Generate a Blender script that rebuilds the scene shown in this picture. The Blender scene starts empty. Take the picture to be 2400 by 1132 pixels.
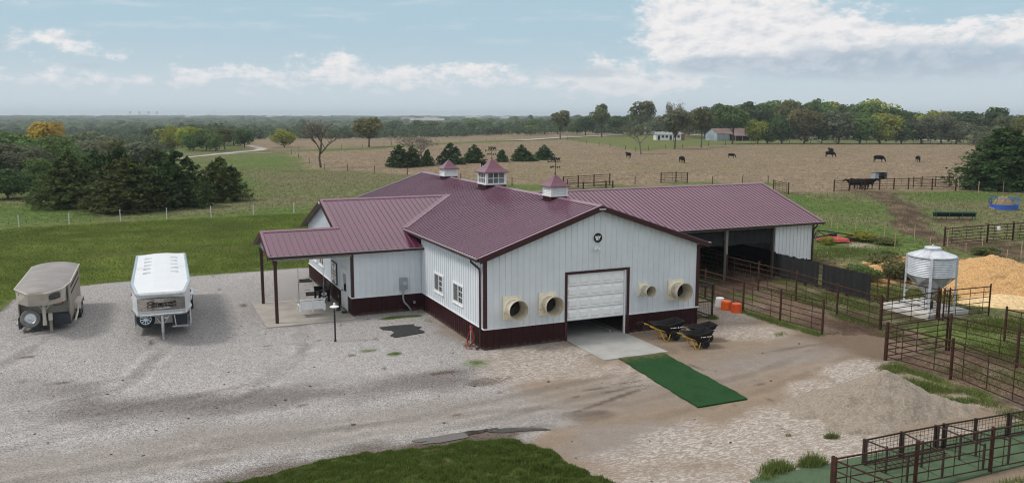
import bpy, math, random
import numpy as np
from mathutils import Vector, Matrix
from mathutils.geometry import tessellate_polygon

C = bpy.context.scene
COL = C.collection
R = math.radians
random.seed(7)
RNG = np.random.default_rng(11)

# ------------------------------------------------------------------ camera
F, PITCH, ROLL, YAW = 1981.67, 0.1461, 0.0011, 0.4192
CAM = Vector((-13.35, -32.86, 10.0))
_fw = Vector((math.sin(YAW)*math.cos(PITCH), math.cos(YAW)*math.cos(PITCH), -math.sin(PITCH)))
_r0 = Vector((math.cos(YAW), -math.sin(YAW), 0))
_u0 = _r0.cross(_fw)
_r = math.cos(ROLL)*_r0 + math.sin(ROLL)*_u0
_u = -math.sin(ROLL)*_r0 + math.cos(ROLL)*_u0
cam = bpy.data.cameras.new('camera'); camo = bpy.data.objects.new('camera', cam); COL.objects.link(camo)
M = Matrix((( _r.x, _u.x, -_fw.x, CAM.x), (_r.y, _u.y, -_fw.y, CAM.y), (_r.z, _u.z, -_fw.z, CAM.z), (0, 0, 0, 1)))
camo.matrix_world = M
cam.sensor_width = 36.0; cam.lens = F/2400*36.0
cam.clip_start = 0.1; cam.clip_end = 30000
C.camera = camo

# ------------------------------------------------------------------ light, sky, exposure
SUN_EL, SUN_AZ = 52.0, -78.0          # azimuth measured from +Y towards +X
sun = bpy.data.lights.new('sun', 'SUN'); suno = bpy.data.objects.new('sun', sun); COL.objects.link(suno)
sun.energy = 2.1; sun.angle = R(14); sun.color = (1.0, 0.95, 0.88)
sd = Vector((math.sin(R(SUN_AZ))*math.cos(R(SUN_EL)), math.cos(R(SUN_AZ))*math.cos(R(SUN_EL)), math.sin(R(SUN_EL))))
suno.rotation_euler = sd.to_track_quat('Z', 'Y').to_euler()
suno.location = (-30, 10, 60)
C.view_settings.view_transform = 'Standard'
try: C.view_settings.look = 'None'
except Exception: pass
C.view_settings.exposure = 0.0; C.view_settings.gamma = 1.0
C.cycles.use_denoising = True; C.cycles.pixel_filter_type = 'BLACKMAN_HARRIS'; C.cycles.filter_width = 1.15
C.cycles.max_bounces = 6; C.cycles.volume_bounces = 0; C.cycles.sample_clamp_indirect = 4.0

W = bpy.data.worlds.new('World'); C.world = W; W.use_nodes = True
class NT:
    """small helper for node trees"""
    def __init__(s, nt): s.nt = nt; s.n = nt.nodes; s.l = nt.links
    def node(s, t, **k):
        n = s.n.new(t)
        for a, b in k.items(): setattr(n, a, b)
        return n
    def set(s, sock, v):
        if isinstance(v, bpy.types.NodeSocket): s.l.new(v, sock)
        else: sock.default_value = v
    def m(s, op, a, b=None, c=None, clamp=False):
        n = s.node('ShaderNodeMath', operation=op, use_clamp=clamp)
        s.set(n.inputs[0], a)
        if b is not None: s.set(n.inputs[1], b)
        if c is not None: s.set(n.inputs[2], c)
        return n.outputs[0]
    def ss(s, x, a, b):
        n = s.node('ShaderNodeMapRange', interpolation_type='SMOOTHSTEP')
        s.set(n.inputs['Value'], x); s.set(n.inputs['From Min'], a); s.set(n.inputs['From Max'], b)
        return n.outputs['Result']
    def mix(s, f, a, b, blend='MIX'):
        n = s.node('ShaderNodeMix', data_type='RGBA', blend_type=blend)
        s.set(n.inputs['Factor'], f)
        s.set(n.inputs[6], a if isinstance(a, bpy.types.NodeSocket) else (*a, 1))
        s.set(n.inputs[7], b if isinstance(b, bpy.types.NodeSocket) else (*b, 1))
        return n.outputs[2]
    def noise(s, vec, scale, detail=4, rough=0.55, dist=0.0):
        n = s.node('ShaderNodeTexNoise')
        s.set(n.inputs['Vector'], vec); n.inputs['Scale'].default_value = scale
        n.inputs['Detail'].default_value = detail; n.inputs['Roughness'].default_value = rough
        n.inputs['Distortion'].default_value = dist
        return n.outputs['Fac']
    def vec(s, x, y, z=0.0):
        n = s.node('ShaderNodeCombineXYZ')
        for i, v in enumerate((x, y, z)): s.set(n.inputs[i], v)
        return n.outputs[0]

def build_world():
    t = NT(W.node_tree); t.n.clear()
    out = t.node('ShaderNodeOutputWorld'); bg = t.node('ShaderNodeBackground')
    t.l.new(bg.outputs[0], out.inputs['Surface'])
    sky = t.node('ShaderNodeTexSky'); sky.sky_type = 'NISHITA'; sky.sun_disc = False
    sky.sun_elevation = R(SUN_EL); sky.sun_rotation = R(SUN_AZ)
    sky.altitude = 300; sky.air_density = 1.0; sky.dust_density = 2.0; sky.ozone_density = 1.0
    bg.inputs['Strength'].default_value = 0.1
    tc = t.node('ShaderNodeTexCoord'); sx = t.node('ShaderNodeSeparateXYZ'); t.l.new(tc.outputs['Generated'], sx.inputs[0])
    x, y, z = sx.outputs
    az = t.m('SUBTRACT', t.m('ARCTAN2', x, y), YAW)            # angle round the horizon, radians
    el = t.m('ARCSINE', z)
    u = t.m('MULTIPLY', az, 10.0); v = t.m('MULTIPLY', el, 10.0)
    p = t.vec(u, t.m('MULTIPLY', v, 1.9), 0.0)
    n1 = t.noise(p, 3.4, 10, 0.62, 0.1)
    n1b = t.noise(t.vec(t.m('ADD', u, 0.05), t.m('MULTIPLY', t.m('SUBTRACT', v, 0.07), 1.9), 0.0), 3.4, 10, 0.62, 0.1)
    n2 = t.noise(p, 0.9, 5, 0.55)
    n3 = t.noise(t.vec(t.m('MULTIPLY', u, 0.35), t.m('MULTIPLY', v, 2.2), 3.0), 3.0, 6, 0.6)   # long thin streaks
    def blob(cu, cv, ru, rv, amp):
        a = t.m('DIVIDE', t.m('SUBTRACT', u, cu), ru); b = t.m('DIVIDE', t.m('SUBTRACT', v, cv), rv)
        d = t.m('ADD', t.m('MULTIPLY', a, a), t.m('MULTIPLY', b, b))
        return t.m('MULTIPLY', t.m('POWER', 2.718, t.m('MULTIPLY', d, -1.0)), amp)
    def tot(L):
        s = blob(*L[0])
        for q in L[1:]: s = t.m('ADD', s, blob(*q))
        return s
    # bright cumulus masses (u, v, half widths, weight): u = 10*azimuth from the view axis, v = 10*elevation
    big = tot([(1.85, 1.10, 0.42, 0.30, 0.42), (2.35, 1.32, 0.72, 0.42, 0.80), (3.0, 0.98, 0.95, 0.36, 0.70), (2.2, 0.66, 0.55, 0.22, 0.58), (4.4, 0.84, 1.7, 0.15, 0.66), (3.2, 0.70, 0.9, 0.2, 0.5),
               (5.75, 0.86, 0.42, 0.34, 0.62), (-4.95, 0.80, 0.42, 0.09, 0.50), (-4.4, 0.66, 0.4, 0.07, 0.36), (-2.05, 0.60, 0.30, 0.18, 0.52), (-2.8, 0.44, 0.45, 0.13, 0.40), (-1.6, 0.44, 0.6, 0.14, 0.34),
               (-4.6, 0.38, 0.55, 0.08, 0.40), (-3.5, 0.44, 0.26, 0.10, 0.50), (-0.55, 0.56, 0.55, 0.08, 0.48), (-0.9, 0.40, 0.9, 0.14, 0.30), (-3.2, 0.36, 2.6, 0.22, 0.14), (-5.4, 0.55, 0.9, 0.25, 0.16), (1.1, 0.46, 0.5, 0.22, 0.52), (0.2, 0.42, 0.6, 0.14, 0.30), (1.6, 0.34, 0.8, 0.16, 0.42)])
    hi = t.m('MULTIPLY', t.ss(v, 1.6, 4.0), t.m('SUBTRACT', n2, 0.12))      # unseen broken cloud overhead, thickened to keep the ambient light neutral
    dens = t.m('ADD', t.m('ADD', big, t.m('MULTIPLY', t.m('SUBTRACT', n1, 0.5), 1.45)), t.m('MULTIPLY', hi, 2.2))
    cm = t.ss(dens, 0.20, 0.60)
    # grey lower decks
    gre = tot([(4.1, 0.56, 1.9, 0.22, 0.78), (2.2, 0.58, 0.45, 0.10, 0.45), (1.0, 0.50, 0.45, 0.10, 0.40), (3.6, 1.42, 0.9, 0.13, 0.66), (5.6, 1.40, 0.7, 0.10, 0.55),
               (-5.6, 0.71, 0.4, 0.06, 0.52), (-4.6, 0.52, 0.35, 0.05, 0.40), (-5.9, 0.48, 0.3, 0.05, 0.36), (-3.85, 0.84, 0.3, 0.05, 0.24), (0.3, 0.5, 0.5, 0.09, 0.3)])
    gm = t.ss(t.m('ADD', gre, t.m('MULTIPLY', t.m('SUBTRACT', n1, 0.5), 1.0)), 0.22, 0.55)
    wisp = t.m('MULTIPLY', t.ss(n3, 0.50, 0.78), t.m('MULTIPLY', t.ss(v, 0.5, 1.0), 0.45))
    rel = t.m('MULTIPLY', t.m('SUBTRACT', n1, n1b), 3.0)
    lit = t.m('ADD', 0.78, rel, clamp=True)
    blue = t.mix(0.85, sky.outputs[0], (4.55, 6.3, 7.35))
    low = t.mix(t.ss(v, 1.15, 0.15), blue, (5.5, 6.6, 7.3))
    c_w = t.mix(lit, (6.2, 6.7, 7.2), (9.0, 8.8, 8.8))
    c_g = t.mix(t.ss(n1, 0.4, 0.65), (4.1, 5.0, 5.95), (5.3, 6.1, 6.9))
    s1 = t.mix(wisp, low, (7.6, 7.9, 8.1))
    s2 = t.mix(cm, s1, c_w)
    s3 = t.mix(t.m('MULTIPLY', gm, 0.88), s2, c_g)
    s4 = t.mix(t.m('MULTIPLY', t.ss(v, 0.72, 0.05), 0.80), s3, (6.5, 7.2, 7.7))
    t.l.new(s4, bg.inputs['Color'])
build_world()

# ------------------------------------------------------------------ terrain and pixel-to-ground helper
def sst(x, a, b):
    t = np.clip((np.asarray(x, float)-a)/(b-a), 0, 1); return t*t*(3-2*t)
def _hash(i, j, s):
    n = (i*374761393 + j*668265263 + s*1442695041) & 0xffffffff
    n = ((n ^ (n >> 13))*1274126177) & 0xffffffff
    return ((n ^ (n >> 16)) & 0xffff)/65535.0
def vnoise(x, y, s=0):
    x = np.asarray(x, float); y = np.asarray(y, float)
    xi = np.floor(x).astype(np.int64); yi = np.floor(y).astype(np.int64)
    fx = x-xi; fy = y-yi; fx = fx*fx*(3-2*fx); fy = fy*fy*(3-2*fy)
    a = _hash(xi, yi, s); b = _hash(xi+1, yi, s); c = _hash(xi, yi+1, s); d = _hash(xi+1, yi+1, s)
    return (a*(1-fx)+b*fx)*(1-fy)+(c*(1-fx)+d*fx)*fy
def fbm(x, y, o=4, s=0):
    v = 0; a = 0.5; t = 0
    for k in range(o):
        v = v+a*vnoise(np.asarray(x)*2**k, np.asarray(y)*2**k, s+k*17); t += a; a *= 0.5
    return v/t
def height(x, y):
    x = np.asarray(x, float); y = np.asarray(y, float)
    dx = x-CAM.x; dy = y-CAM.y; d = np.hypot(dx, dy); az = np.degrees(np.arctan2(dx, dy))-math.degrees(YAW)
    az = (az+180) % 360-180
    left = 1-sst(az, -25, -20.5)
    z = -6.5*sst(d, 125, 300)*(1-sst(d, 1300, 2800))*left
    mid = (1-sst(az, -9, 5))
    z2 = -6.0*sst(d, 330, 650)*(1-sst(d, 1200, 2600))*mid
    z = np.minimum(z, z2)
    z = z + 6.0*sst(d, 2200, 4600)
    z = z + (fbm(x/9.0, y/9.0, 3, 5)-0.5)*0.22*sst(d, 85, 110)
    return z
def ray(px, py):
    return (_fw+_r*((px-1200)/F)-_u*((py-566)/F)).normalized()
def G(px, py, z=None):
    """where the sight line of a pixel of the photograph meets the ground (or the level z)"""
    d = ray(px, py)
    if z is not None:
        t = (z-CAM.z)/d.z; return CAM+d*t
    t = (0-CAM.z)/min(d.z, -0.0004)
    for _ in range(30):
        p = CAM+d*t; h = float(height(p.x, p.y)); t2 = (h-CAM.z)/min(d.z, -0.0004); t = 0.5*t+0.5*t2
    p = CAM+d*t; p.z = float(height(p.x, p.y)); return p
def depth(p): return (Vector(p)-CAM).dot(_fw)

# ------------------------------------------------------------------ materials
MATS = {}
def mk(name, col, rough=0.6, metal=0.0, var=0.12, scale=6.0, bump=0.0, bscale=40.0, spec=0.5, rnd=0.0, stain=None, coat=0.0):
    """procedural material: base colour broken up by two sizes of noise, optional bump, stain colour and per-object variation"""
    m = bpy.data.materials.new(name); m.use_nodes = True; t = NT(m.node_tree); b = t.n['Principled BSDF']
    tc = t.node('ShaderNodeTexCoord'); o = tc.outputs['Object']
    n = t.noise(o, scale, 6, 0.6)
    c0 = tuple(max(0, k*(1-var)) for k in col); c1 = tuple(min(1, k*(1+var)) for k in col)
    c = t.mix(t.ss(n, 0.3, 0.7), c0, c1)
    if stain:
        s = t.noise(o, stain[1], 5, 0.6); c = t.mix(t.m('MULTIPLY', t.ss(s, 0.5, 0.75), stain[2]), c, stain[0])
    if rnd:
        oi = t.node('ShaderNodeObjectInfo'); hs = t.node('ShaderNodeHueSaturation')
        t.set(hs.inputs['Value'], t.m('ADD', 1-rnd, t.m('MULTIPLY', oi.outputs['Random'], 2*rnd))); t.l.new(c, hs.inputs['Color']); c = hs.outputs[0]
    t.l.new(c, b.inputs['Base Color'])
    b.inputs['Roughness'].default_value = rough; b.inputs['Metallic'].default_value = metal
    b.inputs['Specular IOR Level'].default_value = spec
    if coat: b.inputs['Coat Weight'].default_value = coat; b.inputs['Coat Roughness'].default_value = 0.15
    if bump:
        bn = t.node('ShaderNodeBump'); bn.inputs['Strength'].default_value = bump; bn.inputs['Distance'].default_value = 0.02
        t.l.new(t.noise(o, bscale, 5, 0.6), bn.inputs['Height']); t.l.new(bn.outputs[0], b.inputs['Normal'])
    MATS[name] = m; return m
def leafmat(name, col, var=0.35, hue=0.03):
    m = bpy.data.materials.new(name); m.use_nodes = True; t = NT(m.node_tree); b = t.n['Principled BSDF']
    at = t.node('ShaderNodeAttribute', attribute_name='tint')
    oi = t.node('ShaderNodeObjectInfo')
    hs = t.node('ShaderNodeHueSaturation'); hs.inputs['Color'].default_value = (*col, 1)
    t.set(hs.inputs['Hue'], t.m('ADD', 0.5-hue, t.m('MULTIPLY', t.m('ADD', t.m('MULTIPLY', at.outputs['Fac'], 0.6), t.m('MULTIPLY', oi.outputs['Random'], 0.4)), 2*hue)))
    t.set(hs.inputs['Value'], t.m('MULTIPLY', t.m('ADD', 1-var, t.m('MULTIPLY', at.outputs['Fac'], 2*var)), t.m('ADD', 0.82, t.m('MULTIPLY', oi.outputs['Random'], 0.36))))
    t.l.new(hs.outputs[0], b.inputs['Base Color'])
    b.inputs['Roughness'].default_value = 0.7; b.inputs['Specular IOR Level'].default_value = 0.2
    tr = t.node('ShaderNodeBsdfTranslucent'); t.l.new(hs.outputs[0], tr.inputs['Color']); mx = t.node('ShaderNodeMixShader'); mx.inputs[0].default_value = 0.38
    t.l.new(b.outputs[0], mx.inputs[1]); t.l.new(tr.outputs[0], mx.inputs[2]); t.l.new(mx.outputs[0], t.n['Material Output'].inputs['Surface'])
    MATS[name] = m; return m

siding = mk('white_siding', (0.70, 0.745, 0.785), 0.36, var=0.035, scale=1.2, stain=((0.60, 0.63, 0.65), 0.8, 0.25))
wain = mk('burgundy_siding', (0.030, 0.0065, 0.0085), 0.5, var=0.15, scale=3, stain=((0.05, 0.028, 0.024), 2.0, 0.25), spec=.2)
def splash(m, col, h):
    t = NT(m.node_tree); b = t.n['Principled BSDF']; s = b.inputs['Base Color'].links[0].from_socket; o = t.node('ShaderNodeTexCoord').outputs['Object']; q = t.node('ShaderNodeSeparateXYZ'); t.l.new(o, q.inputs[0])
    k = t.ss(t.m('ADD', q.outputs[2], t.m('MULTIPLY', t.m('SUBTRACT', t.noise(o, 5.0, 5, .65), 0.5), h*2.2)), h, 0.02)
    t.l.new(t.mix(t.m('MULTIPLY', k, 0.6), s, col), b.inputs['Base Color'])
splash(wain, (0.13, 0.10, 0.085), 0.22)
roofm = mk('burgundy_roof', (0.112, 0.026, 0.062), 0.26, var=0.12, scale=0.7, spec=1.0, stain=((0.135, 0.045, 0.082), 0.45, 0.5), coat=0.40)
trimr = mk('burgundy_trim', (0.045, 0.009, 0.013), 0.4, var=0.1)
capm = mk('ridge_metal', (0.19, 0.10, 0.14), 0.25, var=0.1, spec=0.8)
whitem = mk('white_paint', (0.78, 0.79, 0.80), 0.4, var=0.05)
gutm = mk('gutter_metal', (0.035, 0.012, 0.014), 0.35, var=0.15)
liptm = mk('gutter_lip', (0.32, 0.29, 0.29), 0.4, var=0.15)
greyfas = mk('grey_board', (0.34, 0.34, 0.32), 0.7, var=0.2, scale=10, stain=((0.2, 0.17, 0.14), 3, 0.5))
soffit = mk('soffit_brown', (0.10, 0.075, 0.06), 0.6)
glass = mk('window_glass', (0.022, 0.028, 0.032), 0.06, var=0.3, scale=2, spec=0.8)
screen = mk('insect_screen', (0.11, 0.115, 0.115), 0.6, var=0.1)
concrete = mk('concrete', (0.36, 0.335, 0.30), 0.85, var=0.14, scale=0.9, bump=0.15, stain=((0.24, 0.22, 0.19), 0.7, 0.55))
apronm = mk('apron_concrete', (0.36, 0.36, 0.345), 0.85, var=0.10, scale=1.2, bump=0.12, stain=((0.30, 0.29, 0.27), 1.1, 0.4))
cream = mk('cream_fibreglass', (0.88, 0.82, 0.65), 0.45, var=0.06, scale=4, stain=((0.55, 0.48, 0.33), 6, 0.4))
coned = mk('dirty_cone', (0.58, 0.52, 0.41), 0.6, var=0.15, scale=5, stain=((0.26, 0.20, 0.14), 4, 0.6))
blackm = mk('black_paint', (0.012, 0.012, 0.013), 0.45, var=0.3)
blackp = mk('black_plastic', (0.010, 0.010, 0.011), 0.5, var=0.3, spec=.3, stain=((0.06, 0.055, 0.05), 6, 0.25))
rubber = mk('black_rubber', (0.018, 0.018, 0.019), 0.75, var=0.3, stain=((0.07, 0.065, 0.06), 5, 0.5))
greybox = mk('meter_grey', (0.30, 0.34, 0.37), 0.45, var=0.1)
galv = mk('galvanised', (0.62, 0.65, 0.70), 0.48, metal=0.30, var=0.14, scale=3, stain=((0.36, 0.38, 0.40), 2, 0.5))
galvd = mk('galvanised_dull', (0.50, 0.53, 0.55), 0.34, metal=0.75, var=0.18, scale=4)
rust = mk('rusty_pipe', (0.048, 0.022, 0.015), 0.8, var=0.4, scale=14, bump=0.2, stain=((0.10, 0.038, 0.02), 6, 0.5), spec=.2)
darkpipe = mk('dark_pipe', (0.030, 0.017, 0.013), 0.8, var=0.4, scale=10)
shade = mk('shade_cloth', (0.012, 0.013, 0.015), 0.9, var=0.3, scale=6, bump=0.3, bscale=12)
woodstake = mk('pale_wood', (0.42, 0.32, 0.20), 0.8, var=0.25, scale=20)
greywood = mk('grey_wood', (0.24, 0.22, 0.20), 0.85, var=0.3, scale=12)
steelpost = mk('white_post', (0.62, 0.63, 0.63), 0.5, var=0.15)
darkpost = mk('dark_post', (0.06, 0.045, 0.035), 0.8, var=0.3)
orange = mk('orange_plastic', (0.78, 0.14, 0.02), 0.4, var=0.1, stain=((0.45, 0.12, 0.04), 5, 0.4))
yellowm = mk('yellow_paint', (0.66, 0.40, 0.03), 0.4, var=0.15, stain=((0.3, 0.2, 0.08), 8, 0.4))
redm = mk('faded_red', (0.42, 0.05, 0.04), 0.5, var=0.25, stain=((0.5, 0.22, 0.17), 2, 0.7))
hose_m = mk('red_hose', (0.30, 0.045, 0.025), 0.45)
bluem = mk('blue_paint', (0.03, 0.10, 0.42), 0.45, var=0.15)
greenm = mk('green_paint', (0.02, 0.13, 0.09), 0.5)
hay = mk('hay', (0.25, 0.185, 0.085), 0.9, var=0.4, scale=16, bump=0.8, bscale=25)
cowm = mk('black_hide', (0.004, 0.0035, 0.0035), 0.8, var=0.4, spec=0.1)
aluw = mk('white_trailer', (0.72, 0.74, 0.76), 0.3, var=0.03, scale=1)
alus = mk('aluminium_rail', (0.66, 0.69, 0.72), 0.22, metal=0.8, var=0.08)
mirror = mk('polished_sheet', (0.60, 0.58, 0.56), 0.08, metal=1.0, var=0.02, scale=.8)
oldpaint = mk('weathered_cream', (0.50, 0.47, 0.41), 0.45, var=0.10, scale=2, stain=((0.30, 0.26, 0.21), 1.6, 0.45))
oldside = mk('weathered_tan', (0.27, 0.235, 0.20), 0.6, var=0.2, scale=3, stain=((0.20, 0.15, 0.11), 2, 0.6))
oldroof = mk('weathered_roof', (0.24, 0.222, 0.215), 0.6, var=0.12, scale=1.0, stain=((0.33, 0.31, 0.295), 0.9, 0.5))
navy = mk('dark_blue_paint', (0.025, 0.032, 0.045), 0.4, var=0.2)
tyrem = mk('tyre_rubber', (0.020, 0.020, 0.021), 0.8, var=0.3)
dusty = mk('dusty_tyre', (0.17, 0.165, 0.155), 0.85, var=0.25)
chips = mk('wood_chips', (0.50, 0.30, 0.125), 0.95, var=0.45, scale=14, bump=1.0, bscale=14, stain=((0.22, 0.12, 0.05), 1.6, 0.75))
bark = mk('bark', (0.085, 0.068, 0.055), 0.9, var=0.35, scale=5, bump=0.4, bscale=12)
barkg = mk('grey_bark', (0.16, 0.145, 0.125), 0.9, var=0.3, scale=5)
oldtin = mk('grey_tin', (0.30, 0.36, 0.41), 0.55, var=0.25, scale=0.5)
rusttin = mk('rusty_tin', (0.135, 0.080, 0.066), 0.6, var=0.35, scale=0.35, stain=((0.28, 0.24, 0.23), 0.25, 0.45))
shingle = mk('grey_shingle', (0.26, 0.28, 0.30), 0.8, var=0.2, scale=0.6)
brickm = mk('red_brick', (0.20, 0.10, 0.075), 0.85, var=0.25)
darkhole = mk('dark_interior', (0.012, 0.011, 0.010), 0.9)  # near-black, the dark of unlit insides put into the colour

# ------------------------------------------------------------------ mesh helpers
ORG = {}
class MB:
    def __init__(s): s.v = []; s.f = []; s.m = []
    def add(s, vs, fs, mi=0):
        n = len(s.v); s.v += [tuple(q) for q in vs]; s.f += [tuple(n+i for i in q) for q in fs]; s.m += [mi]*len(fs); return s
    def box(s, x0, y0, z0, x1, y1, z1, mi=0):
        v = [(x0, y0, z0), (x1, y0, z0), (x1, y1, z0), (x0, y1, z0), (x0, y0, z1), (x1, y0, z1), (x1, y1, z1), (x0, y1, z1)]
        return s.add(v, [(0, 3, 2, 1), (4, 5, 6, 7), (0, 1, 5, 4), (1, 2, 6, 5), (2, 3, 7, 6), (3, 0, 4, 7)], mi)
    def bar(s, a, b, w, h=None, mi=0, up=(0, 0, 1)):
        a = Vector(a); b = Vector(b); h = w if h is None else h
        d = (b-a).normalized(); up = Vector(up)
        if abs(d.dot(up)) > 0.99: up = Vector((1, 0, 0))
        x = d.cross(up).normalized()*w/2; y = x.normalized().cross(d)*h/2
        v = [a-x-y, a+x-y, a+x+y, a-x+y, b-x-y, b+x-y, b+x+y, b-x+y]
        return s.add(v, [(0, 3, 2, 1), (4, 5, 6, 7), (0, 1, 5, 4), (1, 2, 6, 5), (2, 3, 7, 6), (3, 0, 4, 7)], mi)
    def path(s, pts, r, n=8, mi=0, cap=True):
        pts = [Vector(p) for p in pts]; rs = r if isinstance(r, (list, tuple)) else [r]*len(pts)
        base = len(s.v); x = None
        for i, p in enumerate(pts):
            d = (pts[min(i+1, len(pts)-1)]-pts[max(i-1, 0)]).normalized()
            if x is None: x = d.orthogonal().normalized()
            x = (x-d*x.dot(d)).normalized(); y = d.cross(x)
            for k in range(n):
                a = 2*math.pi*k/n; s.v.append(tuple(p+(x*math.cos(a)+y*math.sin(a))*rs[i]))
        for i in range(len(pts)-1):
            for k in range(n):
                a = base+i*n; s.f.append((a+k, a+(k+1) % n, a+n+(k+1) % n, a+n+k)); s.m.append(mi)
        if cap:
            s.f.append(tuple(base+k for k in reversed(range(n)))); s.m.append(mi)
            e = base+(len(pts)-1)*n; s.f.append(tuple(e+k for k in range(n))); s.m.append(mi)
        return s
    def tube(s, a, b, r, r2=None, n=8, mi=0): return s.path([a, b], [r, r if r2 is None else r2], n, mi)
    def lathe(s, prof, o=(0, 0, 0), ax=(0, 0, 1), n=24, mi=0, cap=True):
        """profile of (radius, height) turned about axis ax through o"""
        ax = Vector(ax).normalized(); x = ax.orthogonal().normalized(); y = ax.cross(x); o = Vector(o); base = len(s.v)
        for r, h in prof:
            for k in range(n):
                a = 2*math.pi*k/n; s.v.append(tuple(o+ax*h+(x*math.cos(a)+y*math.sin(a))*r))
        for i in range(len(prof)-1):
            for k in range(n):
                a = base+i*n; s.f.append((a+k, a+(k+1) % n, a+n+(k+1) % n, a+n+k)); s.m.append(mi)
        if cap:
            if prof[0][0] > 1e-4: s.f.append(tuple(base+k for k in reversed(range(n)))); s.m.append(mi)
            if prof[-1][0] > 1e-4: s.f.append(tuple(base+(len(prof)-1)*n+k for k in range(n))); s.m.append(mi)
        return s
    def plate(s, loops, o, U, V, N, th, mi=0):
        """flat plate with holes: loops are lists of (u, v); th is the thickness along -N"""
        o = Vector(o); U = Vector(U); V = Vector(V); N = Vector(N)
        flat = [p for L in loops for p in L]
        tris = tessellate_polygon([[Vector((a, b, 0)) for a, b in L] for L in loops])
        top = [o+U*a+V*b for a, b in flat]; bot = [q-N*th for q in top]; n = len(flat)
        fs = []
        for tr in tris:
            a, b, c = tr; nn = (top[b]-top[a]).cross(top[c]-top[a])
            if nn.dot(N) < 0: tr = (a, c, b)
            fs.append(tuple(tr))
            if th: fs.append(tuple(n+i for i in reversed(tr)))
        if th:
            i0 = 0
            for L in loops:
                for k in range(len(L)): a = i0+k; b = i0+(k+1) % len(L); fs.append((a, b, n+b, n+a))
                i0 += len(L)
        return s.add(top+(bot if th else []), fs, mi)
    def ribs(s, loops, o, U, V, N, step, off=0.0, w=0.06, h=0.02, mi=0, top=0.45):
        """raised trapezoid ribs running along V, clipped to the same loops"""
        o = Vector(o); U = Vector(U); V = Vector(V); N = Vector(N)
        us = [a for L in loops for a, b in L]; u = min(us)+off
        while u < max(us):
            ys = []
            for L in loops:
                for k in range(len(L)):
                    (a0, b0), (a1, b1) = L[k], L[(k+1) % len(L)]
                    if (a0 <= u) != (a1 <= u): ys.append(b0+(b1-b0)*(u-a0)/(a1-a0))
            ys.sort()
            for k in range(0, len(ys)-1, 2):
                y0, y1 = ys[k]+0.004, ys[k+1]-0.004
                if y1-y0 < 0.05: continue
                q = []
                for y in (y0, y1):
                    for du, dn in ((-w/2, 0), (-w/2*top, h), (w/2*top, h), (w/2, 0)): q.append(o+U*(u+du)+V*y+N*dn)
                s.add(q, [(0, 1, 5, 4), (1, 2, 6, 5), (2, 3, 7, 6), (0, 3, 2, 1), (4, 5, 6, 7)], mi)
            u += step
        return s
    def build(s, name, mat, parent=None, smooth=False, ang=35):
        me = bpy.data.meshes.new(name)
        v = s.v
        if parent is not None and parent.name in ORG:
            ox, oy, oz = ORG[parent.name]; v = [(a-ox, b-oy, c-oz) for a, b, c in v]
        me.from_pydata(v, [], s.f); 
        for m in (mat if isinstance(mat, (list, tuple)) else [mat]): me.materials.append(m)
        if any(s.m): me.polygons.foreach_set('material_index', s.m)
        if smooth:
            me.polygons.foreach_set('use_smooth', [True]*len(me.polygons)); me.set_sharp_from_angle(angle=R(ang))
        me.validate(); me.update()
        return link(name, me, parent)
def link(name, me, parent=None):
    o = bpy.data.objects.new(name, me); COL.objects.link(o)
    if parent is not None:
        o.parent = parent
        if parent.name in ORG: ORG[o.name] = ORG[parent.name]
    return o
def tag(o, label, cat, group=None, kind=None):
    if label: o['label'] = label
    if cat: o['category'] = cat
    if group: o['group'] = group
    if kind: o['kind'] = kind
    return o
def thing(name, label, cat, loc=(0, 0, 0), rz=0.0, group=None, world=False, scale=1.0):
    """an Empty at the base of a thing; world=True: its parts are given in world coordinates"""
    o = bpy.data.objects.new(name, None); COL.objects.link(o); o.empty_display_size = 0.3
    o.location = loc; o.rotation_euler = (0, 0, rz)
    if scale != 1.0: o.scale = (scale,)*3 if not isinstance(scale, tuple) else scale
    if world: ORG[o.name] = tuple(loc)
    return tag(o, label, cat, group)
def dup(root, label, loc=None, rz=None, group=None, scale=None):
    r = root.copy(); COL.objects.link(r)
    if loc is not None: r.location = loc
    if rz is not None: r.rotation_euler = (0, 0, rz)
    if scale is not None: r.scale = scale if isinstance(scale, tuple) else (scale,)*3
    if label: r['label'] = label
    if group: r['group'] = group
    for ch in list(root.children):
        c = ch.copy(); COL.objects.link(c); c.parent = r
        for g in list(ch.children):
            d = g.copy(); COL.objects.link(d); d.parent = c
    return r
def structure(o): o['kind'] = 'structure'; return o
def text_mesh(body, size, mat, name, parent, mw, shear=0.0, extrude=0.003, offset=0.0):
    cu = bpy.data.curves.new('lettering', 'FONT'); cu.body = body; cu.size = size; cu.shear = shear; cu.extrude = extrude; cu.offset = offset
    cu.align_x = 'CENTER'; cu.align_y = 'CENTER'
    t = bpy.data.objects.new('lettering', cu); COL.objects.link(t)
    bpy.context.view_layer.update()
    me = bpy.data.meshes.new_from_object(t.evaluated_get(bpy.context.evaluated_depsgraph_get()))
    bpy.data.objects.remove(t); bpy.data.curves.remove(cu)
    me.transform(mw)
    if parent is not None and parent.name in ORG:
        ox, oy, oz = ORG[parent.name]; me.transform(Matrix.Translation((-ox, -oy, -oz)))
    me.materials.clear(); me.materials.append(mat); me.name = name
    return link(name, me, parent)
def frame_m(o, x, y, n):
    x = Vector(x).normalized(); y = Vector(y).normalized(); n = Vector(n).normalized(); o = Vector(o)
    return Matrix(((x.x, y.x, n.x, o.x), (x.y, y.y, n.y, o.y), (x.z, y.z, n.z, o.z), (0, 0, 0, 1)))
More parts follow.
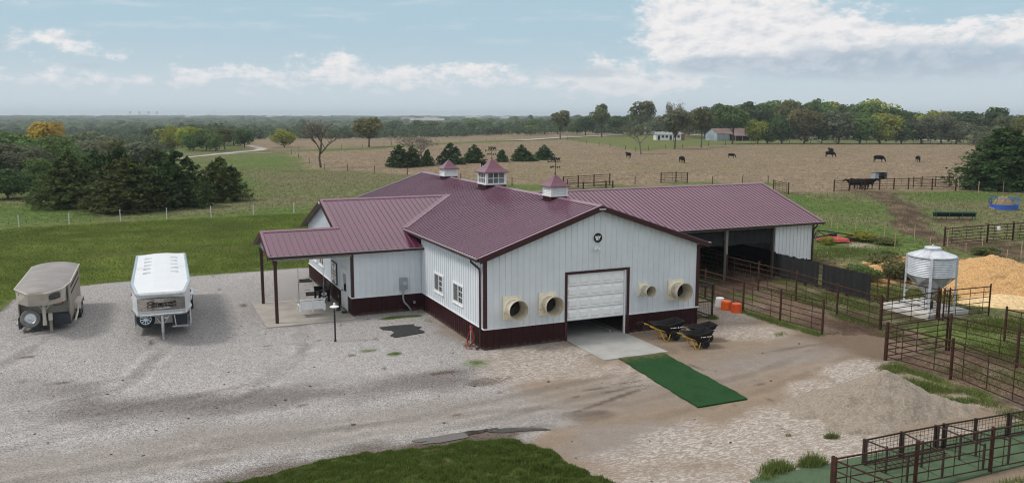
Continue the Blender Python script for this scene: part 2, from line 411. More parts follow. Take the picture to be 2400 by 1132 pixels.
def np_mesh(name, v, f, mat, parent=None, attrs=None, smooth=False):
    """fast mesh from numpy arrays; f is (n,3) or (n,4); attrs: {name: (type, per-vertex array)}"""
    me = bpy.data.meshes.new(name); v = np.asarray(v, np.float32); f = np.asarray(f, np.int32); k = f.shape[1]
    me.vertices.add(len(v)); me.vertices.foreach_set('co', v.ravel())
    me.loops.add(f.size); me.loops.foreach_set('vertex_index', f.ravel())
    me.polygons.add(len(f)); me.polygons.foreach_set('loop_start', np.arange(0, f.size, k, dtype=np.int32))
    try: me.polygons.foreach_set('loop_total', np.full(len(f), k, np.int32))
    except Exception: pass
    me.polygons.foreach_set('use_smooth', np.full(len(f), smooth))
    for n, (ty, a) in (attrs or {}).items():
        at = me.attributes.new(n, ty, 'POINT')
        at.data.foreach_set('color' if ty == 'FLOAT_COLOR' else 'value', np.asarray(a, np.float32).ravel())
    me.materials.append(mat); me.update(calc_edges=True)
    return me

# ------------------------------------------------------------------ ground
def psd(x, y, poly):
    """signed distance to a polygon, positive inside"""
    x = np.asarray(x, float); y = np.asarray(y, float); best = np.full(x.shape, 1e18); ins = np.zeros(x.shape, bool)
    n = len(poly)
    for i in range(n):
        ax, ay = poly[i]; bx, by = poly[(i+1) % n]; ex, ey = bx-ax, by-ay
        t = np.clip(((x-ax)*ex+(y-ay)*ey)/(ex*ex+ey*ey+1e-9), 0, 1)
        best = np.minimum(best, (x-ax-t*ex)**2+(y-ay-t*ey)**2)
        c = (ay > y) != (by > y)
        ins ^= c & (x < ex*(y-ay)/(ey if abs(ey) > 1e-9 else 1e-9)+ax)
    d = np.sqrt(best); return np.where(ins, d, -d)
def lined(x, y, pts):
    best = np.full(np.shape(x), 1e18)
    for (ax, ay), (bx, by) in zip(pts, pts[1:]):
        ex, ey = bx-ax, by-ay; t = np.clip(((x-ax)*ex+(y-ay)*ey)/(ex*ex+ey*ey+1e-9), 0, 1)
        best = np.minimum(best, (x-ax-t*ex)**2+(y-ay-t*ey)**2)
    return np.sqrt(best)
def gp(*px): return [tuple(G(a, b)[:2]) for a, b in px]
def blend(c, col, m): return c*(1-m[:, None])+np.array(col)*m[:, None]

LAWN = (0.084, 0.112, 0.022); PAST = (0.106, 0.140, 0.044); DRYG = (0.155, 0.140, 0.082); FIELD = (0.222, 0.172, 0.118)
BRIGHT = (0.080, 0.138, 0.034); MUD = (0.085, 0.058, 0.043); DIRT = (0.155, 0.110, 0.080)
brownA = gp((683, 357), (745, 396), (830, 399), (930, 406), (985, 410), (1160, 428), (1250, 434), (1340, 440), (1500, 432), (1620, 428), (1800, 430), (1850, 446), (1960, 449), (2240, 447), (2330, 450),
            (2480, 450), (2480, 345), (2290, 337), (2100, 335), (1900, 336), (1800, 337), (1700, 340), (1600, 346), (1510, 355), (1460, 348), (1400, 338), (1330, 326), (1230, 331), (1000, 341), (850, 352))
brownB = gp((590, 349), (620, 351), (760, 349), (860, 346), (1000, 336), (1150, 330), (1230, 327), (1330, 320), (1470, 314), (1470, 309), (1300, 311), (900, 316), (780, 320), (600, 322), (560, 345))
hillg = gp((1335, 325), (1460, 347), (1510, 354), (1600, 345), (1700, 339), (1900, 335), (1930, 326), (1650, 319), (1470, 316))
lawnP = [(-48, 8), (-48, 45), (-23, 54.5), (-15, 55.8), (-2, 56.2), (4, 56.5), (14, 40), (12, 24), (-1, 22), (-3.2, 23.9), (-10.2, 23.9), (-16.7, 23.2), (-18.6, 22.2), (-20.2, 20), (-20.4, 16)]
dryP = gp((570, 410), (760, 402), (930, 408), (985, 415), (930, 440), (860, 462), (760, 468), (690, 480), (600, 472), (575, 450))
dryP2 = gp((0, 455), (95, 452), (140, 480), (60, 482), (0, 470))
padd = [(15.3, 9), (15.3, -4.3), (14.5, -8.2), (14.2, -15), (19.2, -15), (19.3, -8.2), (20.5, -3), (22.6, -3.0), (23.2, 9.2), (27, 12), (27, 21), (10, 21)]
trail = gp((2040, 452), (2075, 465), (2110, 480), (2135, 505), (2130, 525), (2150, 542), (2180, 553), (2230, 568), (2300, 583), (2420, 600))
mudA = gp((2180, 552), (2240, 560), (2420, 572), (2420, 612), (2330, 600), (2210, 580))
mudpen = gp((1960, 447), (2090, 446), (2120, 456), (2060, 462), (1990, 452))
trough_mud = gp((2195, 512), (2275, 512), (2280, 522), (2205, 521))
shedmud = [(27.2, 9.5), (31.5, 12), (31, 16), (28, 18), (26.8, 14)]
mower_dirt = gp((1990, 566), (2060, 575), (2050, 583), (1985, 578))

def ground_colour(x, y):
    d = np.hypot(x-CAM.x, y-CAM.y)
    n1 = fbm(x/3.0, y/3.0, 4, 1); n2 = fbm(x/14.0, y/14.0, 4, 2); n3 = fbm(x/55.0, y/55.0, 3, 3); n4 = fbm(x/0.9, y/0.9, 3, 4)
    c = np.tile(np.array(PAST), (len(x), 1))
    c = blend(c, DRYG, 0.75*sst(n2+0.35*(n1-0.5), 0.42, 0.68))
    c = blend(c, BRIGHT, 0.55*sst(1-n2+0.4*(n1-0.5), 0.48, 0.66))
    dry = np.maximum(sst(psd(x, y, dryP)+6*(n1-0.5)+8*(n2-.5), -4, 5), sst(psd(x, y, dryP2)+5*(n1-0.5), -3, 3))
    c = blend(c, DRYG, dry*(0.45+0.5*n1))
    fm = np.maximum(sst(psd(x, y, brownA)+7*(n1-0.5)+5*(n2-0.5), -2.5, 2.5), sst(psd(x, y, brownB)+6*(n1-0.5), -2, 2))
    fm = np.maximum(fm, sst(d, 1e5, 2e5))
    fc = np.array(FIELD)[None]*(0.78+0.44*n1)[:, None]
    fc = fc*(1-0.45*sst(n3*0.7+n2*0.3, 0.5, 0.7)[:, None])+np.array((0.185, 0.165, 0.09))*0.45*sst(n3*0.7+n2*0.3, 0.5, 0.7)[:, None]
    c = c*(1-fm[:, None])+fc*fm[:, None]
    hm = sst(psd(x, y, hillg)+4*(n1-0.5), -3, 3)
    c = blend(c, (0.135, 0.15, 0.055), hm*0.85)
    lm = sst(psd(x, y, lawnP)+1.2*(n1-0.5), -0.4, 0.6)
    lc = np.array(LAWN)[None]*(0.55+0.9*n1)[:, None]*(0.75+0.5*n2)[:, None]*(.7+.6*n4)[:, None]
    lc = blend(lc, (0.13, 0.115, 0.05), 0.35*sst(n2+0.3*(n4-.5), 0.55, 0.75))
    lc = blend(lc, (0.045, 0.065, 0.018), 0.6*sst(vnoise(x/6.0, y/1.6, 21)*0.6+n1*0.4, 0.56, 0.74))      # wheel and mower streaks
    c = c*(1-lm[:, None])+lc*lm[:, None]
    # bare earth, mud, cow path
    pm = sst(psd(x, y, padd)+2.2*(n1-0.5)+1.4*(n4-.5), -0.5, 0.7)
    pc = blend(np.tile(np.array(DIRT), (len(x), 1)), MUD, sst(n1, 0.35, 0.65))
    pc = blend(pc, (0.085, 0.115, 0.035), 0.8*sst(fbm(x/1.6, y/2.4, 4, 31), 0.54, 0.66)*sst(x, 14.8, 18.5))
    pc = blend(pc, (0.26, 0.22, 0.17), 0.5*sst(fbm(x/1.1, y/1.1, 3, 33), 0.58, 0.75))
    c = c*(1-pm[:, None])+pc*pm[:, None]
    tm = 1-sst(lined(x, y, trail)+3.0*(n1-0.5)+1.2*(n4-.5), 1.0, 2.0)
    for P_, w in ((mudA, 1.2), (mudpen, 1.5), (trough_mud, .6), (shedmud, 1.0)):
        tm = np.maximum(tm, 0.9*sst(psd(x, y, P_)+2.6*(n1-0.5), -w, w))
    mc = blend(np.tile(np.array(MUD), (len(x), 1)), (0.17, 0.115, 0.085), sst(n4, 0.4, 0.7))
    c = c*(1-tm[:, None])+mc*tm[:, None]
    c = blend(c, (0.30, 0.26, 0.2), 0.8*sst(psd(x, y, mower_dirt)+1.2*(n1-0.5), -0.5, 0.5))
    ch = sst(7.6-np.hypot((x-33.5)/1.25, (y-2.2)/1.1)+3.2*(n1-.5)+2.2*(n4-.5), 0.0, 1.6)*sst(n4+.4*(n1-.5), .38, .6); c = blend(c, (0.40, 0.26, 0.12), ch*.85)
    # patchy mud between the rear pens
    rp = sst(psd(x, y, [(20, -15), (19.3, -8.3), (30, -8), (32, -15)])+1.5*(n1-.5), -0.6, 0.6)*sst(fbm(x/2.2, y/1.4, 4, 41), 0.44, 0.56)
    c = blend(c, MUD, rp*0.85)
    grassm = np.clip(1-np.maximum(np.maximum(pm, tm), fm*0.55), 0, 1)
    rough = np.maximum(fm, (1-lm)*0.75)*(1-np.maximum(pm, tm)*0.5)
    return np.clip(c, 0, 1), grassm, rough

def ground_mat(name, kind):
    m = bpy.data.materials.new(name); m.use_nodes = True; t = NT(m.node_tree); b = t.n['Principled BSDF']
    col = t.node('ShaderNodeAttribute', attribute_name='Col').outputs['Color']
    tc = t.node('ShaderNodeTexCoord').outputs['Object']
    if kind == 'grass':
        gm = t.node('ShaderNodeAttribute', attribute_name='grass').outputs['Fac']; rg = t.node('ShaderNodeAttribute', attribute_name='coarse').outputs['Fac']
        n1 = t.noise(tc, 7.0, 6, 0.7); n2 = t.noise(tc, 1.3, 6, 0.7); n3 = t.noise(tc, 0.35, 6, 0.72)
        f = t.m('ADD', t.m('MULTIPLY', t.m('SUBTRACT', n1, 0.5), 2.6), 1.0)
        f = t.m('MULTIPLY', f, t.m('ADD', t.m('MULTIPLY', t.m('MULTIPLY', t.m('SUBTRACT', n2, 0.5), 2.6), t.m('ADD', rg, 0.35)), 1.0))
        f = t.m('MULTIPLY', f, t.m('ADD', t.m('MULTIPLY', t.m('SUBTRACT', n3, 0.5), 1.1), 1.0))
        f = t.m('MAXIMUM', f, 0.2)
        # dark seed heads and tussocks standing in rough grass
        tus = t.m('MULTIPLY', t.ss(t.noise(tc, 0.9, 4, 0.7), 0.60, 0.72), t.m('MULTIPLY', rg, 0.45))
        c = t.mix(1.0, col, t.vec(f, f, f), 'MULTIPLY')
        c = t.mix(tus, c, (0.10, 0.085, 0.045))
        h = t.m('ADD', t.m('MULTIPLY', n2, 0.25), t.m('MULTIPLY', n1, 0.06)); bs = 0.9; dist = 0.6
        rough = 0.9
    else:
        gv = t.node('ShaderNodeAttribute', attribute_name='gravel').outputs['Fac']
        wh = t.node('ShaderNodeAttribute', attribute_name='dust').outputs['Fac']
        vo = t.node('ShaderNodeTexVoronoi'); vo.inputs['Scale'].default_value = 38.0; t.l.new(tc, vo.inputs['Vector'])
        vs = t.node('ShaderNodeSeparateColor'); t.l.new(vo.outputs['Color'], vs.inputs[0])
        cell = vs.outputs[0]
        n1 = t.noise(tc, 34.0, 3, 0.6); n2 = t.noise(tc, 2.2, 7, 0.7, 0.4)
        wv = t.node('ShaderNodeMapping'); wv.inputs['Scale'].default_value = (1.0, 2.3, 1.0); wv.inputs['Rotation'].default_value = (0, 0, 0.35); t.l.new(tc, wv.inputs['Vector'])
        n3 = t.noise(wv.outputs[0], 4.6, 9, 0.78, 1.0)
        stone = t.m('ADD', t.m('MULTIPLY', t.m('SUBTRACT', cell, 0.46), 1.25), t.m('MULTIPLY', t.m('SUBTRACT', n1, 0.5), 1.0))
        f = t.m('ADD', 1.0, t.m('MULTIPLY', stone, t.m('ADD', 0.24, t.m('MULTIPLY', gv, 0.82))))
        f = t.m('MULTIPLY', f, t.m('ADD', 1.0, t.m('MULTIPLY', t.m('SUBTRACT', n2, 0.5), 0.40)))
        f = t.m('MAXIMUM', f, 0.12)
        c = t.mix(1.0, col, t.vec(f, f, f), 'MULTIPLY')
        streak = t.m('MULTIPLY', t.ss(n3, 0.47, 0.58), wh)
        c = t.mix(t.m('MULTIPLY', streak, 0.85), c, (0.56, 0.515, 0.475))
        h = t.m('ADD', t.m('MULTIPLY', cell, t.m('MULTIPLY', gv, 0.022)), t.m('MULTIPLY', n2, 0.06)); bs = 0.7; dist = 0.8
        rough = 0.92
    t.l.new(c, b.inputs['Base Color']); b.inputs['Roughness'].default_value = rough; b.inputs['Specular IOR Level'].default_value = 0.02
    bn = t.node('ShaderNodeBump'); bn.inputs['Strength'].default_value = bs; bn.inputs['Distance'].default_value = dist
    t.l.new(h, bn.inputs['Height']); t.l.new(bn.outputs[0], b.inputs['Normal'])
    MATS[name] = m; return m
grassm_ = ground_mat('pasture_ground', 'grass'); yardm = ground_mat('yard_gravel', 'yard')

def build_ground():
    az = np.concatenate([np.arange(-44, 44, 0.2), np.arange(44, 316, 4.0)])
    az = np.radians(az)+YAW
    rad = np.concatenate([[0.0], 6.0*1.021**np.arange(0, 341)])
    A, D = np.meshgrid(az, rad)
    x = (CAM.x+D*np.sin(A)).ravel(); y = (CAM.y+D*np.cos(A)).ravel()
    z = height(x, y); na = len(az); nr = len(rad)
    c, gm, rg = ground_colour(x, y)
    i, j = np.meshgrid(np.arange(nr-1), np.arange(na), indexing='ij'); j2 = (j+1) % na
    f = np.stack([i*na+j, (i+1)*na+j, (i+1)*na+j2, i*na+j2], -1).reshape(-1, 4)[:, ::-1]
    me = np_mesh('ground', np.stack([x, y, z], 1), f, grassm_, attrs={'Col': ('FLOAT_COLOR', np.c_[c, np.ones(len(c))]), 'grass': ('FLOAT', gm), 'coarse': ('FLOAT', rg)}, smooth=True)
    structure(link('ground', me))
build_ground()

# ------------------------------------------------------------------ the yard: gravel left, sandy dirt and limestone dust right
yardP = [(-46, -33), (-46, 8), (-20.4, 15.5), (-20.2, 20), (-18.6, 22.2), (-16.7, 23.2), (-10.2, 23.8), (-3.2, 23.8), (-1, 22), (-1, 10), (11.8, 4), (12.3, 9.5), (15.0, 9.5), (15.15, 2), (15.2, -3.8), (17.5, -4.4),
         (18.2, -7.6), (14.6, -8.3), (14.2, -11), (13.9, -14.6), (12.4, -15.3), (12.0, -33)]
LAWNF = [(-14, -9.75), (-11.5, -9.45), (-9.5, -9.15), (-7, -9.05), (-4.4, -9.35), (-2.9, -9.9), (-2.4, -11.1), (-2.25, -12.5), (-1.7, -13.8), (-0.8, -16), (-0.5, -20), (-20, -20), (-20, -10.6)]
def build_yard():
    s = 0.17
    X, Y = np.meshgrid(np.arange(-40, 18.6, s), np.arange(-26, 24.2, s)); sh = X.shape; x = X.ravel(); y = Y.ravel()
    n1 = fbm(x/1.5, y/1.5, 4, 51); n2 = fbm(x/6, y/6, 4, 52); n4 = fbm(x/0.5, y/0.5, 3, 53); n3 = fbm(x/3.2, y/1.2, 4, 54)
    sd_ = psd(x, y, yardP)+0.8*(n1-0.5)+0.35*(n4-0.5)
    # gravel spreads over everything west of a ragged line from the barn corner to the front lawn
    grav = sst(psd(x, y, [(-60, -40), (-60, 40), (0, 40), (0.2, 0), (-1.2, -2.2), (-1.5, -4), (-0.6, -6.5), (-1.0, -9), (-3, -10), (-3, -40)])+2.6*(n1-0.5)+1.8*(n2-0.5), -1.0, 1.0)
    c = np.tile(np.array((0.245, 0.193, 0.145)), (len(x), 1))*(0.82+0.36*n2)[:, None]
    gcol = np.array((0.325, 0.314, 0.307))[None]*(0.86+0.28*n2)[:, None]
    c = c*(1-grav[:, None])+gcol*grav[:, None]
    # packed track where traffic leaves the gravel
    trk = [(-26, -7.5), (-16, -6.6), (-10, -6.4), (-6, -6.6), (-1, -7.0), (3, -7.2), (8, -6.6), (13, -5.6)]
    tm = 1-sst(lined(x, y, trk)+1.8*(n1-.5)+1.0*(n2-.5), 0.8, 2.6)
    c = blend(c, (0.235, 0.207, 0.183), tm*0.62)
    grav = grav*(1-0.55*tm)
    # dark damp band at the foot of the gravel
    dk = [(-30, 6.5), (-21, 4.6), (-17.6, 2.2), (-14.9, -1.4), (-12.5, -2.2), (-9, -2.6), (-5.5, -3.0), (-2.8, -2.8), (-1.4, -2.3)]
    dm = (1-sst(lined(x, y, dk)+1.6*(n1-.5)+2.2*(n3-.5), 0.1, 2.2))*sst(x, -20, -15.5)*(0.55+0.45*sst(n2, 0.35, .6))
    c = blend(c, (0.125, 0.112, 0.105), dm*0.72)
    dust = np.zeros(len(x))
    def patch(cx, cy, rx, ry, amp, rot=0.0):
        a, b = math.cos(rot), math.sin(rot); dx, dy = x-cx, y-cy; u = (dx*a+dy*b)/rx; v = (-dx*b+dy*a)/ry
        return amp*sst(1.25-np.sqrt(u*u+v*v)+1.1*(n1-.5)+0.6*(n2-.5), 0.0, 0.7)
    for q in ((1.9, -1.7, 2.7, 1.9, 1.0, -0.2), (0.6, -3.4, 2.0, 1.4, 0.9), (2.9, -4.6, 1.8, 0.8, .7), (4.2, -6.2, 2.4, 1.0, 0.45), (12.6, -9.0, 2.4, 1.3, 1.0, 0.25), (9.4, -9.6, 1.6, 0.8, 0.8, .4), (6.2, -12.4, 3.4, 1.7, 1.0), (2.0, -12.6, 3.2, 1.8, 0.95),
              (4.0, -14.6, 4, 1.4, 1.0), (12.6, -1.8, 2.0, 1.6, 0.75, -0.4), (13.6, 2.2, 1.2, 2.8, 0.7), (0.5, -15.5, 3, 2.5, 0.9), (11.0, -13.0, 2.6, 1.0, 0.9), (9.5, -15.2, 3, 0.8, 0.7)):
        dust = np.maximum(dust, patch(*q))
    dust = np.clip(dust, 0, 1)
    c = blend(c, (0.30, 0.265, 0.238), dust*0.6)
    # grey packed fines
    for q in ((0.2, -11.0, 2.4, 1.4, 0.7), (-1.5, -8.3, 2.2, 0.8, 0.6), (10.5, -6.2, 3, 0.7, 0.5)):
        c = blend(c, (0.25, 0.228, 0.212), patch(*q))
    # wheel tracks curving in from the drive to the trailers, the porch and the door
    for pts in ([(-30, -2), (-20, -1), (-14, 1.5), (-12.6, 6)], [(-30, -4.5), (-18, -3.6), (-10, -1.5), (-7, 3), (-6.6, 7)], [(-26, -8.5), (-14, -7.8), (-5, -7.4), (3, -6.0), (5.6, -3.6)], [(-30, -1), (-22, 2), (-18.6, 6), (-17.6, 9.5)], [(14, -6.2), (8, -8.2), (2, -9.2), (-3, -8.0), (-12, -7.0)]):
        for off in (-.85, .85):
            q = [(a+off*.35, b+off) for a, b in pts]; dl = lined(x, y, q)+.5*(n1-.5)+.25*(n4-.5)
            c = c*(1-.14*(1-sst(dl, .08, .34))*sst(n2+.3*(n3-.5), .36, .56))[:, None]; c = c*(1+.10*(1-sst(np.abs(dl-.45), .05, .22))*sst(n3, .4, .6))[:, None]
    # wet and muddy marks
    for q in ((-1.5, -4.0, 1.0, 0.42, 0.8, 0.1), (2.7, -6.35, 1.9, 0.10, 0.95, 0.10), (2.9, -6.85, 1.5, 0.10, 0.8, 0.14), (1.7, -7.75, 1.6, 0.10, 0.9, 0.33), (3.2, -7.2, 1.2, 0.08, 0.7, .3), (0.3, -8.6, .9, .28, .5, -.1), (-4.6, -9.2, 2.4, 0.42, 0.9, 0.0), (-6.9, 8.0, 0.8, 0.5, 0.6), (7.2, -3.0, 0.5, 0.8, .3), (13.5, -5.0, 2.6, 0.18, 0.5, 0.05), (0.4, -9.0, 0.9, 0.4, .5)):
        c = blend(c, (0.105, 0.082, 0.066), patch(*q))
    # soil showing along the edge of the grass
    em = (1-sst(psd(x, y, yardP)+0.5*(n1-.5), 0.0, 0.55))*sst(y, 5, 9)*sst(-x, 0, 2)
    c = blend(c, (0.09, 0.072, 0.055), em*0.9)
    em2 = (1-sst(np.abs(psd(x, y, LAWNF))+0.7*(n1-.5), 0.1, 0.9))*(1-sst(x, -3.5, -2))
    c = blend(c, (0.105, 0.085, 0.068), em2*0.8)
    # thin weeds in the gravel
    for q in ((-1.9, 7.45, 0.8, 0.3, 0.6), (-0.8, 7.4, 0.4, 0.25, 0.6), (-3.7, 1.1, 0.35, 0.3, 0.7), (-1.0, -1.6, 0.5, 0.5, 0.6), (-4.6, 2.0, .4, .25, .5)):
        c = blend(c, (0.085, 0.14, 0.03), patch(*q))
    c = blend(c, (0.10, 0.07, 0.05), 0.8*sst(vnoise(x*1.3, y*1.3, 77), 0.93, 0.98))
    # tree-line of trodden earth along the pens
    c = blend(c, (0.15, 0.11, 0.08), 0.8*sst(psd(x, y, [(14.2, -3.4), (14.2, -8.3), (19, -8.3), (19, -3)])+0.9*(n1-.5), -0.8, 0.5))
    z = 0.014+0.018*(n1-0.5)*sst(sd_, 0.1, 0.8)
    keep = sd_ > 0; K = keep.reshape(sh)
    q = K[:-1, :-1] & K[1:, :-1] & K[:-1, 1:] & K[1:, 1:]
    i, j = np.nonzero(q); w = sh[1]
    f = np.stack([i*w+j, i*w+j+1, (i+1)*w+j+1, (i+1)*w+j], 1)
    used = np.unique(f); mp = np.zeros(len(x), int); mp[used] = np.arange(len(used)); f = mp[f]
    v = np.stack([x, y, z], 1)[used]; c = np.clip(c, 0, 1)[used]
    me = np_mesh('gravel_yard', v, f, yardm, attrs={'Col': ('FLOAT_COLOR', np.c_[c, np.ones(len(c))]), 'gravel': ('FLOAT', grav[used]), 'dust': ('FLOAT', dust[used])}, smooth=True)
    structure(link('gravel_yard', me))
build_yard()

# front lawn: a low mound of turf
def build_front_lawn():
    s = 0.14
    X, Y = np.meshgrid(np.arange(-20, 0.5, s), np.arange(-20, -8.6, s)); sh = X.shape; x = X.ravel(); y = Y.ravel()
    n1 = fbm(x/0.8, y/0.8, 4, 61); n2 = fbm(x/2.6, y/2.6, 3, 62)
    sd_ = psd(x, y, LAWNF)+0.45*(n1-0.5)
    z = 0.02+0.16*sst(sd_, 0.0, 0.5)+0.12*sst(sd_, 0.3, 3)+0.07*(n1-.5)
    c = np.array((0.052, 0.070, 0.020))[None]*(0.7+0.6*n1)[:, None]
    c = blend(c, (0.085, 0.075, 0.04), 0.5*sst(n2, 0.55, 0.75)); c = blend(c, (0.10, 0.075, 0.055), 0.9*(1-sst(sd_, 0.02, 0.3)))
    K = (sd_ > -0.05).reshape(sh); q = K[:-1, :-1] & K[1:, :-1] & K[:-1, 1:] & K[1:, 1:]; i, j = np.nonzero(q); w = sh[1]
    f = np.stack([i*w+j, i*w+j+1, (i+1)*w+j+1, (i+1)*w+j], 1); used = np.unique(f); mp = np.zeros(len(x), int); mp[used] = np.arange(len(used)); f = mp[f]
    v = np.stack([x, y, z], 1)[used]; one = np.ones(len(used))
    me = np_mesh('lawn', v, f, grassm_, attrs={'Col': ('FLOAT_COLOR', np.c_[np.clip(c, 0, 1)[used], one]), 'grass': ('FLOAT', one), 'coarse': ('FLOAT', one*0.2)}, smooth=True)
    structure(link('lawn', me))
build_front_lawn()

# country road and farm drive
roadm = mk('chalk_road', (0.36, 0.335, 0.30), 0.9, var=0.1, scale=0.3)
def ribbon(name, pts, w, mat, lift=0.05):
    P_ = []
    for (a, b), (c, d) in zip(pts, pts[1:]):
        n = max(2, int(math.hypot(c-a, d-b)/4))
        P_ += [(a+(c-a)*k/n, b+(d-b)*k/n) for k in range(n)]
    P_.append(pts[-1]); v = []; f = []
    for i, p in enumerate(P_):
        q0 = P_[max(0, i-1)]; q1 = P_[min(len(P_)-1, i+1)]; dx, dy = q1[0]-q0[0], q1[1]-q0[1]; L = math.hypot(dx, dy); nx, ny = -dy/L, dx/L
        for s_ in (-1, 1):
            ww = w*(1+0.12*math.sin(i*1.7+s_)); a, b = p[0]+nx*ww/2*s_, p[1]+ny*ww/2*s_; v.append((a, b, float(height(a, b))+lift))
        if i: f.append((2*i-2, 2*i-1, 2*i+1, 2*i))
    me = bpy.data.meshes.new(name); me.from_pydata(v, [], f); me.materials.append(mat); me.update(); return structure(link(name, me))
ribbon('road', gp((1195, 330.5), (1240, 329), (1320, 323.5), (1470, 316.5), (1590, 314.5), (1660, 319.5), (1800, 322), (1930, 326), (2110, 328), (2225, 332), (2330, 336), (2450, 340)), 6.5, roadm, 0.25)
ribbon('path', gp((425, 372), (470, 366), (520, 361), (560, 357), (605, 353), (616, 349.5), (600, 345), (578, 341)), 3.2, roadm, 0.06)
ribbon('path', gp((520, 362), (575, 360), (640, 358)), 2.0, roadm, 0.07)

# concrete aprons and turf mats
def slab(name, x0, y0, x1, y1, z0, z1, mat, joints=()):
    b = MB(); xs = [x0]+[j for j in joints]+[x1]
    for a, c in zip(xs, xs[1:]): b.box(a+(0.006 if a != x0 else 0), y0, z0, c-(0.006 if c != x1 else 0), y1, z1)
    return structure(b.build(name, mat))
slab('porch_slab', -8.02, 7.80, -3.72, 13.55, 0, 0.06, concrete, (-5.85,))
slab('driveway_apron', 3.97, -3.42, 7.12, 9.0, 0, 0.055, apronm)

# puddle at the edge of the front lawn
pud = bpy.data.materials.new('puddle_water'); pud.use_nodes = True; b_ = pud.node_tree.nodes['Principled BSDF']
b_.inputs['Base Color'].default_value = (0.055, 0.047, 0.038, 1); b_.inputs['Roughness'].default_value = 0.03; b_.inputs['Specular IOR Level'].default_value = 0.6
def puddle(pts, z):
    b = MB(); n = len(pts); v = [(x, y, z) for x, y in pts]; b.add(v, [tuple(range(n))]); return structure(b.build('puddle', pud))
def wob(cx, cy, rx, ry, k, rot=0.0, n=36):
    out = []
    for i in range(n):
        a = 2*math.pi*i/n; r = 1+0.22*math.sin(3*a+k)+0.13*math.sin(5*a+2*k)+0.08*math.sin(9*a)
        u, v = rx*r*math.cos(a), ry*r*math.sin(a); out.append((cx+u*math.cos(rot)-v*math.sin(rot), cy+u*math.sin(rot)+v*math.cos(rot)))
    return out
puddle(wob(-4.7, -8.80, 1.25, 0.27, 1.0, 0.05), 0.036); puddle(wob(-2.6, -9.10, 0.95, 0.16, 2.3, -0.30), 0.036)

# ================================================================== the horse barn
BW, BL, HE, OV, OG, SL = 11.11, 24.85, 4.095, 0.348, 0.306, 0.339
HR = HE+SL*(BW/2+OV)                  # ridge
YW, YB, YR = 8.613, 19.98, 14.30      # cross wings: front wall, back wall, ridge
ZW = 3.38; EO = 0.333                  # wing eave height and overhang
HW_ = ZW+SL*(YR-(YW-EO))
XL, XR = -3.705, 26.44                 # outer end walls of the wings
WH = 0.937                             # wainscot height
X, Y, Z = Vector((1, 0, 0)), Vector((0, 1, 0)), Vector((0, 0, 1))
barn = thing('horse_barn', 'long white metal horse barn with burgundy roofs, burgundy wainscot and three cupolas', 'barn', (0, 0, 0), world=True)

def wall(name, o, u, n, loops, wloops, parent=barn, step=0.29, wp=None):
    a = MB(); a.plate(loops, o, u, Z, n, 0.03); a.ribs(loops, o, u, Z, n, step, 0.14, 0.05, 0.032, top=.7)
    w = a.build(name, siding, parent)
    if wloops:
        q = MB(); q.plate(wloops, Vector(o)+Vector(n)*0.006, u, Z, n, 0.04); q.ribs(wloops, Vector(o)+Vector(n)*0.006, u, Z, n, step, 0.14, 0.055, 0.019); q.build('wainscot', wain, parent)
    return w
def ztop(x): return HE+SL*(min(x, BW-x)+OV)-0.09
DX0, DX1, DZ = 3.98, 7.10, 3.07
# front gable wall with the garage opening
wall('wall', (0, 0, 0), X, -Y, [[(0, WH), (DX0, WH), (DX0, DZ), (DX1, DZ), (DX1, WH), (BW, WH), (BW, ztop(BW)), (BW/2, ztop(BW/2)), (0, ztop(0))]],
     [[(0, 0), (DX0, 0), (DX0, WH), (0, WH)]])
q = MB(); L_ = [[(DX1, 0), (BW, 0), (BW, WH), (DX1, WH)]]; q.plate(L_, (0, -0.006, 0), X, Z, -Y, 0.04); q.ribs(L_, (0, -0.006, 0), X, Z, -Y, 0.29, 0.14, 0.055, 0.019); q.build('wainscot', wain, barn)
# left wall of the main block (faces -x); u runs towards +y
win_m = [(5.24, 6.55), (2.50, 3.83)]; WZ0, WZ1 = 1.47, 2.37
hol = [[(a, WZ0), (b, WZ0), (b, WZ1), (a, WZ1)] for a, b in win_m]
wall('wall', (0, 0, 0), Y, -X, [[(0, WH), (YW, WH), (YW, ztop(0)), (0, ztop(0))]]+hol, [[(0, 0), (YW, 0), (YW, WH), (0, WH)]])
wall('wall', (BW, 0, 0), Y, X, [[(0, WH), (YW, WH), (YW, ztop(0)), (0, ztop(0))]], [[(0, 0), (YW, 0), (YW, WH), (0, WH)]])
# rear of the main block
wall('wall', (0, YB, 0), Y, -X, [[(0, WH), (BL-YB, WH), (BL-YB, ztop(0)), (0, ztop(0))]], [[(0, 0), (BL-YB, 0), (BL-YB, WH), (0, WH)]])
wall('wall', (BW, YB, 0), Y, X, [[(0, WH), (BL-YB, WH), (BL-YB, ztop(0)), (0, ztop(0))]], [[(0, 0), (BL-YB, 0), (BL-YB, WH), (0, WH)]])
wall('wall', (0, BL, 0), X, Y, [[(0, WH), (BW, WH), (BW, ztop(0)), (BW/2, ztop(BW/2)), (0, ztop(0))]], [[(0, 0), (BW, 0), (BW, WH), (0, WH)]])
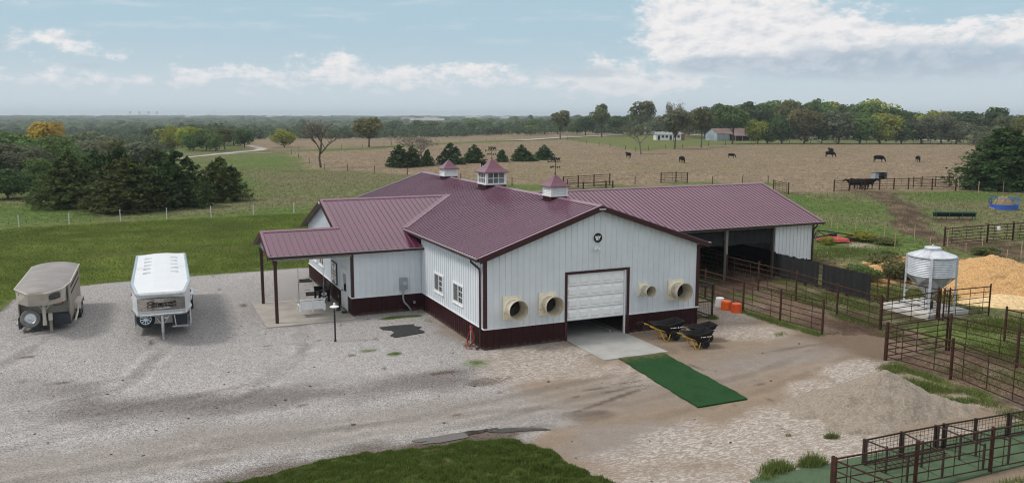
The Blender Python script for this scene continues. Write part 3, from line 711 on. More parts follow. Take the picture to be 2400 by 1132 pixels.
# left wing: front wall, end wall under the porch, back wall
zt = ZW+SL*EO-0.09
def zw(y): return ZW+SL*(min(y-(YW-EO), YB+EO-y))-0.09
wall('wall', (XL, YW, 0), X, -Y, [[(0, WH), (-XL, WH), (-XL, zt), (0, zt)]], [[(0, 0), (-XL, 0), (-XL, WH), (0, WH)]])
PD = [(9.50, 10.84)]; pw = [(15.28, 16.6), (17.4, 18.72)]
hol = [[(a, 1.46), (b, 1.46), (b, 2.36), (a, 2.36)] for a, b in pw]
wall('wall', (XL, 0, 0), Y, -X, [[(YW, WH), (9.50, WH), (9.50, 2.24), (10.84, 2.24), (10.84, WH), (YB, WH), (YB, zw(YB)), (YR, zw(YR)), (YW, zw(YW))]]+hol,
     [[(YW, 0), (9.50, 0), (9.50, WH), (YW, WH)]])
q = MB(); L_ = [[(10.84, 0), (YB, 0), (YB, WH), (10.84, WH)]]; q.plate(L_, (XL-0.006, 0, 0), Y, Z, -X, 0.04); q.ribs(L_, (XL-0.006, 0, 0), Y, Z, -X, 0.29, 0.14, 0.055, 0.019); q.build('wainscot', wain, barn)
wall('wall', (XL, YB, 0), X, Y, [[(0, WH), (-XL, WH), (-XL, zt), (0, zt)]], [[(0, 0), (-XL, 0), (-XL, WH), (0, WH)]])
# right wing: open front with a closed end bay
OX = 23.22
wall('wall', (OX, YW, 0), X, -Y, [[(0, WH), (XR-OX, WH), (XR-OX, zt), (0, zt)]], [[(0, 0), (XR-OX, 0), (XR-OX, WH), (0, WH)]])
wall('wall', (XR, 0, 0), Y, X, [[(YW, WH), (YB, WH), (YB, zw(YB)), (YR, zw(YR)), (YW, zw(YW))]], [[(YW, 0), (YB, 0), (YB, WH), (YW, WH)]])
wall('wall', (BW, YB, 0), X, Y, [[(0, WH), (XR-BW, WH), (XR-BW, zt), (0, zt)]], [[(0, 0), (XR-BW, 0), (XR-BW, WH), (0, WH)]])

# roofs
def roof(name, o, U, V, N, loops, step=0.3, off=0.15, h=0.036, w=0.05, mat=roofm):
    b = MB(); b.plate(loops, o, U, V, N, 0.05); b.ribs(loops, o, U, V, N, step, off, w, h, top=0.75); return b.build(name, mat, barn)
ct = 1/math.sqrt(1+SL*SL); st = SL*ct
sl_m = (BW/2+OV)/ct; rl = BL+0.29+OG
VL, NL = Vector((ct, 0, st)), Vector((-st, 0, ct)); VR, NR = Vector((-ct, 0, st)), Vector((st, 0, ct))
roof_l = roof('roof', (-OV, -OG, HE), Y, VL, NL, [[(0, 0), (rl, 0), (rl, sl_m), (0, sl_m)]], 0.305, 0.1, .03)
roof('roof', (BW+OV, -OG, HE), Y, VR, NR, [[(0, 0), (rl, 0), (rl, sl_m), (0, sl_m)]], 0.305, 0.1, .03)
VF, NF = Vector((0, ct, st)), Vector((0, -st, ct)); VB, NB = Vector((0, -ct, st)), Vector((0, st, ct))
ye = YW-EO; ye2 = YB+EO
def vy(y): return (y-ye)/ct
xm = -OV+(HW_-HE)/SL; yv = ye+(HE-ZW)/SL          # valley end points
XE = -7.78; GX = XL-0.345; YP = 10.9; ZP = ZW+SL*(YP-ye)
roof('roof', (0, ye, ZW), X, VF, NF, [[(XE, 0), (-0.02, 0), (-0.02, vy(yv-0.12)), (-OV, vy(yv)), (xm, vy(YR)), (GX, vy(YR)), (GX, vy(YP)), (XE, vy(YP))]], 0.3, 0.16)
roof('roof', (0, ye2, ZW), X, VB, NB, [[(GX, 0), (-0.02, 0), (-0.02, vy(yv-0.12)), (-OV, vy(yv)), (xm, vy(YR)), (GX, vy(YR))]], 0.3, 0.16)
roof('porch_roof', (0, 2*YP-ye, ZW), X, VB, NB, [[(XE, 0), (XL, 0), (XL, vy(YP)), (XE, vy(YP))]], 0.3, 0.16)
RXE = XR+0.48; xm2 = BW-xm
roof('roof', (0, ye, ZW), X, VF, NF, [[(BW+0.03, 0), (RXE, 0), (RXE, vy(YR)), (xm2, vy(YR)), (BW+OV, vy(yv)), (BW+0.03, vy(yv-0.12))]], 0.3, 0.22)
roof('roof', (0, ye2, ZW), X, VB, NB, [[(BW+0.03, 0), (RXE, 0), (RXE, vy(YR)), (xm2, vy(YR)), (BW+OV, vy(yv)), (BW+0.03, vy(yv-0.12))]], 0.3, 0.22)
# ridge caps
def cap(a, b, side, parent=barn):
    a = Vector(a); b = Vector(b); s_ = Vector(side); m = MB()
    up = Vector((0, 0, 0.045)); dn = s_*0.17-Vector((0, 0, 0.17*SL-0.035)); dn2 = -s_*0.17-Vector((0, 0, 0.17*SL-0.035))
    v = [a+dn2, a+up, a+dn, b+dn2, b+up, b+dn, a+dn2-Z*.03, a+dn-Z*.03, b+dn2-Z*.03, b+dn-Z*.03]
    m.add(v, [(0, 1, 4, 3), (1, 2, 5, 4), (0, 3, 8, 6), (2, 7, 9, 5), (0, 6, 7, 2, 1), (3, 4, 5, 9, 8)]); return m.build('ridge_cap', capm, parent)
cap((BW/2, -OG-0.01, HR), (BW/2, BL+0.3, HR), X)
cap((GX, YR, HW_), (xm+0.25, YR, HW_), Y); cap((xm2-0.25, YR, HW_), (RXE, YR, HW_), Y)
cap((XE-0.01, YP, ZP), (GX+0.25, YP, ZP), Y)
# valley flashings (flat strips each side of the valley)
def strip(a, b, w, n, name='valley_flashing', mat=capm):
    m = MB(); a = Vector(a); b = Vector(b); n = Vector(n).normalized(); m.bar(a+n*0.032, b+n*0.032, w, 0.006, up=n); return m.build(name, mat, barn)
va, vb = Vector((-OV, yv, HE)), Vector((xm, YR, HW_))
dirv = (vb-va).normalized()
strip(va+NF.cross(dirv)*0.10, vb+NF.cross(dirv)*0.10, 0.19, NF); strip(va-NL.cross(dirv)*0.10, vb-NL.cross(dirv)*0.10, 0.19, NL)
strip((-OV, -OG+.03, HE+.0), (BW/2, -OG+.03, HR), 0.12, NL, 'rake_cap'); strip((GX+.05, YP, ZP), (GX+.05, YR, HW_), 0.13, NF, 'rake_cap'); strip((XE+.05, ye, ZW), (XE+.05, YP, ZP), 0.13, NF, 'rake_cap'); strip((RXE-.05, ye, ZW), (RXE-.05, YR, HW_), 0.15, NF, 'rake_cap')
strip((-OV, BL+.25, HE), (BW/2, BL+.25, HR), 0.2, NL, 'rake_cap')
# rake boards, soffits, fascias
def rake(a, b, out):
    m = MB(); a = Vector(a); b = Vector(b); o = Vector(out); m.bar(a-Z*0.125+o*0.012, b-Z*0.125+o*0.012, 0.035, 0.21, up=Z); return m.build('rake_board', trimr, barn)
rake((-OV, -OG, HE), (BW/2, -OG, HR), -Y); rake((BW/2, -OG, HR), (BW+OV, -OG, HE), -Y)
rake((-OV, BL+.29, HE), (BW/2, BL+.29, HR), Y); rake((BW/2, BL+.29, HR), (BW+OV, BL+.29, HE), Y)
rake((GX, YP+.1, ZP+.03), (GX, YR, HW_), -X); rake((GX, YR, HW_), (GX, ye2, ZW), -X)
rake((XE, ye, ZW), (XE, YP, ZP), -X); rake((XE, YP, ZP), (XE, 2*YP-ye, ZW), -X)
rake((RXE, ye, ZW), (RXE, YR, HW_), X); rake((RXE, YR, HW_), (RXE, ye2, ZW), X)
def soff(*q): m = MB(); (m.bar(*q) if len(q) == 4 else m.box(*q)); return m.build('soffit', soffit, barn)
for (a, b) in (((-OV, -OG/2, HE-.09), (BW/2, -OG/2, HR-.09)), ((BW/2, -OG/2, HR-.09), (BW+OV, -OG/2, HE-.09))): soff(a, b, OG-.03, 0.03)
soff((GX+.18, YR, HW_-.1), (GX+.18, ye2, ZW-.1), .3, .03); soff((GX+.18, ye, ZW-.1), (GX+.18, YR, HW_-.1), .3, .03)
soff((XE+.17, YP, ZP-.1), (XE+.17, 2*YP-ye, ZW-.1), .3, .03); soff((XE+.17, ye, ZW-.1), (XE+.17, YP, ZP-.1), .3, .03)
soff(-OV+.02, 0, HE-.16, 0, yv, HE-.13); soff(BW, 0, HE-.16, BW+OV-.02, yv, HE-.13)
soff(XL, ye+.03, ZW-.16, 0, YW, ZW-.13); soff(BW, ye+.03, ZW-.17, RXE, YW-.05, ZW-.14)
def gutter(a, b, out):
    a = Vector(a); b = Vector(b); o = Vector(out); m = MB(); m.bar(a+o*0.065-Z*0.075, b+o*0.065-Z*0.075, 0.12, 0.12, up=Z); g = m.build('gutter', gutm, barn)
    l = MB(); l.bar(a+o*0.095-Z*0.008, b+o*0.095-Z*0.008, 0.075, 0.03, up=Z); l.build('gutter_lip', liptm, g)
gutter((-OV, -OG, HE), (-OV, yv-.1, HE), -X); gutter((BW+OV, -OG, HE), (BW+OV, yv-.1, HE), X)
gutter((XE, ye, ZW), (0.02, ye, ZW), -Y); gutter((BW+.3, ye, ZW), (RXE+.05, ye, ZW), -Y)
gutter((XE, 2*YP-ye, ZW), (XL, 2*YP-ye, ZW), Y); gutter((GX, ye2, ZW), (0, ye2, ZW), Y)
# corner posts, white base strip
def corner(x, y, z0, z1, sx, sy):
    m = MB(); m.box(min(x, x+sx*.15), min(y-sy*.028, y-sy*.0), z0, max(x, x+sx*.15), max(y-sy*.028, y), z1); m.box(min(x-sx*.028, x), min(y-sy*.027, y+sy*.15), z0, max(x-sx*.028, x), max(y-sy*.027, y+sy*.15), z1); return m.build('corner_trim', trimr, barn)
corner(0, 0, WH+.05, HE-.12, 1, 1); corner(BW, 0, WH+.05, HE-.12, -1, 1); corner(XL, YW, WH+.05, ZW-.17, 1, 1); corner(XR, YW, 0, ZW-.17, -1, 1); corner(XL, YB, WH+.05, ZW-.1, 1, -1); corner(XR, YB, 0, ZW-.1, -1, -1)
for a, b in (((-.03, -.03), (DX0-.12, -.03)), ((DX1+.12, -.03), (BW+.03, -.03)), ((-.03, -.012), (-.03, YW-.02)), ((XL-.03, YW-.03), (-.045, YW-.03)), ((XL-.03, YW-.012), (XL-.03, 9.44)), ((XL-.03, 10.9), (XL-.03, YB)), ((OX, YW-.03), (XR-.02, YW-.03))):
    m = MB(); m.bar((*a, WH+.012), (*b, WH+.012), .042, .05); m.build('base_strip', whitem, barn)
for q_ in ((.02, -.022, -.1, DX0-.05, .02, .03), (DX1+.05, -.022, -.1, BW-.02, .02, .05)): m = MB(); m.box(*q_); m.build('foundation', concrete, barn)

# garage door, partly raised
g = MB(); g.box(DX0-.10, -.035, 0, DX0+.02, .02, DZ+.1); g.box(DX1-.02, -.035, 0, DX1+.13, .02, DZ+.1); g.box(DX0+.02, -.034, DZ, DX1-.02, .02, DZ+.1); g.build('door_frame', trimr, barn)
gd = MB(); gz0, gz1 = 0.91, 3.02; gx0, gx1 = DX0+.03, DX1-.11
gd.box(gx0, .10, gz0, gx1, .14, gz1); rows = 4; rh = (gz1-gz0)/rows; cw = (gx1-gx0)/5
for r_ in range(rows):
    gd.box(gx0, .094, gz0+r_*rh-.012, gx1, .1, gz0+r_*rh+.012, 1)
    for c_ in range(5):
        x0, x1 = gx0+c_*cw+.07, gx0+(c_+1)*cw-.07; z0, z1 = gz0+r_*rh+.10, gz0+(r_+1)*rh-.10
        e, f_ = .05, .032
        gd.add([(x0, .1, z0), (x1, .1, z0), (x1, .1, z1), (x0, .1, z1), (x0+e, .1-f_, z0+e), (x1-e, .1-f_, z0+e), (x1-e, .1-f_, z1-e), (x0+e, .1-f_, z1-e)], [(0, 1, 5, 4), (1, 2, 6, 5), (2, 3, 7, 6), (3, 0, 4, 7), (4, 5, 6, 7)])
gdo = gd.build('garage_door', [mk('door_white', (.88, .89, .90), .35, var=.03), mk('door_seam', (0.36, 0.36, 0.38))], barn)
m = MB(); m.box(DX1-.10, .02, 0, DX1-.035, .12, DZ); m.build('door_track', whitem, barn)
# dark inside of the main block: back partition, ceiling, side walls, a low kerb
m = MB(); m.plate([[(0.05, 0), (BW-.05, 0), (BW-.05, 4), (.05, 4)]], (0, 9.0, 0), X, Z, -Y, .05); m.box(.04, .06, 3.5, BW-.04, 8.95, 3.55); m.box(DX0-1.4, .3, .0, DX0-1.3, 8.9, 3.4); m.box(DX1+1.3, .3, 0, DX1+1.4, 8.9, 3.4); m.build('inner_partition', mk('stall_boards', (0.11, 0.085, 0.06), 0.8, var=.3), barn)
m = MB(); m.box(DX1-.6, .5, .05, DX1-.5, 7.5, .16); m.build('kerb', greywood, barn)

# windows
def window(o, u, n, w, h, split=True):
    """frame with a sliding sash: plain screened half and a half with muntins; o = lower left corner seen from outside"""
    o = Vector(o); u = Vector(u); n = Vector(n)
    def bx(mb, a, b, z0, z1, d0, d1):
        p = [o+u*a+n*d0, o+u*b+n*d1]; mb.box(min(p[0].x, p[1].x), min(p[0].y, p[1].y), o.z+z0, max(p[0].x, p[1].x), max(p[0].y, p[1].y), o.z+z1)
    f = MB(); t_ = 0.085
    bx(f, -.03, w+.03, -.03, t_-.03, -.03, .05); bx(f, -.03, w+.03, h-t_+.03, h+.03, -.03, .05); bx(f, -.03, t_-.03, t_-.03, h-t_+.03, -.03, .049); bx(f, w-t_+.03, w+.03, t_-.03, h-t_+.03, -.03, .049); bx(f, w/2-.03, w/2+.03, t_-.03, h-t_+.03, -.02, .035)
    wo = f.build('window', whitem, barn)
    p = MB(); bx(p, t_-.03, w/2-.03, t_-.03, h-t_+.03, -.02, .0); p.build('insect_screen', screen, wo)
    p = MB(); bx(p, w/2+.03, w-t_+.03, t_-.03, h-t_+.03, -.02, -.005); p.build('pane', glass, wo)
    p = MB(); a, b = w/2+.03, w-t_+.03; c = (a+b)/2; bx(p, c-.014, c+.014, t_-.03, h-t_+.03, -.004, .012)
    for k in (1, 2): z_ = t_-.03+(h-2*t_+.06)*k/3; bx(p, a, c-.014, z_-.014, z_+.014, -.004, .011); bx(p, c+.014, b, z_-.014, z_+.014, -.004, .011)
    p.build('muntin', whitem, wo)
    p = MB(); bx(p, -.05, w+.05, -.075, -.03, .0, .075); p.build('sill', whitem, wo)
for a, b in win_m: window((0, b, WZ0), -Y, -X, b-a, WZ1-WZ0)
for a, b in pw: window((XL, b, 1.46), -Y, -X, b-a, .9)
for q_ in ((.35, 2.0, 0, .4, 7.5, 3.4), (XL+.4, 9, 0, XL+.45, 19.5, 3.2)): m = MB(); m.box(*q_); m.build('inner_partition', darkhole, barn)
# porch door with its glass light
d = MB(); d.box(XL-.05, 9.50, .06, XL+.03, 9.60, 2.24); d.box(XL-.05, 10.62, .06, XL+.03, 10.84, 2.24); d.box(XL-.05, 9.60, 2.14, XL+.03, 10.62, 2.24); d.build('door_frame', whitem, barn)
d = MB(); d.plate([[(9.62, .09), (10.60, .09), (10.60, 2.12), (9.62, 2.12)], [(9.80, 1.02), (10.42, 1.02), (10.42, 1.95), (9.80, 1.95)]], (XL-.012, 0, 0), Y, Z, -X, .04)
do = d.build('porch_door', whitem, barn); d = MB(); d.box(XL+.0, 9.80, 1.02, XL+.01, 10.42, 1.95); d.build('pane', glass, do)
d = MB(); d.lathe([(.018, 0), (.018, .05), (.034, .055), (.034, .09), (0, .1)], (XL-.012, 10.52, 1.02), (-1, 0, 0), 10); d.build('handle', blackm, do)
d = MB(); d.box(XL-.07, 9.45, .03, XL-.05, 10.9, .09); d.build('threshold', blackm, do)

# porch: posts, beam, gable end
for y_ in (8.45, 13.25):
    m = MB(); m.box(-7.52, y_-.075, .06, -7.37, y_+.075, 3.13); m.box(-7.55, y_-.1, 2.95, -7.34, y_+.1, 3.10); m.build('porch_post', trimr, barn)
for y_ in (8.40, 13.18): m = MB(); m.box(-7.50, y_, 3.10, XL-.03, y_+.12, 3.33); m.build('porch_beam', greyfas, barn)
pz = lambda y: ZW+SL*min(y-ye, 2*YP-ye-y)-.08
m = MB(); L_ = [[(8.42, 3.13), (13.28, 3.13), (13.28, pz(13.28)), (YP, pz(YP)), (8.42, pz(8.42))]]; m.plate(L_, (-7.47, 0, 0), Y, Z, -X, .04); m.ribs(L_, (-7.47, 0, 0), Y, Z, -X, .29, .1, .05, .018); m.build('porch_gable', siding, barn)
m = MB(); m.box(-7.53, 8.38, 3.07, -7.46, 13.32, 3.14); m.build('gable_trim', trimr, barn)
m = MB(); m.box(-7.40, 8.55, 3.14, XL-.05, 13.2, 3.17); m.build('porch_ceiling', whitem, barn)

# open shed wing: posts, header, curtains, side trim, back stalls
m = MB(); m.box(19.42, YW-.09, 0, 19.58, YW+.07, 3.28); m.build('shed_post', greywood, barn)
m = MB(); m.box(OX-.14, YW-.09, 0, OX, YW+.07, 3.14); m.build('shed_post', mk('dark_wood', (0.09, 0.07, 0.06), .8), barn)
m = MB(); m.box(BW+.05, YW-.06, 3.14, OX, YW-.01, 3.30); m.build('header_board', greyfas, barn)
def curtain(x0, x1, zb):
    m = MB(); n = 24
    for k in range(n):
        a, b = x0+(x1-x0)*k/n, x0+(x1-x0)*(k+1)/n; ya, yb_ = YW+.09+.02*math.sin(k*1.9), YW+.09+.02*math.sin((k+1)*1.9)
        za, zb_ = zb+.09*math.sin(k/n*3.1)+.03*math.sin(k*2.3), zb+.09*math.sin((k+1)/n*3.1)+.03*math.sin((k+1)*2.3)
        m.add([(a, ya, za), (b, yb_, zb_), (b, yb_, 3.14), (a, ya, 3.14), (a, ya+.02, za), (b, yb_+.02, zb_), (b, yb_+.02, 3.14), (a, ya+.02, 3.14)], [(0, 1, 2, 3), (7, 6, 5, 4), (0, 4, 5, 1)])
    return m.build('rolled_curtain', shade, barn)
curtain(BW+.1, 19.4, 2.18); curtain(19.6, OX-.16, 2.14)
for k in range(4): m = MB(); m.box(12.2+k*3.3, YB-2.6, 0, 12.35+k*3.3, YB-2.45, 3.2); m.build('inner_post', greywood, barn)
# downspouts
def spout(pts, base):
    m = MB(); m.path(pts, .05, 8); return m.build('downspout', gutm, barn, True)
spout([(-OV-.06, .52, HE-.13), (-OV-.06, .52, HE-.24), (-.22, .42, HE-.42), (-.09, .34, HE-.55), (-.085, .30, HE-.75), (-.085, .28, .22), (-.1, .27, .12), (-.30, .24, .06)], 0)
spout([(XR-.10, ye-.06, ZW-.13), (XR-.10, ye-.05, ZW-.25), (XR-.1, YW-.2, ZW-.42), (XR-.1, YW-.09, ZW-.55), (XR-.1, YW-.085, .15)], 0)
spout([(BW+OV+.05, .4, HE-.13), (BW+OV+.05, .4, HE-.22), (BW+.15, .3, HE-.45), (BW+.09, .25, HE-.6), (BW+.09, .25, .1)], 0)
# electric meter and conduit, outlets
em_ = MB(); em_.box(-1.25, YW-.17, 1.20, -.83, YW-.02, 1.80); em = em_.build('meter_box', greybox, barn)
m = MB(); m.lathe([(.115, 0), (.115, .03), (.09, .04), (.09, .09), (.06, .1), (0, .1)], (-1.0, YW-.17, 1.50), (0, -1, 0), 20); m.build('meter_dial', mk('meter_glass', (0.45, 0.47, 0.47), .2), em)
m = MB(); m.path([(-1.06, YW-.09, 1.2), (-1.06, YW-.09, .72), (-1.0, YW-.1, .52), (-.82, YW-.12, .32), (-.68, YW-.14, .12), (-.66, YW-.16, -.02)], .052, 10); m.build('conduit', galvd, em, True)
m = MB(); m.box(-.50, YW-.06, .40, -.39, YW-.02, .53); m.build('outlet_cover', greybox, barn)
m = MB(); m.box(XL-.06, 11.55, .40, XL-.02, 11.63, .53); m.build('outlet_cover', greybox, barn)
# exhaust fans with cones
def fan(x0, x1, z0, z1, r0, r1, ln):
    cx, cz = (x0+x1)/2, (z0+z1)/2
    m = MB(); m.box(x0, -.10, z0, x1, -.02, z1); m.lathe([(min(x1-x0, z1-z0)*.48, 0), (r0*1.02, .10), (r0, .14)], (cx, -.10, cz), (0, -1, 0), 28, cap=False)
    for dz in (-.06, .02): m.lathe([(.02, 0), (.02, .012), (0, .012)], (x0+.07, -.10, cz-.12+dz*2), (0, -1, 0), 8, 1)
    f = m.build('exhaust_fan', [cream, blackm], barn, True)
    m = MB(); m.lathe([(r0*.96, 0), (r0*.97, .02), (r0*.99, .2), (r1, ln), (r1+.018, ln), (r1+.018, ln-.05), (r0+.02, .22), (r0+.01, 0)], (cx, -.2, cz), (0, -1, 0), 36, cap=False); m.build('fan_cone', coned, f, True)
    m = MB(); m.lathe([(r0*.95, 0), (r0*.95, .01)], (cx, -.15, cz), (0, -1, 0), 24)
    for k in range(5):
        a = k*2*math.pi/5+.3; c_, s_ = math.cos(a), math.sin(a); c2, s2 = math.cos(a+.7), math.sin(a+.7); R_ = r0*.9
        m.add([(cx+c_*.06, -.17, cz+s_*.06), (cx+c_*R_, -.17, cz+s_*R_), (cx+c2*R_, -.24, cz+s2*R_), (cx+c2*.06, -.2, cz+s2*.06)], [(0, 1, 2, 3)])
    m.lathe([(.07, 0), (.07, .1), (0, .12)], (cx, -.16, cz), (0, -1, 0), 12); m.build('fan_blade', mk('fan_dark', (0.015, 0.013, 0.012), .6) if 'fan_dark' not in MATS else MATS['fan_dark'], f)
fan(.84, 1.68, 1.32, 2.34, .36, .43, .62); fan(2.56, 3.42, 1.34, 2.36, .36, .43, .62); fan(7.70, 8.22, 1.80, 2.36, .21, .255, .55); fan(9.34, 10.20, 1.42, 2.40, .36, .43, .62)
# little white maker's plate at the gable peak
m = MB(); m.box(BW/2-.13, -OG-.05, HR-.20, BW/2+.13, -OG-.034, HR-.11); pl = m.build('peak_plate', trimr, barn)
for k, (a, w_) in enumerate(((-.11, .05), (-.045, .03), (-.005, .04), (.045, .03), (.085, .035))):
    pass
text_mesh('MORTON', .075, whitem, 'lettering', pl, frame_m((BW/2, -OG-.052, HR-.155), X, Z, -Y), offset=.004)
m = MB(); m.box(GX-.06, YR-.1, HW_-.22, GX-.03, YR+.1, HW_-.08); m.build('peak_plate', whitem, barn)
# cupolas
def cupola(y, w, hb, hbase, hr, kind, vane):
    cx = BW/2; z0 = HR-SL*w/2-.1; zb = HR+hbase; zt_ = zb+hb; h = w/2
    m = MB(); m.box(cx-h*.97, y-h*.97, z0, cx+h*.97, y+h*.97, zb-.002); m.box(cx-h*1.18, y-h*1.14, HR-SL*h*1.16-.0, cx-h*.97, y+h*1.14, HR-SL*h*1.16+.05); c = m.build('cupola', wain, barn)
    m = MB(); p = .09
    if kind == 'louvre':
        m.box(cx-h+.05, y-h+.05, zb, cx+h-.05, y+h-.05, zt_)
        for sx, sy in ((-1, -1), (1, -1), (-1, 1), (1, 1)): m.box(cx+sx*h-(p if sx > 0 else 0), y+sy*h-(p if sy > 0 else 0), zb, cx+sx*h+(p if sx < 0 else 0), y+sy*h+(p if sy < 0 else 0), zt_)
        m.box(cx-h-.012, y-h-.012, zb, cx+h+.012, y+h+.012, zb+.06); m.box(cx-h-.012, y-h-.012, zt_-.05, cx+h+.012, y+h+.012, zt_); m.build('cupola_frame', whitem, c)
        n = 5; lv = MB()
        for k in range(n):
            za = zb+.07+(hb-.13)*k/n; zc = za+(hb-.13)/n*.92
            for s_ in (-1, 1):
                lv.add([(cx-h+p, y+s_*(h-.005), za), (cx+h-p, y+s_*(h-.005), za), (cx+h-p, y+s_*(h-.05), zc), (cx-h+p, y+s_*(h-.05), zc)], [(0, 1, 2, 3)]); lv.add([(cx+s_*(h-.005), y-h+p, za), (cx+s_*(h-.005), y+h-p, za), (cx+s_*(h-.05), y+h-p, zc), (cx+s_*(h-.05), y-h+p, zc)], [(0, 1, 2, 3)])
        lv.build('louvre', whitem, c)
    else:
        for sx, sy in ((-1, -1), (1, -1), (-1, 1), (1, 1)): m.box(cx+sx*h-(.14 if sx > 0 else 0), y+sy*h-(.14 if sy > 0 else 0), zb, cx+sx*h+(.14 if sx < 0 else 0), y+sy*h+(.14 if sy < 0 else 0), zt_)
        m.box(cx-h-.012, y-h-.012, zb, cx+h+.012, y+h+.012, zb+.09); m.box(cx-h-.012, y-h-.012, zt_-.06, cx+h+.012, y+h+.012, zt_); m.build('cupola_frame', whitem, c)
        mu = MB(); gl = MB(); a0, a1 = -h+.14, h-.14; zm = (zb+.09+zt_-.06)/2
        for s_ in (-1, 1):
            for q_ in (1, 2):
                t_ = a0+(a1-a0)*q_/3; mu.box(cx+t_-.018, y+s_*(h-.03)-.015, zb+.09, cx+t_+.018, y+s_*(h-.03)+.015, zt_-.06); mu.box(cx+s_*(h-.03)-.015, y+t_-.018, zb+.09, cx+s_*(h-.03)+.015, y+t_+.018, zt_-.06)
            mu.box(cx+a0, y+s_*(h-.03)-.014, zm-.018, cx+a1, y+s_*(h-.03)+.014, zm+.018); mu.box(cx+s_*(h-.03)-.014, y+a0, zm-.018, cx+s_*(h-.03)+.014, y+a1, zm+.018)
            gl.box(cx+a0, y+s_*(h-.05)-.004, zb+.09, cx+a1, y+s_*(h-.05)+.004, zt_-.06); gl.box(cx+s_*(h-.05)-.004, y+a0, zb+.09, cx+s_*(h-.05)+.004, y+a1, zt_-.06)
        mu.build('muntin', whitem, c); gl.build('pane', mk('cupola_glass', (0.16, 0.17, 0.175), .1, var=.4, scale=1.2) , c)
    m = MB(); prof = [(1.22, -.03), (1.22, 0), (.78, .30), (.42, .64), (.16, .92), (.0, 1.0)]; V_ = []
    for r_, t_ in prof: V_ += [(cx+sx*h*r_, y+sy*h*r_, zt_+(t_*hr if t_ > 0 else t_)) for sx, sy in ((-1, -1), (1, -1), (1, 1), (-1, 1))]
    F_ = [(3, 2, 1, 0)]
    for i in range(len(prof)-1):
        for k in range(4): F_.append((i*4+k, i*4+(k+1) % 4, i*4+4+(k+1) % 4, i*4+4+k))
    m.add(V_, F_); m.build('cupola_roof', capm if False else mk('cupola_metal', (0.14, 0.045, 0.075), .28, spec=.8) if 'cupola_metal' not in MATS else MATS['cupola_metal'], c)
    if vane:
        m = MB(); zt2 = zt_+hr; m.tube((cx, y, zt2-.1), (cx, y, zt2+.58*vane), .017); m.lathe([(0, 0), (.05, .03), (.05, .06), (0, .1)], (cx, y, zt2), n=10)
        zc = zt2+.28*vane
        for dx, dy in ((1, 0), (0, 1)): m.bar((cx-dx*.2, y-dy*.2, zc), (cx+dx*.2, y+dy*.2, zc), .018)
        zc2 = zt2+.50*vane; m.bar((cx-.30, y, zc2), (cx+.30, y, zc2), .03); m.add([(cx-.30, y-.01, zc2), (cx-.42, y-.01, zc2+.06), (cx-.42, y-.01, zc2-.06), (cx-.30, y+.01, zc2), (cx-.42, y+.01, zc2+.06), (cx-.42, y+.01, zc2-.06)], [(0, 1, 2), (5, 4, 3), (0, 3, 4, 1), (2, 1, 4, 5)])
        wv = m.build('weathervane', blackm, c)
        tm = text_mesh('XEW', .22, blackm, 'letters_tmp', None, frame_m((cx+.02, y, zc2+.11), X, Z, -Y), extrude=.012, offset=.012)
        t2 = [text_mesh(s_, .12, blackm, 'letters_tmp', None, frame_m((cx+dx, y+dy, zc), X, Z, -Y), extrude=.008, offset=.006) for s_, dx, dy in (('W', -.24, 0), ('E', .24, 0), ('S', 0, -.24), ('N', 0, .24))]
        join_into(wv, [tm]+t2)
def join_into(o, others):
    vs = [tuple(v.co) for v in o.data.vertices]; fs = [tuple(p.vertices) for p in o.data.polygons]
    for q in others:
        n = len(vs); vs += [tuple(v.co) for v in q.data.vertices]; fs += [tuple(n+i for i in p.vertices) for p in q.data.polygons]
        bpy.data.objects.remove(q)
    me = bpy.data.meshes.new(o.name); me.from_pydata(vs, [], fs); me.materials.append(o.data.materials[0]); me.update(); o.data = me
cupola(4.34, .92, .50, .05, .56, 'louvre', 1.25); cupola(12.44, 1.28, .72, .05, .72, 'window', 1.0); cupola(19.85, .92, .50, .05, .56, 'louvre', 0)

# ------------------------------------------------------------------ things fixed to or standing by the barn
sg = thing('round_sign', 'round black sign with a white letter high on the front gable', 'sign', (5.50, -.02, 4.63), world=True)
m = MB(); m.lathe([(.245, 0), (.245, .02), (0, .02)], (5.5, -.025, 4.63), (0, -1, 0), 32); m.build('sign_rim', whitem, sg)
m = MB(); m.lathe([(.222, 0), (.222, .03), (0, .03)], (5.5, -.025, 4.63), (0, -1, 0), 32); m.build('sign_disc', blackm, sg)
m = MB(); yq = -.06
def flat(mb, pts, y0=-.057, y1=-.063):
    n = len(pts); mb.add([(5.5+a*1.22, y1, 4.62+b*1.22) for a, b in pts]+[(5.5+a*1.22, y0, 4.62+b*1.22) for a, b in pts], [tuple(range(n)), tuple(reversed(range(n, 2*n)))]+[(k, n+k, n+(k+1) % n, (k+1) % n) for k in range(n)])
flat(m, [(-.125, .075), (-.065, -.085), (-.022, -.085), (.01, -.02), (-.02, .075)]); flat(m, [(.12, .075), (.03, -.085), (.012, -.06), (.045, .0), (.02, .03), (.07, .075)]); flat(m, [(.0, .10), (.03, .085), (.015, .045), (.055, -.01), (.022, -.03), (.035, -.012), (-.002, .045)])
m.build('letter', whitem, sg)
sc = thing('security_camera', 'small white twin floodlight camera below the round sign', 'camera', (5.40, -.02, 4.18), world=True)
m = MB(); m.lathe([(.06, 0), (.06, .04), (0, .05)], (5.40, -.02, 4.19), (0, -1, 0), 14); m.build('base', whitem, sc)
for dx in (-.09, .10):
    m = MB(); m.lathe([(.04, 0), (.062, .06), (.062, .17), (.05, .19), (0, .19)], (5.40+dx*.5, -.07, 4.20), (dx*4, -.8, -.45), 14); m.build('lamp_head', whitem, sc, True)
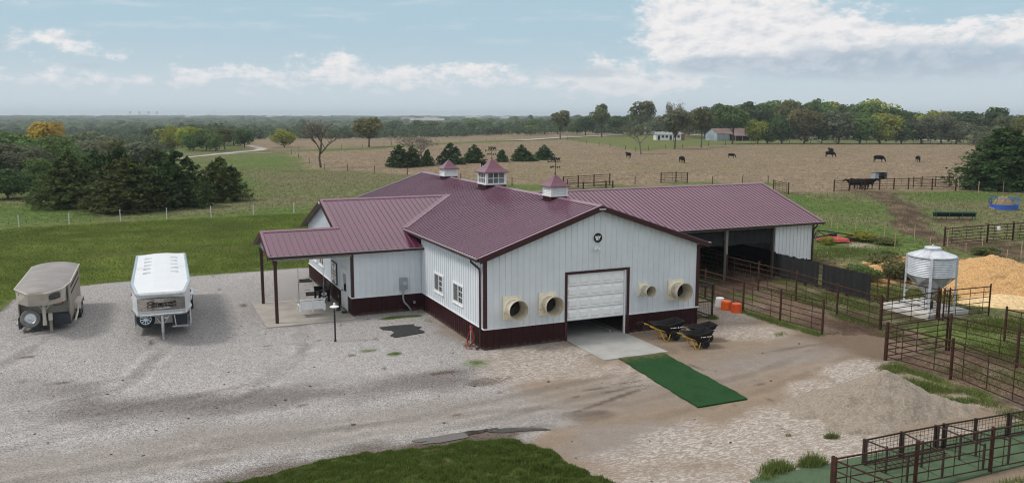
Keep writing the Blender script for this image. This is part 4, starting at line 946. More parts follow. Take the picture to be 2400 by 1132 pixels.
qt = thing('barn_quilt', 'square painted barn quilt panel in a black frame on the porch wall', 'wall art', (XL-.03, 12.45, 1.0), world=True)
m = MB(); m.box(XL-.07, 11.83, 1.02, XL-.03, 13.06, 2.22); m.build('panel_frame', blackm, qt)
m = MB(); m.box(XL-.078, 11.90, 1.09, XL-.069, 12.99, 2.15); qb = m.build('panel', whitem, qt)
pal = {'r': mk('quilt_red', (.42, .09, .06)), 't': mk('quilt_teal', (.10, .33, .30)), 'd': mk('quilt_dark', (.06, .05, .05)), 'g': mk('quilt_tan', (.42, .36, .26))}
ms = {k: MB() for k in pal}; cs = 1.06/6
lay = ['.drrd.', 'd.gg.d', 'rgttgr', 'rgttgr', 'd.gg.d', '.drrd.']
for i, row in enumerate(lay):
    for j, ch in enumerate(row):
        if ch in ms:
            y0 = 11.915+j*cs; z0 = 1.09+i*cs; e = .02
            if ch == 'd': ms[ch].add([(XL-.081, y0+e, z0+e), (XL-.081, y0+cs-e, z0+e), (XL-.081, y0+(cs-e if (i+j) % 2 else e), z0+cs-e), (XL-.078, y0+e, z0+e), (XL-.078, y0+cs-e, z0+e), (XL-.078, y0+(cs-e if (i+j) % 2 else e), z0+cs-e)], [(0, 2, 1), (0, 1, 4, 3), (1, 2, 5, 4), (2, 0, 3, 5)])
            else: ms[ch].box(XL-.081, y0+e, z0+e, XL-.078, y0+cs-e, z0+cs-e)
for k in pal: ms[k].build('patch', pal[k], qb)
# bench with an oval emblem on its end
bn = thing('park_bench', 'black slatted bench with a white oval emblem on its arm against the porch wall', 'bench', (-4.15, 12.95, .06), world=True)
z0 = .06
def at_b(mb, x0, y0, za, x1, y1, zb): mb.box(x0, y0, z0+za, x1, y1, z0+zb)
m = MB(); [at_b(m, -4.62+k*.105, 12.36, .40, -4.62+k*.105+.09, 13.55, .44) for k in range(5)]; m.build('seat', blackp, bn)
m = MB()
for k in range(4): m.bar((-4.10+.035*k, 12.36, z0+.52+k*.125), (-4.10+.035*k, 13.55, z0+.52+k*.125), .03, .10)
m.build('backrest', blackp, bn)
for y_ in (12.32, 13.53):
    m = MB(); m.box(-4.66, y_, z0, -4.55, y_+.06, z0+.62); m.box(-4.17, y_, z0, -4.05, y_+.06, z0+.62); m.box(-4.68, y_-.01, z0+.60, -4.03, y_+.07, z0+.66); m.box(-4.55, y_+.005, z0+.30, -4.17, y_+.055, z0+.60); m.bar((-4.11, y_+.03, z0+.6), (-3.97, y_+.03, z0+1.02), .06, .06); e = m.build('end_frame', blackp, bn)
    if y_ < 13:
        m = MB(); L = [(-4.36+.15*math.cos(a), y_-.004, z0+.45+.10*math.sin(a)) for a in np.linspace(0, 2*math.pi, 24, endpoint=False)]; m.add(L+[(p[0], y_+.006, p[2]) for p in L], [tuple(range(24))]+[(k, 24+k, 24+(k+1) % 24, (k+1) % 24) for k in range(24)]); em2 = m.build('emblem', whitem, e)
        text_mesh('K', .15, blackm, 'letter', e, frame_m((-4.36, y_-.008, z0+.45), X, Z, -Y), offset=.006)
# porch swing hung from the beam on ropes
sw = thing('porch_swing', 'white slatted porch swing hanging on ropes above the slab', 'porch swing', (-5.55, 9.3, .3), world=True)
m = MB()
for k in range(4): m.bar((-6.15, 9.22-.012*k, .47+k*.112), (-4.98, 9.22-.012*k, .47+k*.112), .025, .10)
for x_ in (-6.17, -5.57, -4.99): m.bar((x_, 9.20, .30), (x_, 9.16, .93), .05, .04)
m.bar((-6.22, 9.17, .93), (-4.93, 9.17, .93), .07, .05); m.build('backrest', whitem, sw)
m = MB(); [m.box(-6.17, 9.27+k*.105, .40, -4.97, 9.36+k*.105, .425) for k in range(5)]; [m.box(x_-.02, 9.22, .35, x_+.02, 9.8, .40) for x_ in (-6.12, -5.57, -5.02)]; m.build('seat', whitem, sw)
for x_ in (-6.2, -4.95):
    m = MB(); m.box(x_-.035, 9.2, .62, x_+.035, 9.8, .66); m.box(x_-.03, 9.74, .36, x_+.03, 9.8, .62); m.box(x_-.03, 9.2, .36, x_+.03, 9.26, .62); m.build('armrest', whitem, sw)
    m = MB(); m.path([(x_, 9.24, .66), (x_, 9.45, 1.9), (x_, 9.45, 3.14)], .012, 6); m.path([(x_, 9.77, .66), (x_, 9.46, 1.9)], .012, 6); m.build('rope', greywood, sw)
# solar garden lamp
lp = thing('garden_lamp', 'slim black garden lamp post with a white cap standing in the gravel', 'lamp post', (-5.56, 4.11, 0), world=True)
m = MB(); m.lathe([(.055, 0), (.05, .1), (.038, .14), (.038, 1.2), (.05, 1.22), (.03, 1.28), (.045, 1.4), (.025, 1.5), (.03, 1.56)], (-5.56, 4.11, 0), n=14); m.build('pole', blackm, lp, True)
m = MB(); m.lathe([(.03, 1.55), (.20, 1.60), (.20, 1.63), (.09, 1.67), (.03, 1.69), (.05, 1.73), (.04, 1.78), (0, 1.80)], (-5.56, 4.11, 0), n=20); m.build('lamp_cap', whitem, lp, True)
# rubber mat with corner notches, turf strips
mt = MB(); L_ = [[(-3.10, 5.75), (-2.55, 5.80), (-1.42, 5.68), (-1.45, 5.28), (-1.22, 5.02), (-1.50, 4.72), (-1.35, 4.15), (-1.45, 3.95), (-2.9, 3.62), (-3.05, 4.05), (-2.68, 4.55), (-2.72, 4.95), (-3.05, 5.25)]]
mt.plate(L_, (0, 0, .05), X, Y, Z, .03); tag(mt.build('rubber_mat', rubber), 'notched black rubber mat lying on the white gravel', 'mat')
turf = bpy.data.materials.new('artificial_turf'); turf.use_nodes = True
def turf_nodes(m, col, dirt):
    t = NT(m.node_tree); b = t.n['Principled BSDF']; o = t.node('ShaderNodeTexCoord').outputs['Object']
    n = t.noise(o, 60, 3, .7); n2 = t.noise(o, 1.4, 6, .65); n3 = t.noise(o, 26, 2, .6)
    c = t.mix(t.ss(n, .3, .7), tuple(k*.6 for k in col), tuple(k*1.35 for k in col)); c = t.mix(t.m('MULTIPLY', t.ss(n2, .48, .72), .55), c, tuple(k*.45 for k in col))
    c = t.mix(t.m('MULTIPLY', t.ss(n3, .70, .76), dirt), c, (.35, .3, .2))
    q = t.node('ShaderNodeSeparateXYZ'); t.l.new(o, q.inputs[0]); n5 = t.noise(o, 5, 6, .7)
    k = t.ss(t.m('ADD', q.outputs[1], t.m('MULTIPLY', t.m('SUBTRACT', n5, .5), 2.2)), -4.3, -3.4); c = t.mix(t.m('MULTIPLY', k, .65), c, (.17, .13, .07))
    c = t.mix(t.m('MULTIPLY', t.ss(n5, .56, .74), .45*dirt), c, (.16, .14, .09))
    t.l.new(c, b.inputs['Base Color']); b.inputs['Roughness'].default_value = .85; b.inputs['Specular IOR Level'].default_value = .15
    bn_ = t.node('ShaderNodeBump'); bn_.inputs['Strength'].default_value = .8; bn_.inputs['Distance'].default_value = .03; t.l.new(n, bn_.inputs['Height']); t.l.new(bn_.outputs[0], b.inputs['Normal'])
turf_nodes(turf, (.018, .070, .020), .6); turf2 = bpy.data.materials.new('faded_turf'); turf2.use_nodes = True; turf_nodes(turf2, (.095, .150, .085), 1.0)
def carpet(name, x0, y0, x1, y1, z, th, mat, label, skew=0.0):
    nx, ny = 18, 46; b = MB(); V_ = []
    for j in range(ny+1):
        for i in range(nx+1):
            u, v = i/nx, j/ny; ex = .02*math.sin(v*23+u*5)+.012*math.sin(v*61); xx = x0+(x1-x0)*u+(ex if i in (0, nx) else 0)+skew*v; yy = y0+(y1-y0)*v
            V_.append((xx, yy, z+th+.012*math.sin(xx*3+yy*2)*math.sin(yy*1.3)))
    b.add(V_, [(j*(nx+1)+i, j*(nx+1)+i+1, (j+1)*(nx+1)+i+1, (j+1)*(nx+1)+i) for j in range(ny) for i in range(nx)])
    k = len(V_); rim = [i for i in range(nx+1)]+[j*(nx+1)+nx for j in range(1, ny+1)]+[ny*(nx+1)+i for i in range(nx-1, -1, -1)]+[j*(nx+1) for j in range(ny-1, 0, -1)]
    n = len(rim); b.v += [(V_[i][0], V_[i][1], 0.0) for i in rim]; b.f += [(rim[a], k+a, k+(a+1) % n, rim[(a+1) % n]) for a in range(n)]; b.m += [0]*n
    return tag(b.build(name, mat), label, 'turf mat')
carpet('turf_mat', 4.03, -9.72, 6.20, -3.46, .02, .05, turf, 'dark green artificial turf strip laid in front of the garage door', .62)
carpet('turf_mat', 1.75, -17.6, 12.6, -15.25, .02, .045, turf2, 'faded green turf pad under the pipe pens in the near corner')
# hydrant with red hose and block
hy = thing('yard_hydrant', 'steel yard hydrant pipe leaning at the barn corner', 'hydrant', (-.36, .72, 0), world=True)
m = MB(); m.path([(-.36, .72, 0), (-.32, .78, .82)], .028, 8); m.build('standpipe', galvd, hy, True); m = MB(); m.box(-.37, .74, .80, -.27, .84, .92); m.bar((-.32, .79, .9), (-.30, .95, 1.02), .03); m.build('hydrant_head', trimr, hy)
m = MB(); pts = []
for k in range(72):
    a = k*2*math.pi/24; w = .20+.03*math.sin(k*.7); pts.append((-.30+.07*math.sin(k*.5)-.10*(1-math.cos(a))*.5, .78+w*math.sin(a)*1.25, .52+.42*math.cos(a)+.03*math.sin(k*.9)))
m.path(pts, .018, 6); m.path([(-.27, .72, .93), (-.35, .95, .6), (-.46, 1.02, .15), (-.55, .92, .05), (-.60, .6, .04), (-.42, .35, .05)], .018, 6)
tag(m.build('garden_hose', hose_m, None, True), 'coiled red garden hose hanging on the yard hydrant', 'hose')
m = MB(); m.plate([[(0, 0), (.42, 0), (.42, .2), (0, .2)], [(.05, .05), (.18, .05), (.18, .15), (.05, .15)], [(.24, .05), (.37, .05), (.37, .15), (.24, .15)]], (-.62, 1.02, .2), (.9, -.43, 0), (.43, .9, 0), Z, .2); tag(m.build('concrete_block', concrete), 'hollow concrete block beside the hydrant', 'block')
# boots and scrapers by the porch door, planks by the far wall
bt = thing('boot_scraper', 'small dark boot scraper at the foot of the porch door', 'boot scraper', (-3.95, 9.35, .06), world=True)
m = MB(); m.box(-4.08, 9.22, .06, -3.82, 9.50, .08); m.build('base', blackm, bt); m = MB(); [m.box(-4.05+k*.09, 9.24, .08, -4.03+k*.09, 9.48, .17) for k in range(3)]; m.build('scraper_blade', blackm, bt)
def boot(x, y, z, rz, label):
    o = thing('rubber_boot', label, 'boot', (x, y, z), rz, 'boots by the porch door'); m = MB()
    m.lathe([(.055, .02), (.052, .1), (.058, .2), (.068, .30), (.060, .30), (.05, .2)], (0, 0, 0), n=14); m.path([(0, 0, .05), (0, -.08, .05), (0, -.17, .04), (0, -.21, .03)], [.05, .052, .048, .025], 10); m.build('boot_body', rubber, o, True)
    m = MB(); m.box(-.045, -.21, 0, .045, .06, .02); m.build('sole', blackm, o)
boot(-3.92, 10.55, .06, -1.3, 'black rubber boot nearest the porch door frame'); boot(-4.05, 10.05, .06, -1.0, 'black rubber boot tipped towards the scraper')
for i, (x_, y_, l) in enumerate(((-4.2, 18.6, 'dark splash block on gravel by the far end of the porch wall'), (-4.55, 14.55, 'dark splash block on gravel beside the bench'))):
    m = MB(); m.plate([[(0, 0), (.75, -.1), (.8, .28), (.05, .3)]], (x_-.4, y_, .1), X, Y, Z, .1); m.box(x_-.35, y_+.25, .1, x_+.3, y_+.3, .16); tag(m.build('splash_block', rubber), l, 'splash block')

# ================================================================== trailers
def wheel(name, parent, c, ax, r, w, tm, rm, spokes=0):
    m = MB(); m.lathe([(r*.62, 0), (r*.94, 0), (r, w*.2), (r, w*.8), (r*.94, w), (r*.62, w)], c, ax, 28, cap=False); t = m.build(name, tm, parent, True)
    m = MB(); ax_ = Vector(ax); c_ = Vector(c)
    if spokes:
        m.lathe([(r*.62, w*.1), (r*.64, w*.95), (r*.56, w*.95), (r*.54, w*.1)], c, ax, 28, cap=False)
        x = ax_.orthogonal().normalized(); y = ax_.cross(x)
        for k in range(spokes):
            a = 2*math.pi*k/spokes; d = x*math.cos(a)+y*math.sin(a); m.bar(c_+ax_*w*.9+d*.04, c_+ax_*w*.85+d*r*.57, .035, .03, up=ax_)
        m.lathe([(.06, w*.7), (.06, w*1.02), (0, w*1.04)], c, ax, 14)
        b = MB(); b.lathe([(r*.56, w*.2), (0, w*.2)], c, ax, 20, cap=False); b.build('hub_back', blackm, t)
    else:
        m.lathe([(r*.62, w*.15), (r*.60, w*.9), (r*.5, w*.75), (r*.2, w*.78), (r*.17, w*.95), (0, w*.97)], c, ax, 24, cap=False)
        for k in range(8):
            a = 2*math.pi*k/8; x = ax_.orthogonal().normalized(); y = ax_.cross(x); m.lathe([(.022, 0), (.022, .012), (0, .012)], c_+ax_*w*.775+(x*math.cos(a)+y*math.sin(a))*r*.36, ax, 8, 1 if False else 0)
    m.build('rim', rm, t, True); return t
# white horse trailer: local frame, origin under the front wall, +y towards its back, +x to its right
wt = thing('horse_trailer', 'clean white gooseneck horse trailer with polished nose and script lettering', 'trailer', (-12.56, 8.75, .0), R(-1.8))
hw = 1.24; TL = 8.75; zb, zt_ = .42, 2.36
m = MB()
# side walls, rear wall, floor, front wall
m.box(-hw, .0, zb, -hw+.05, TL, zt_); m.box(hw-.05, 0, zb, hw, TL, zt_); m.box(-hw+.05, TL-.05, zb, hw-.05, TL, zt_); m.box(-hw+.05, .42, zb, hw-.05, TL-.05, zb+.06)
m.build('body', aluw, wt)
m = MB(); m.box(-hw+.05, .42, zb+.06, hw-.05, .47, 1.5); m.build('front_wall', mk('trailer_front', (.55, .53, .50), .3, metal=.5, var=.1), wt)
# nose
top = [(-hw, .35), (-hw, .1), (-.97, -2.34), (.97, -2.34), (hw, .1), (hw, .35)]; bot = [(-hw, .35), (-hw, .0), (-.99, -1.30), (.99, -1.30), (hw, .0), (hw, .35)]
def lerp(a, b, t): return tuple(a[i]+(b[i]-a[i])*t for i in range(2))
def ring(t): return [(*lerp(bot[i], top[i], t), 1.22+(zt_-1.22)*t) for i in range(6)]
m = MB(); r0, r1, r2, r3 = ring(0), ring(.22), ring(.80), ring(1)
for a, b in ((r0, r1), (r2, r3)): m.add(a+b, [(i, i+1, 7+i, 6+i) for i in range(5)])
m.add(r1+r2, [(i, i+1, 7+i, 6+i) for i in (0, 1, 3, 4)]); m.add(r0, [(5, 4, 3, 2, 1, 0)]); m.build('nose', aluw, wt)
m = MB(); n = 14; rows_ = []
for k in range(n+1):
    u = k/n; bulge = .10*math.sin(math.pi*u)
    a = [r1[2][i]+(r1[3][i]-r1[2][i])*u for i in range(3)]; b = [r2[2][i]+(r2[3][i]-r2[2][i])*u for i in range(3)]; rows_ += [(a[0], a[1]-bulge, a[2]), (b[0], b[1]-bulge, b[2])]
m.add(rows_, [(2*k, 2*k+2, 2*k+3, 2*k+1) for k in range(n)]); np_ = m.build('nose_panel', mirror, wt, True)
e1 = (Vector(r2[2])-Vector(r1[2])).normalized(); nn = Vector((1, 0, 0)).cross(e1).normalized()
if nn.y > 0: nn = -nn
cp = (Vector(r1[2])+Vector(r1[3])+Vector(r2[2])+Vector(r2[3]))/4+nn*.135
text_mesh('Cimarron', .31, blackm, 'lettering', np_, frame_m(cp+e1*.05-X*.02, X, e1, nn), shear=.35, extrude=.004, offset=.012)
text_mesh('TRAILERS', .115, whitem, 'lettering', np_, frame_m(cp-e1*.12+X*.12, X, e1, nn), shear=.3, extrude=.004, offset=.004)
# roof with shallow crown, rails along its edge, vents
m = MB(); P_ = [(-hw+.06, TL-.03), (-hw+.06, .12), (-.93, -2.26), (.93, -2.26), (hw-.06, .12), (hw-.06, TL-.03)]
m.add([(x, y, zt_+.04) for x, y in P_]+[(-.3, TL-.03, zt_+.13), (-.3, -1.9, zt_+.11), (.3, -1.9, zt_+.11), (.3, TL-.03, zt_+.13)], [(0, 1, 7, 6), (1, 2, 7), (2, 3, 8, 7), (3, 4, 8), (4, 5, 9, 8), (6, 7, 8, 9), (5, 0, 6, 9)])
rf = m.build('trailer_roof', aluw, wt)
m = MB(); m.path([(-hw+.02, TL-.04, zt_), (-hw+.02, .1, zt_), (-.96, -2.26, zt_), (-.80, -2.36, zt_), (.80, -2.36, zt_), (.96, -2.26, zt_), (hw-.02, .1, zt_), (hw-.02, TL-.04, zt_), (-hw+.02, TL-.04, zt_)], .085, 10); m.build('roof_rail', alus, wt, True)
m = MB(); m.path([(-hw+.02, .35, 1.24), (-hw+.02, .0, 1.24), (-1.0, -1.22, 1.24), (-.85, -1.33, 1.24), (.85, -1.33, 1.24), (1.0, -1.22, 1.24), (hw-.02, .0, 1.24), (hw-.02, .35, 1.24)], .075, 10); m.build('nose_rail', alus, wt, True)
for sx in (-1, 1):
    for k in range(5):
        m = MB(); y0 = 2.6+k*1.12; x0 = sx*.62; z0 = zt_+.09; m.add([(x0-.19, y0-.08, z0), (x0+.19, y0-.08, z0), (x0+.19, y0+.10, z0), (x0-.19, y0+.10, z0), (x0-.16, y0+.0, z0+.045), (x0+.16, y0+.0, z0+.045), (x0+.16, y0+.09, z0+.045), (x0-.16, y0+.09, z0+.045)], [(4, 5, 6, 7), (0, 1, 5, 4), (1, 2, 6, 5), (2, 3, 7, 6), (3, 0, 4, 7)]); m.build('roof_vent', alus, rf)
m = MB(); m.box(-hw+.1, 4.1, zt_+.092, hw-.1, 4.13, zt_+.10); m.build('roof_seam', alus, rf)
wheel('spare_wheel', wt, (-.72, -.12, .78), (0, -1, .25), .40, .20, tyrem, alus, 10)
m = MB(); m.box(.42, -.25, zb+.0, 1.05, .4, 1.02); m.box(.40, -.35, zb-.06, 1.10, -.25, zb+.02, 1); m.bar((.56, -.29, zb), (.5, -.27, 1.0), .05, .04, 1); m.build('storage_box', [navy, alus], wt)
m = MB(); m.tube((0, -1.05, .34), (0, -1.05, 1.25), .065); m.tube((0, -1.05, .02), (0, -1.05, .4), .045); m.box(-.12, -1.17, 0, .12, -.93, .025); m.bar((-.45, -.4, 1.22), (-.05, -1.0, .75), .06); m.bar((.45, -.4, 1.22), (.05, -1.0, .75), .06); m.lathe([(.07, -.08), (.07, .08)], (.16, -1.05, 1.0), (1, 0, 0), 12); m.build('landing_gear', alus, wt, True)
m = MB(); m.path([(-.0, -.8, 1.22), (.0, -.9, .72), (.0, -.9, .58)], .09, 12); m.build('coupler', darkpipe, wt, True)
m = MB(); m.path([(.95, -.3, 1.22), (.95, -.2, 1.0), (1.12, .1, .95), (1.1, .3, .8)], .02, 6); m.build('cable', blackm, wt)
for sx in (-1, 1):
    m = MB(); m.add([(sx*hw*.98, -.02, zb-.12), (sx*hw*.98, .5, zb-.05), (sx*hw*.98, .5, 1.2), (sx*hw*.98, -.02, 1.2), (sx*(hw-.06), -.02, zb-.12), (sx*(hw-.06), .5, zb-.05), (sx*(hw-.06), .5, 1.2), (sx*(hw-.06), -.02, 1.2)], [(0, 1, 2, 3), (7, 6, 5, 4), (0, 3, 7, 4), (0, 4, 5, 1)]); m.build('side_skirt', aluw, wt)
    for yy in (5.2, 6.15): wheel('wheel', wt, (sx*(hw+.01), yy, .36), (sx, 0, 0), .36, .2, tyrem, alus, 8)
    m = MB(); m.path([(sx*(hw+.12), 4.7, .55), (sx*(hw+.12), 4.85, .80), (sx*(hw+.12), 6.5, .80), (sx*(hw+.12), 6.65, .55)], .05, 8); m.box(min(sx*hw, sx*(hw+.26)), 4.8, .80, max(sx*hw, sx*(hw+.26)), 6.55, .83); m.build('fender', alus, wt)
    m = MB(); m.box(min(sx*hw, sx*(hw+.06)), .25, 1.85, max(sx*hw, sx*(hw+.06)), .35, 1.95); m.build('marker_light', redm, wt)
    for k in range(3):
        m = MB(); m.box(min(sx*hw, sx*(hw+.015)), 1.6+k*1.5, 1.55, max(sx*hw, sx*(hw+.015)), 2.3+k*1.5, 2.05); m.build('window', glass, wt)
m = MB(); m.box(-.9, TL, zb+.2, -.03, TL+.03, zt_-.15); m.box(.03, TL, zb+.2, .9, TL+.03, zt_-.15); m.build('rear_door', aluw, wt)

# older stock trailer
ot = thing('stock_trailer', 'weathered tan gooseneck stock trailer with a dull brown roof and dusty spare wheel', 'trailer', (-17.6, 11.5, 0), R(-1.3))
hw = 1.07; TL = 5.9; zb, zt_ = .42, 2.16
m = MB(); m.box(-hw, 0, zb, -hw+.05, TL, zt_); m.box(hw-.05, 0, zb, hw, TL, zt_); m.box(-hw+.05, TL-.05, zb, hw-.05, TL, zt_); m.box(-hw+.05, .5, zb, hw-.05, TL-.05, zb+.06); m.build('body', oldside, ot)
m = MB(); m.box(-hw+.05, .5, zb+.06, hw-.05, .56, 1.52)
for k in range(4): m.box(-hw+.05, .47, .75+k*.2, hw-.05, .5, .78+k*.2)
m.build('front_wall', oldpaint, ot)
pl_t = [(-hw, .6), (-hw, -.40), (-.40, -1.90), (.36, -1.94), (.88, -.95), (hw, .6)]; pl_b = [(-hw, .6), (-hw, -.15), (-.52, -1.02), (.26, -1.04), (.85, -.40), (hw, .6)]
m = MB(); a = [(x, y, 1.44) for x, y in pl_b]; b = [(x, y, zt_) for x, y in pl_t]; m.add(a+b, [(i, i+1, 7+i, 6+i) for i in range(5)]+[(5, 4, 3, 2, 1, 0)]); ns = m.build('nose', oldpaint, ot)
def nose_window(i, u0, u1, v0, v1):
    A, B, C_, D = Vector(a[i]), Vector(a[i+1]), Vector(b[i+1]), Vector(b[i]); nrm = (B-A).cross(D-A).normalized()
    if nrm.y > 0: nrm = -nrm
    def q(u, v): return (A+(B-A)*u)*(1-v)+(D+(C_-D)*u)*v+nrm*.012
    pts = []
    for k in range(20):
        t = 2*math.pi*k/20; c, s_ = math.cos(t), math.sin(t); f = lambda w: math.copysign(abs(w)**.45, w); pts.append(q((u0+u1)/2+(u1-u0)/2*f(c), (v0+v1)/2+(v1-v0)/2*f(s_)))
    m = MB(); m.add([tuple(p) for p in pts]+[tuple(p-nrm*.02) for p in pts], [tuple(range(20))]+[(k, 20+k, 20+(k+1) % 20, (k+1) % 20) for k in range(20)]); m.build('window', glass, ns)
nose_window(1, .22, .74, .36, .80); nose_window(3, .12, .86, .36, .84)
m = MB(); L = [(-hw-.03, TL+.02), (-hw-.03, -.42), (-.41, -1.95), (.37, -1.99), (.91, -1.0), (hw+.03, .6), (hw+.03, TL+.02)]; n = 12
V_ = []; F_ = []; ys = np.concatenate([np.linspace(-1.99, -.95, 6), np.linspace(-.7, .6, 4), np.linspace(1.2, TL+.02, 5)])
def xr(y):
    lft = np.interp(y, [-1.99, -1.95, -.42, TL+.02], [-.38, -.41, -hw-.03, -hw-.03]); rgt = np.interp(y, [-1.99, -1.0, .6, TL+.02], [.37, .91, hw+.03, hw+.03]); return lft, rgt
for y in ys:
    l, r_ = xr(y)
    for k in range(n+1):
        u = k/n; crown = .19*(1-(2*u-1)**2)**.8*min(1, (y+2.2)*.8); V_.append((l+(r_-l)*u, y, zt_+.02+max(0, crown)))
for i in range(len(ys)-1):
    for k in range(n): F_.append((i*(n+1)+k, i*(n+1)+k+1, (i+1)*(n+1)+k+1, (i+1)*(n+1)+k))
m.add(V_, F_); m.build('trailer_roof', oldroof, ot, True)
m = MB(); m.path([(x, y, zt_+.01) for x, y in L], .035, 6); m.build('roof_rail', oldpaint, ot)
m = MB(); m.box(-hw+.0, -.05, .30, hw, .46, .78); m.box(-hw-.03, -.1, .22, -hw+.1, .5, .75); m.build('front_apron', navy, ot)
wheel('spare_wheel', ot, (-.55, -.30, .72), (0, -1, .28), .42, .19, dusty, galvd)
m = MB(); m.tube((.04, -.55, .55), (.04, -.55, 1.46), .075); m.tube((.04, -.55, .42), (.04, -.55, .62), .09); m.bar((-.28, -.2, 1.44), (.02, -.5, 1.1), .06); m.bar((.36, -.2, 1.44), (.06, -.5, 1.1), .06); m.build('coupler', oldpaint, ot, True)
m = MB(); m.box(.22, -.50, .03, .34, -.38, .66); m.box(.14, -.55, 0, .42, -.3, .03); m.box(.20, -.53, .62, .36, -.36, .95, 1); m.build('landing_gear', [oldside, oldpaint], ot)
m = MB(); m.path([(.3, -.3, 1.4), (.5, -.35, 1.28), (.75, -.3, 1.3), (.85, .1, 1.42)], .018, 6); m.build('cable', blackm, ot)
for yy in (2.6, 3.5):
    for sx in (-1, 1): wheel('wheel', ot, (sx*(hw+.03), yy, .37), (sx, 0, 0), .37, .22, tyrem, galvd)
for sx in (-1, 1):
    m = MB(); m.path([(sx*(hw+.15), .4, .32), (sx*(hw+.15), 1.9, .45), (sx*(hw+.16), 2.15, .80)], .05, 8); m.build('side_step', oldpaint, ot)
    m = MB(); x0, x1 = sorted((sx*hw, sx*(hw+.30))); m.add([(x0, 2.1, .55), (x1, 2.1, .55), (x1, 2.3, .84), (x0, 2.3, .84), (x1, 3.85, .84), (x0, 3.85, .84), (x1, 4.05, .55), (x0, 4.05, .55)], [(0, 1, 2, 3), (3, 2, 4, 5), (5, 4, 6, 7)]); m.build('fender', oldpaint if sx > 0 else oldside, ot)
    m = MB(); x0, x1 = sorted((sx*hw, sx*(hw+.02))); [m.box(x0, .9+k*.75, 1.55, x1, 1.5+k*.75, 1.62) for k in range(6)]; [m.box(x0, .9+k*.75, 1.85, x1, 1.5+k*.75, 1.92) for k in range(6)]; m.build('air_slot', darkhole, ot)
m = MB(); m.box(.72, -.80, 1.42, .82, -.74, 1.48); m.build('marker_light', redm, ot)

# ================================================================== wheelbarrows
def barrow(label, loc, rz, s, two, ymat):
    o = thing('wheelbarrow', label, 'wheelbarrow', loc, rz, 'black tub wheelbarrows parked by the garage door', scale=s)
    m = MB(); T = [(-.66, -.30, .70), (-.66, .30, .70), (-.1, .40, .66), (.55, .36, .80), (.60, -.36, .80), (-.1, -.40, .66)]; B = [(-.28, -.20, .36), (-.28, .20, .36), (.0, .24, .27), (.36, .23, .27), (.36, -.23, .27), (.0, -.24, .27)]
    Ti = [(x*.94+.0, y*.93, z-.005) for x, y, z in T]; Bi = [(x*.94, y*.92, z+.03) for x, y, z in B]
    m.add(T+B, [(i, (i+1) % 6, 6+(i+1) % 6, 6+i) for i in range(6)]+[tuple(range(11, 5, -1))]); m.add(Ti+Bi, [((i+1) % 6, i, 6+i, 6+(i+1) % 6) for i in range(6)]+[tuple(range(6, 12))]); m.add(T+Ti, [(i, (i+1) % 6, 6+(i+1) % 6, 6+i) for i in range(6)])
    tub = m.build('tub', blackp, o, True)
    m = MB(); m.path(T+[T[0]], .022, 6); m.build('tub_rim', blackp, tub, True)
    m = MB()
    for k, (a, w) in enumerate(((-.02, .05), (.06, .17))): m.add([(a, -.385+.0, .535), (a+w, -.375, .545), (a+w, -.367, .575), (a, -.377, .565)], [(0, 1, 2, 3)])
    m.add([(.28, -.372, .53), (.36, -.362, .535), (.32, -.355, .60)], [(0, 1, 2)]); m.add([(.30+.08, -.363, .545), (.50, -.352, .555), (.50, -.347, .585), (.38, -.357, .575)], [(0, 1, 2, 3)]); m.build('maker_mark', whitem, tub)
    for sy in (-1, 1):
        m = MB(); m.path([(-.86, sy*.27, .66), (-.55, sy*.25, .53), (-.1, sy*.22, .36), (.30, sy*.19, .24)], .022, 8); m.path([(-.42, sy*.25, .47), (-.30, sy*.27, .22), (-.20, sy*.27, .04), (-.12, sy*.27, .015), (-.04, sy*.26, .04), (.06, sy*.22, .29)], .022, 8); m.build('frame', ymat, o, True)
        m = MB(); m.path([(.40, sy*.16, .24), (.58, sy*.25, .70)], .02, 6); m.build('front_strut', ymat, o)
        m = MB(); m.path([(-.86, sy*.27, .66), (-.98, sy*.27, .72), (-1.12, sy*.27, .70), (-1.14, sy*.27, .61)], .022, 8); m.path([(-.9, sy*.27, .67), (-1.0, sy*.27, .62), (-1.13, sy*.27, .61)], .014, 6); m.build('handle', blackm, o)
    m = MB(); m.tube((.30, -.28, .185), (.30, .28, .185), .018); m.build('axle', blackm, o)
    for sy in (-1, 1): wheel('wheel', o, (.30, sy*.17, .185), (0, sy, 0), .185, .09, tyrem, blackp)
    return o
palew = mk('pale_handle', (.62, .47, .25), .5)
barrow('large black wheelbarrow with yellow legs close to the burgundy wainscot', (8.25, -1.62, .015), R(-8), 1.15, True, yellowm)
barrow('black wheelbarrow on yellow legs standing nearest the turf strip', (8.72, -3.28, .015), R(-10), 1.0, True, yellowm)
barrow('black wheelbarrow with pale wooden legs furthest from the garage door', (9.55, -2.45, .015), R(-12), 1.0, True, palew)

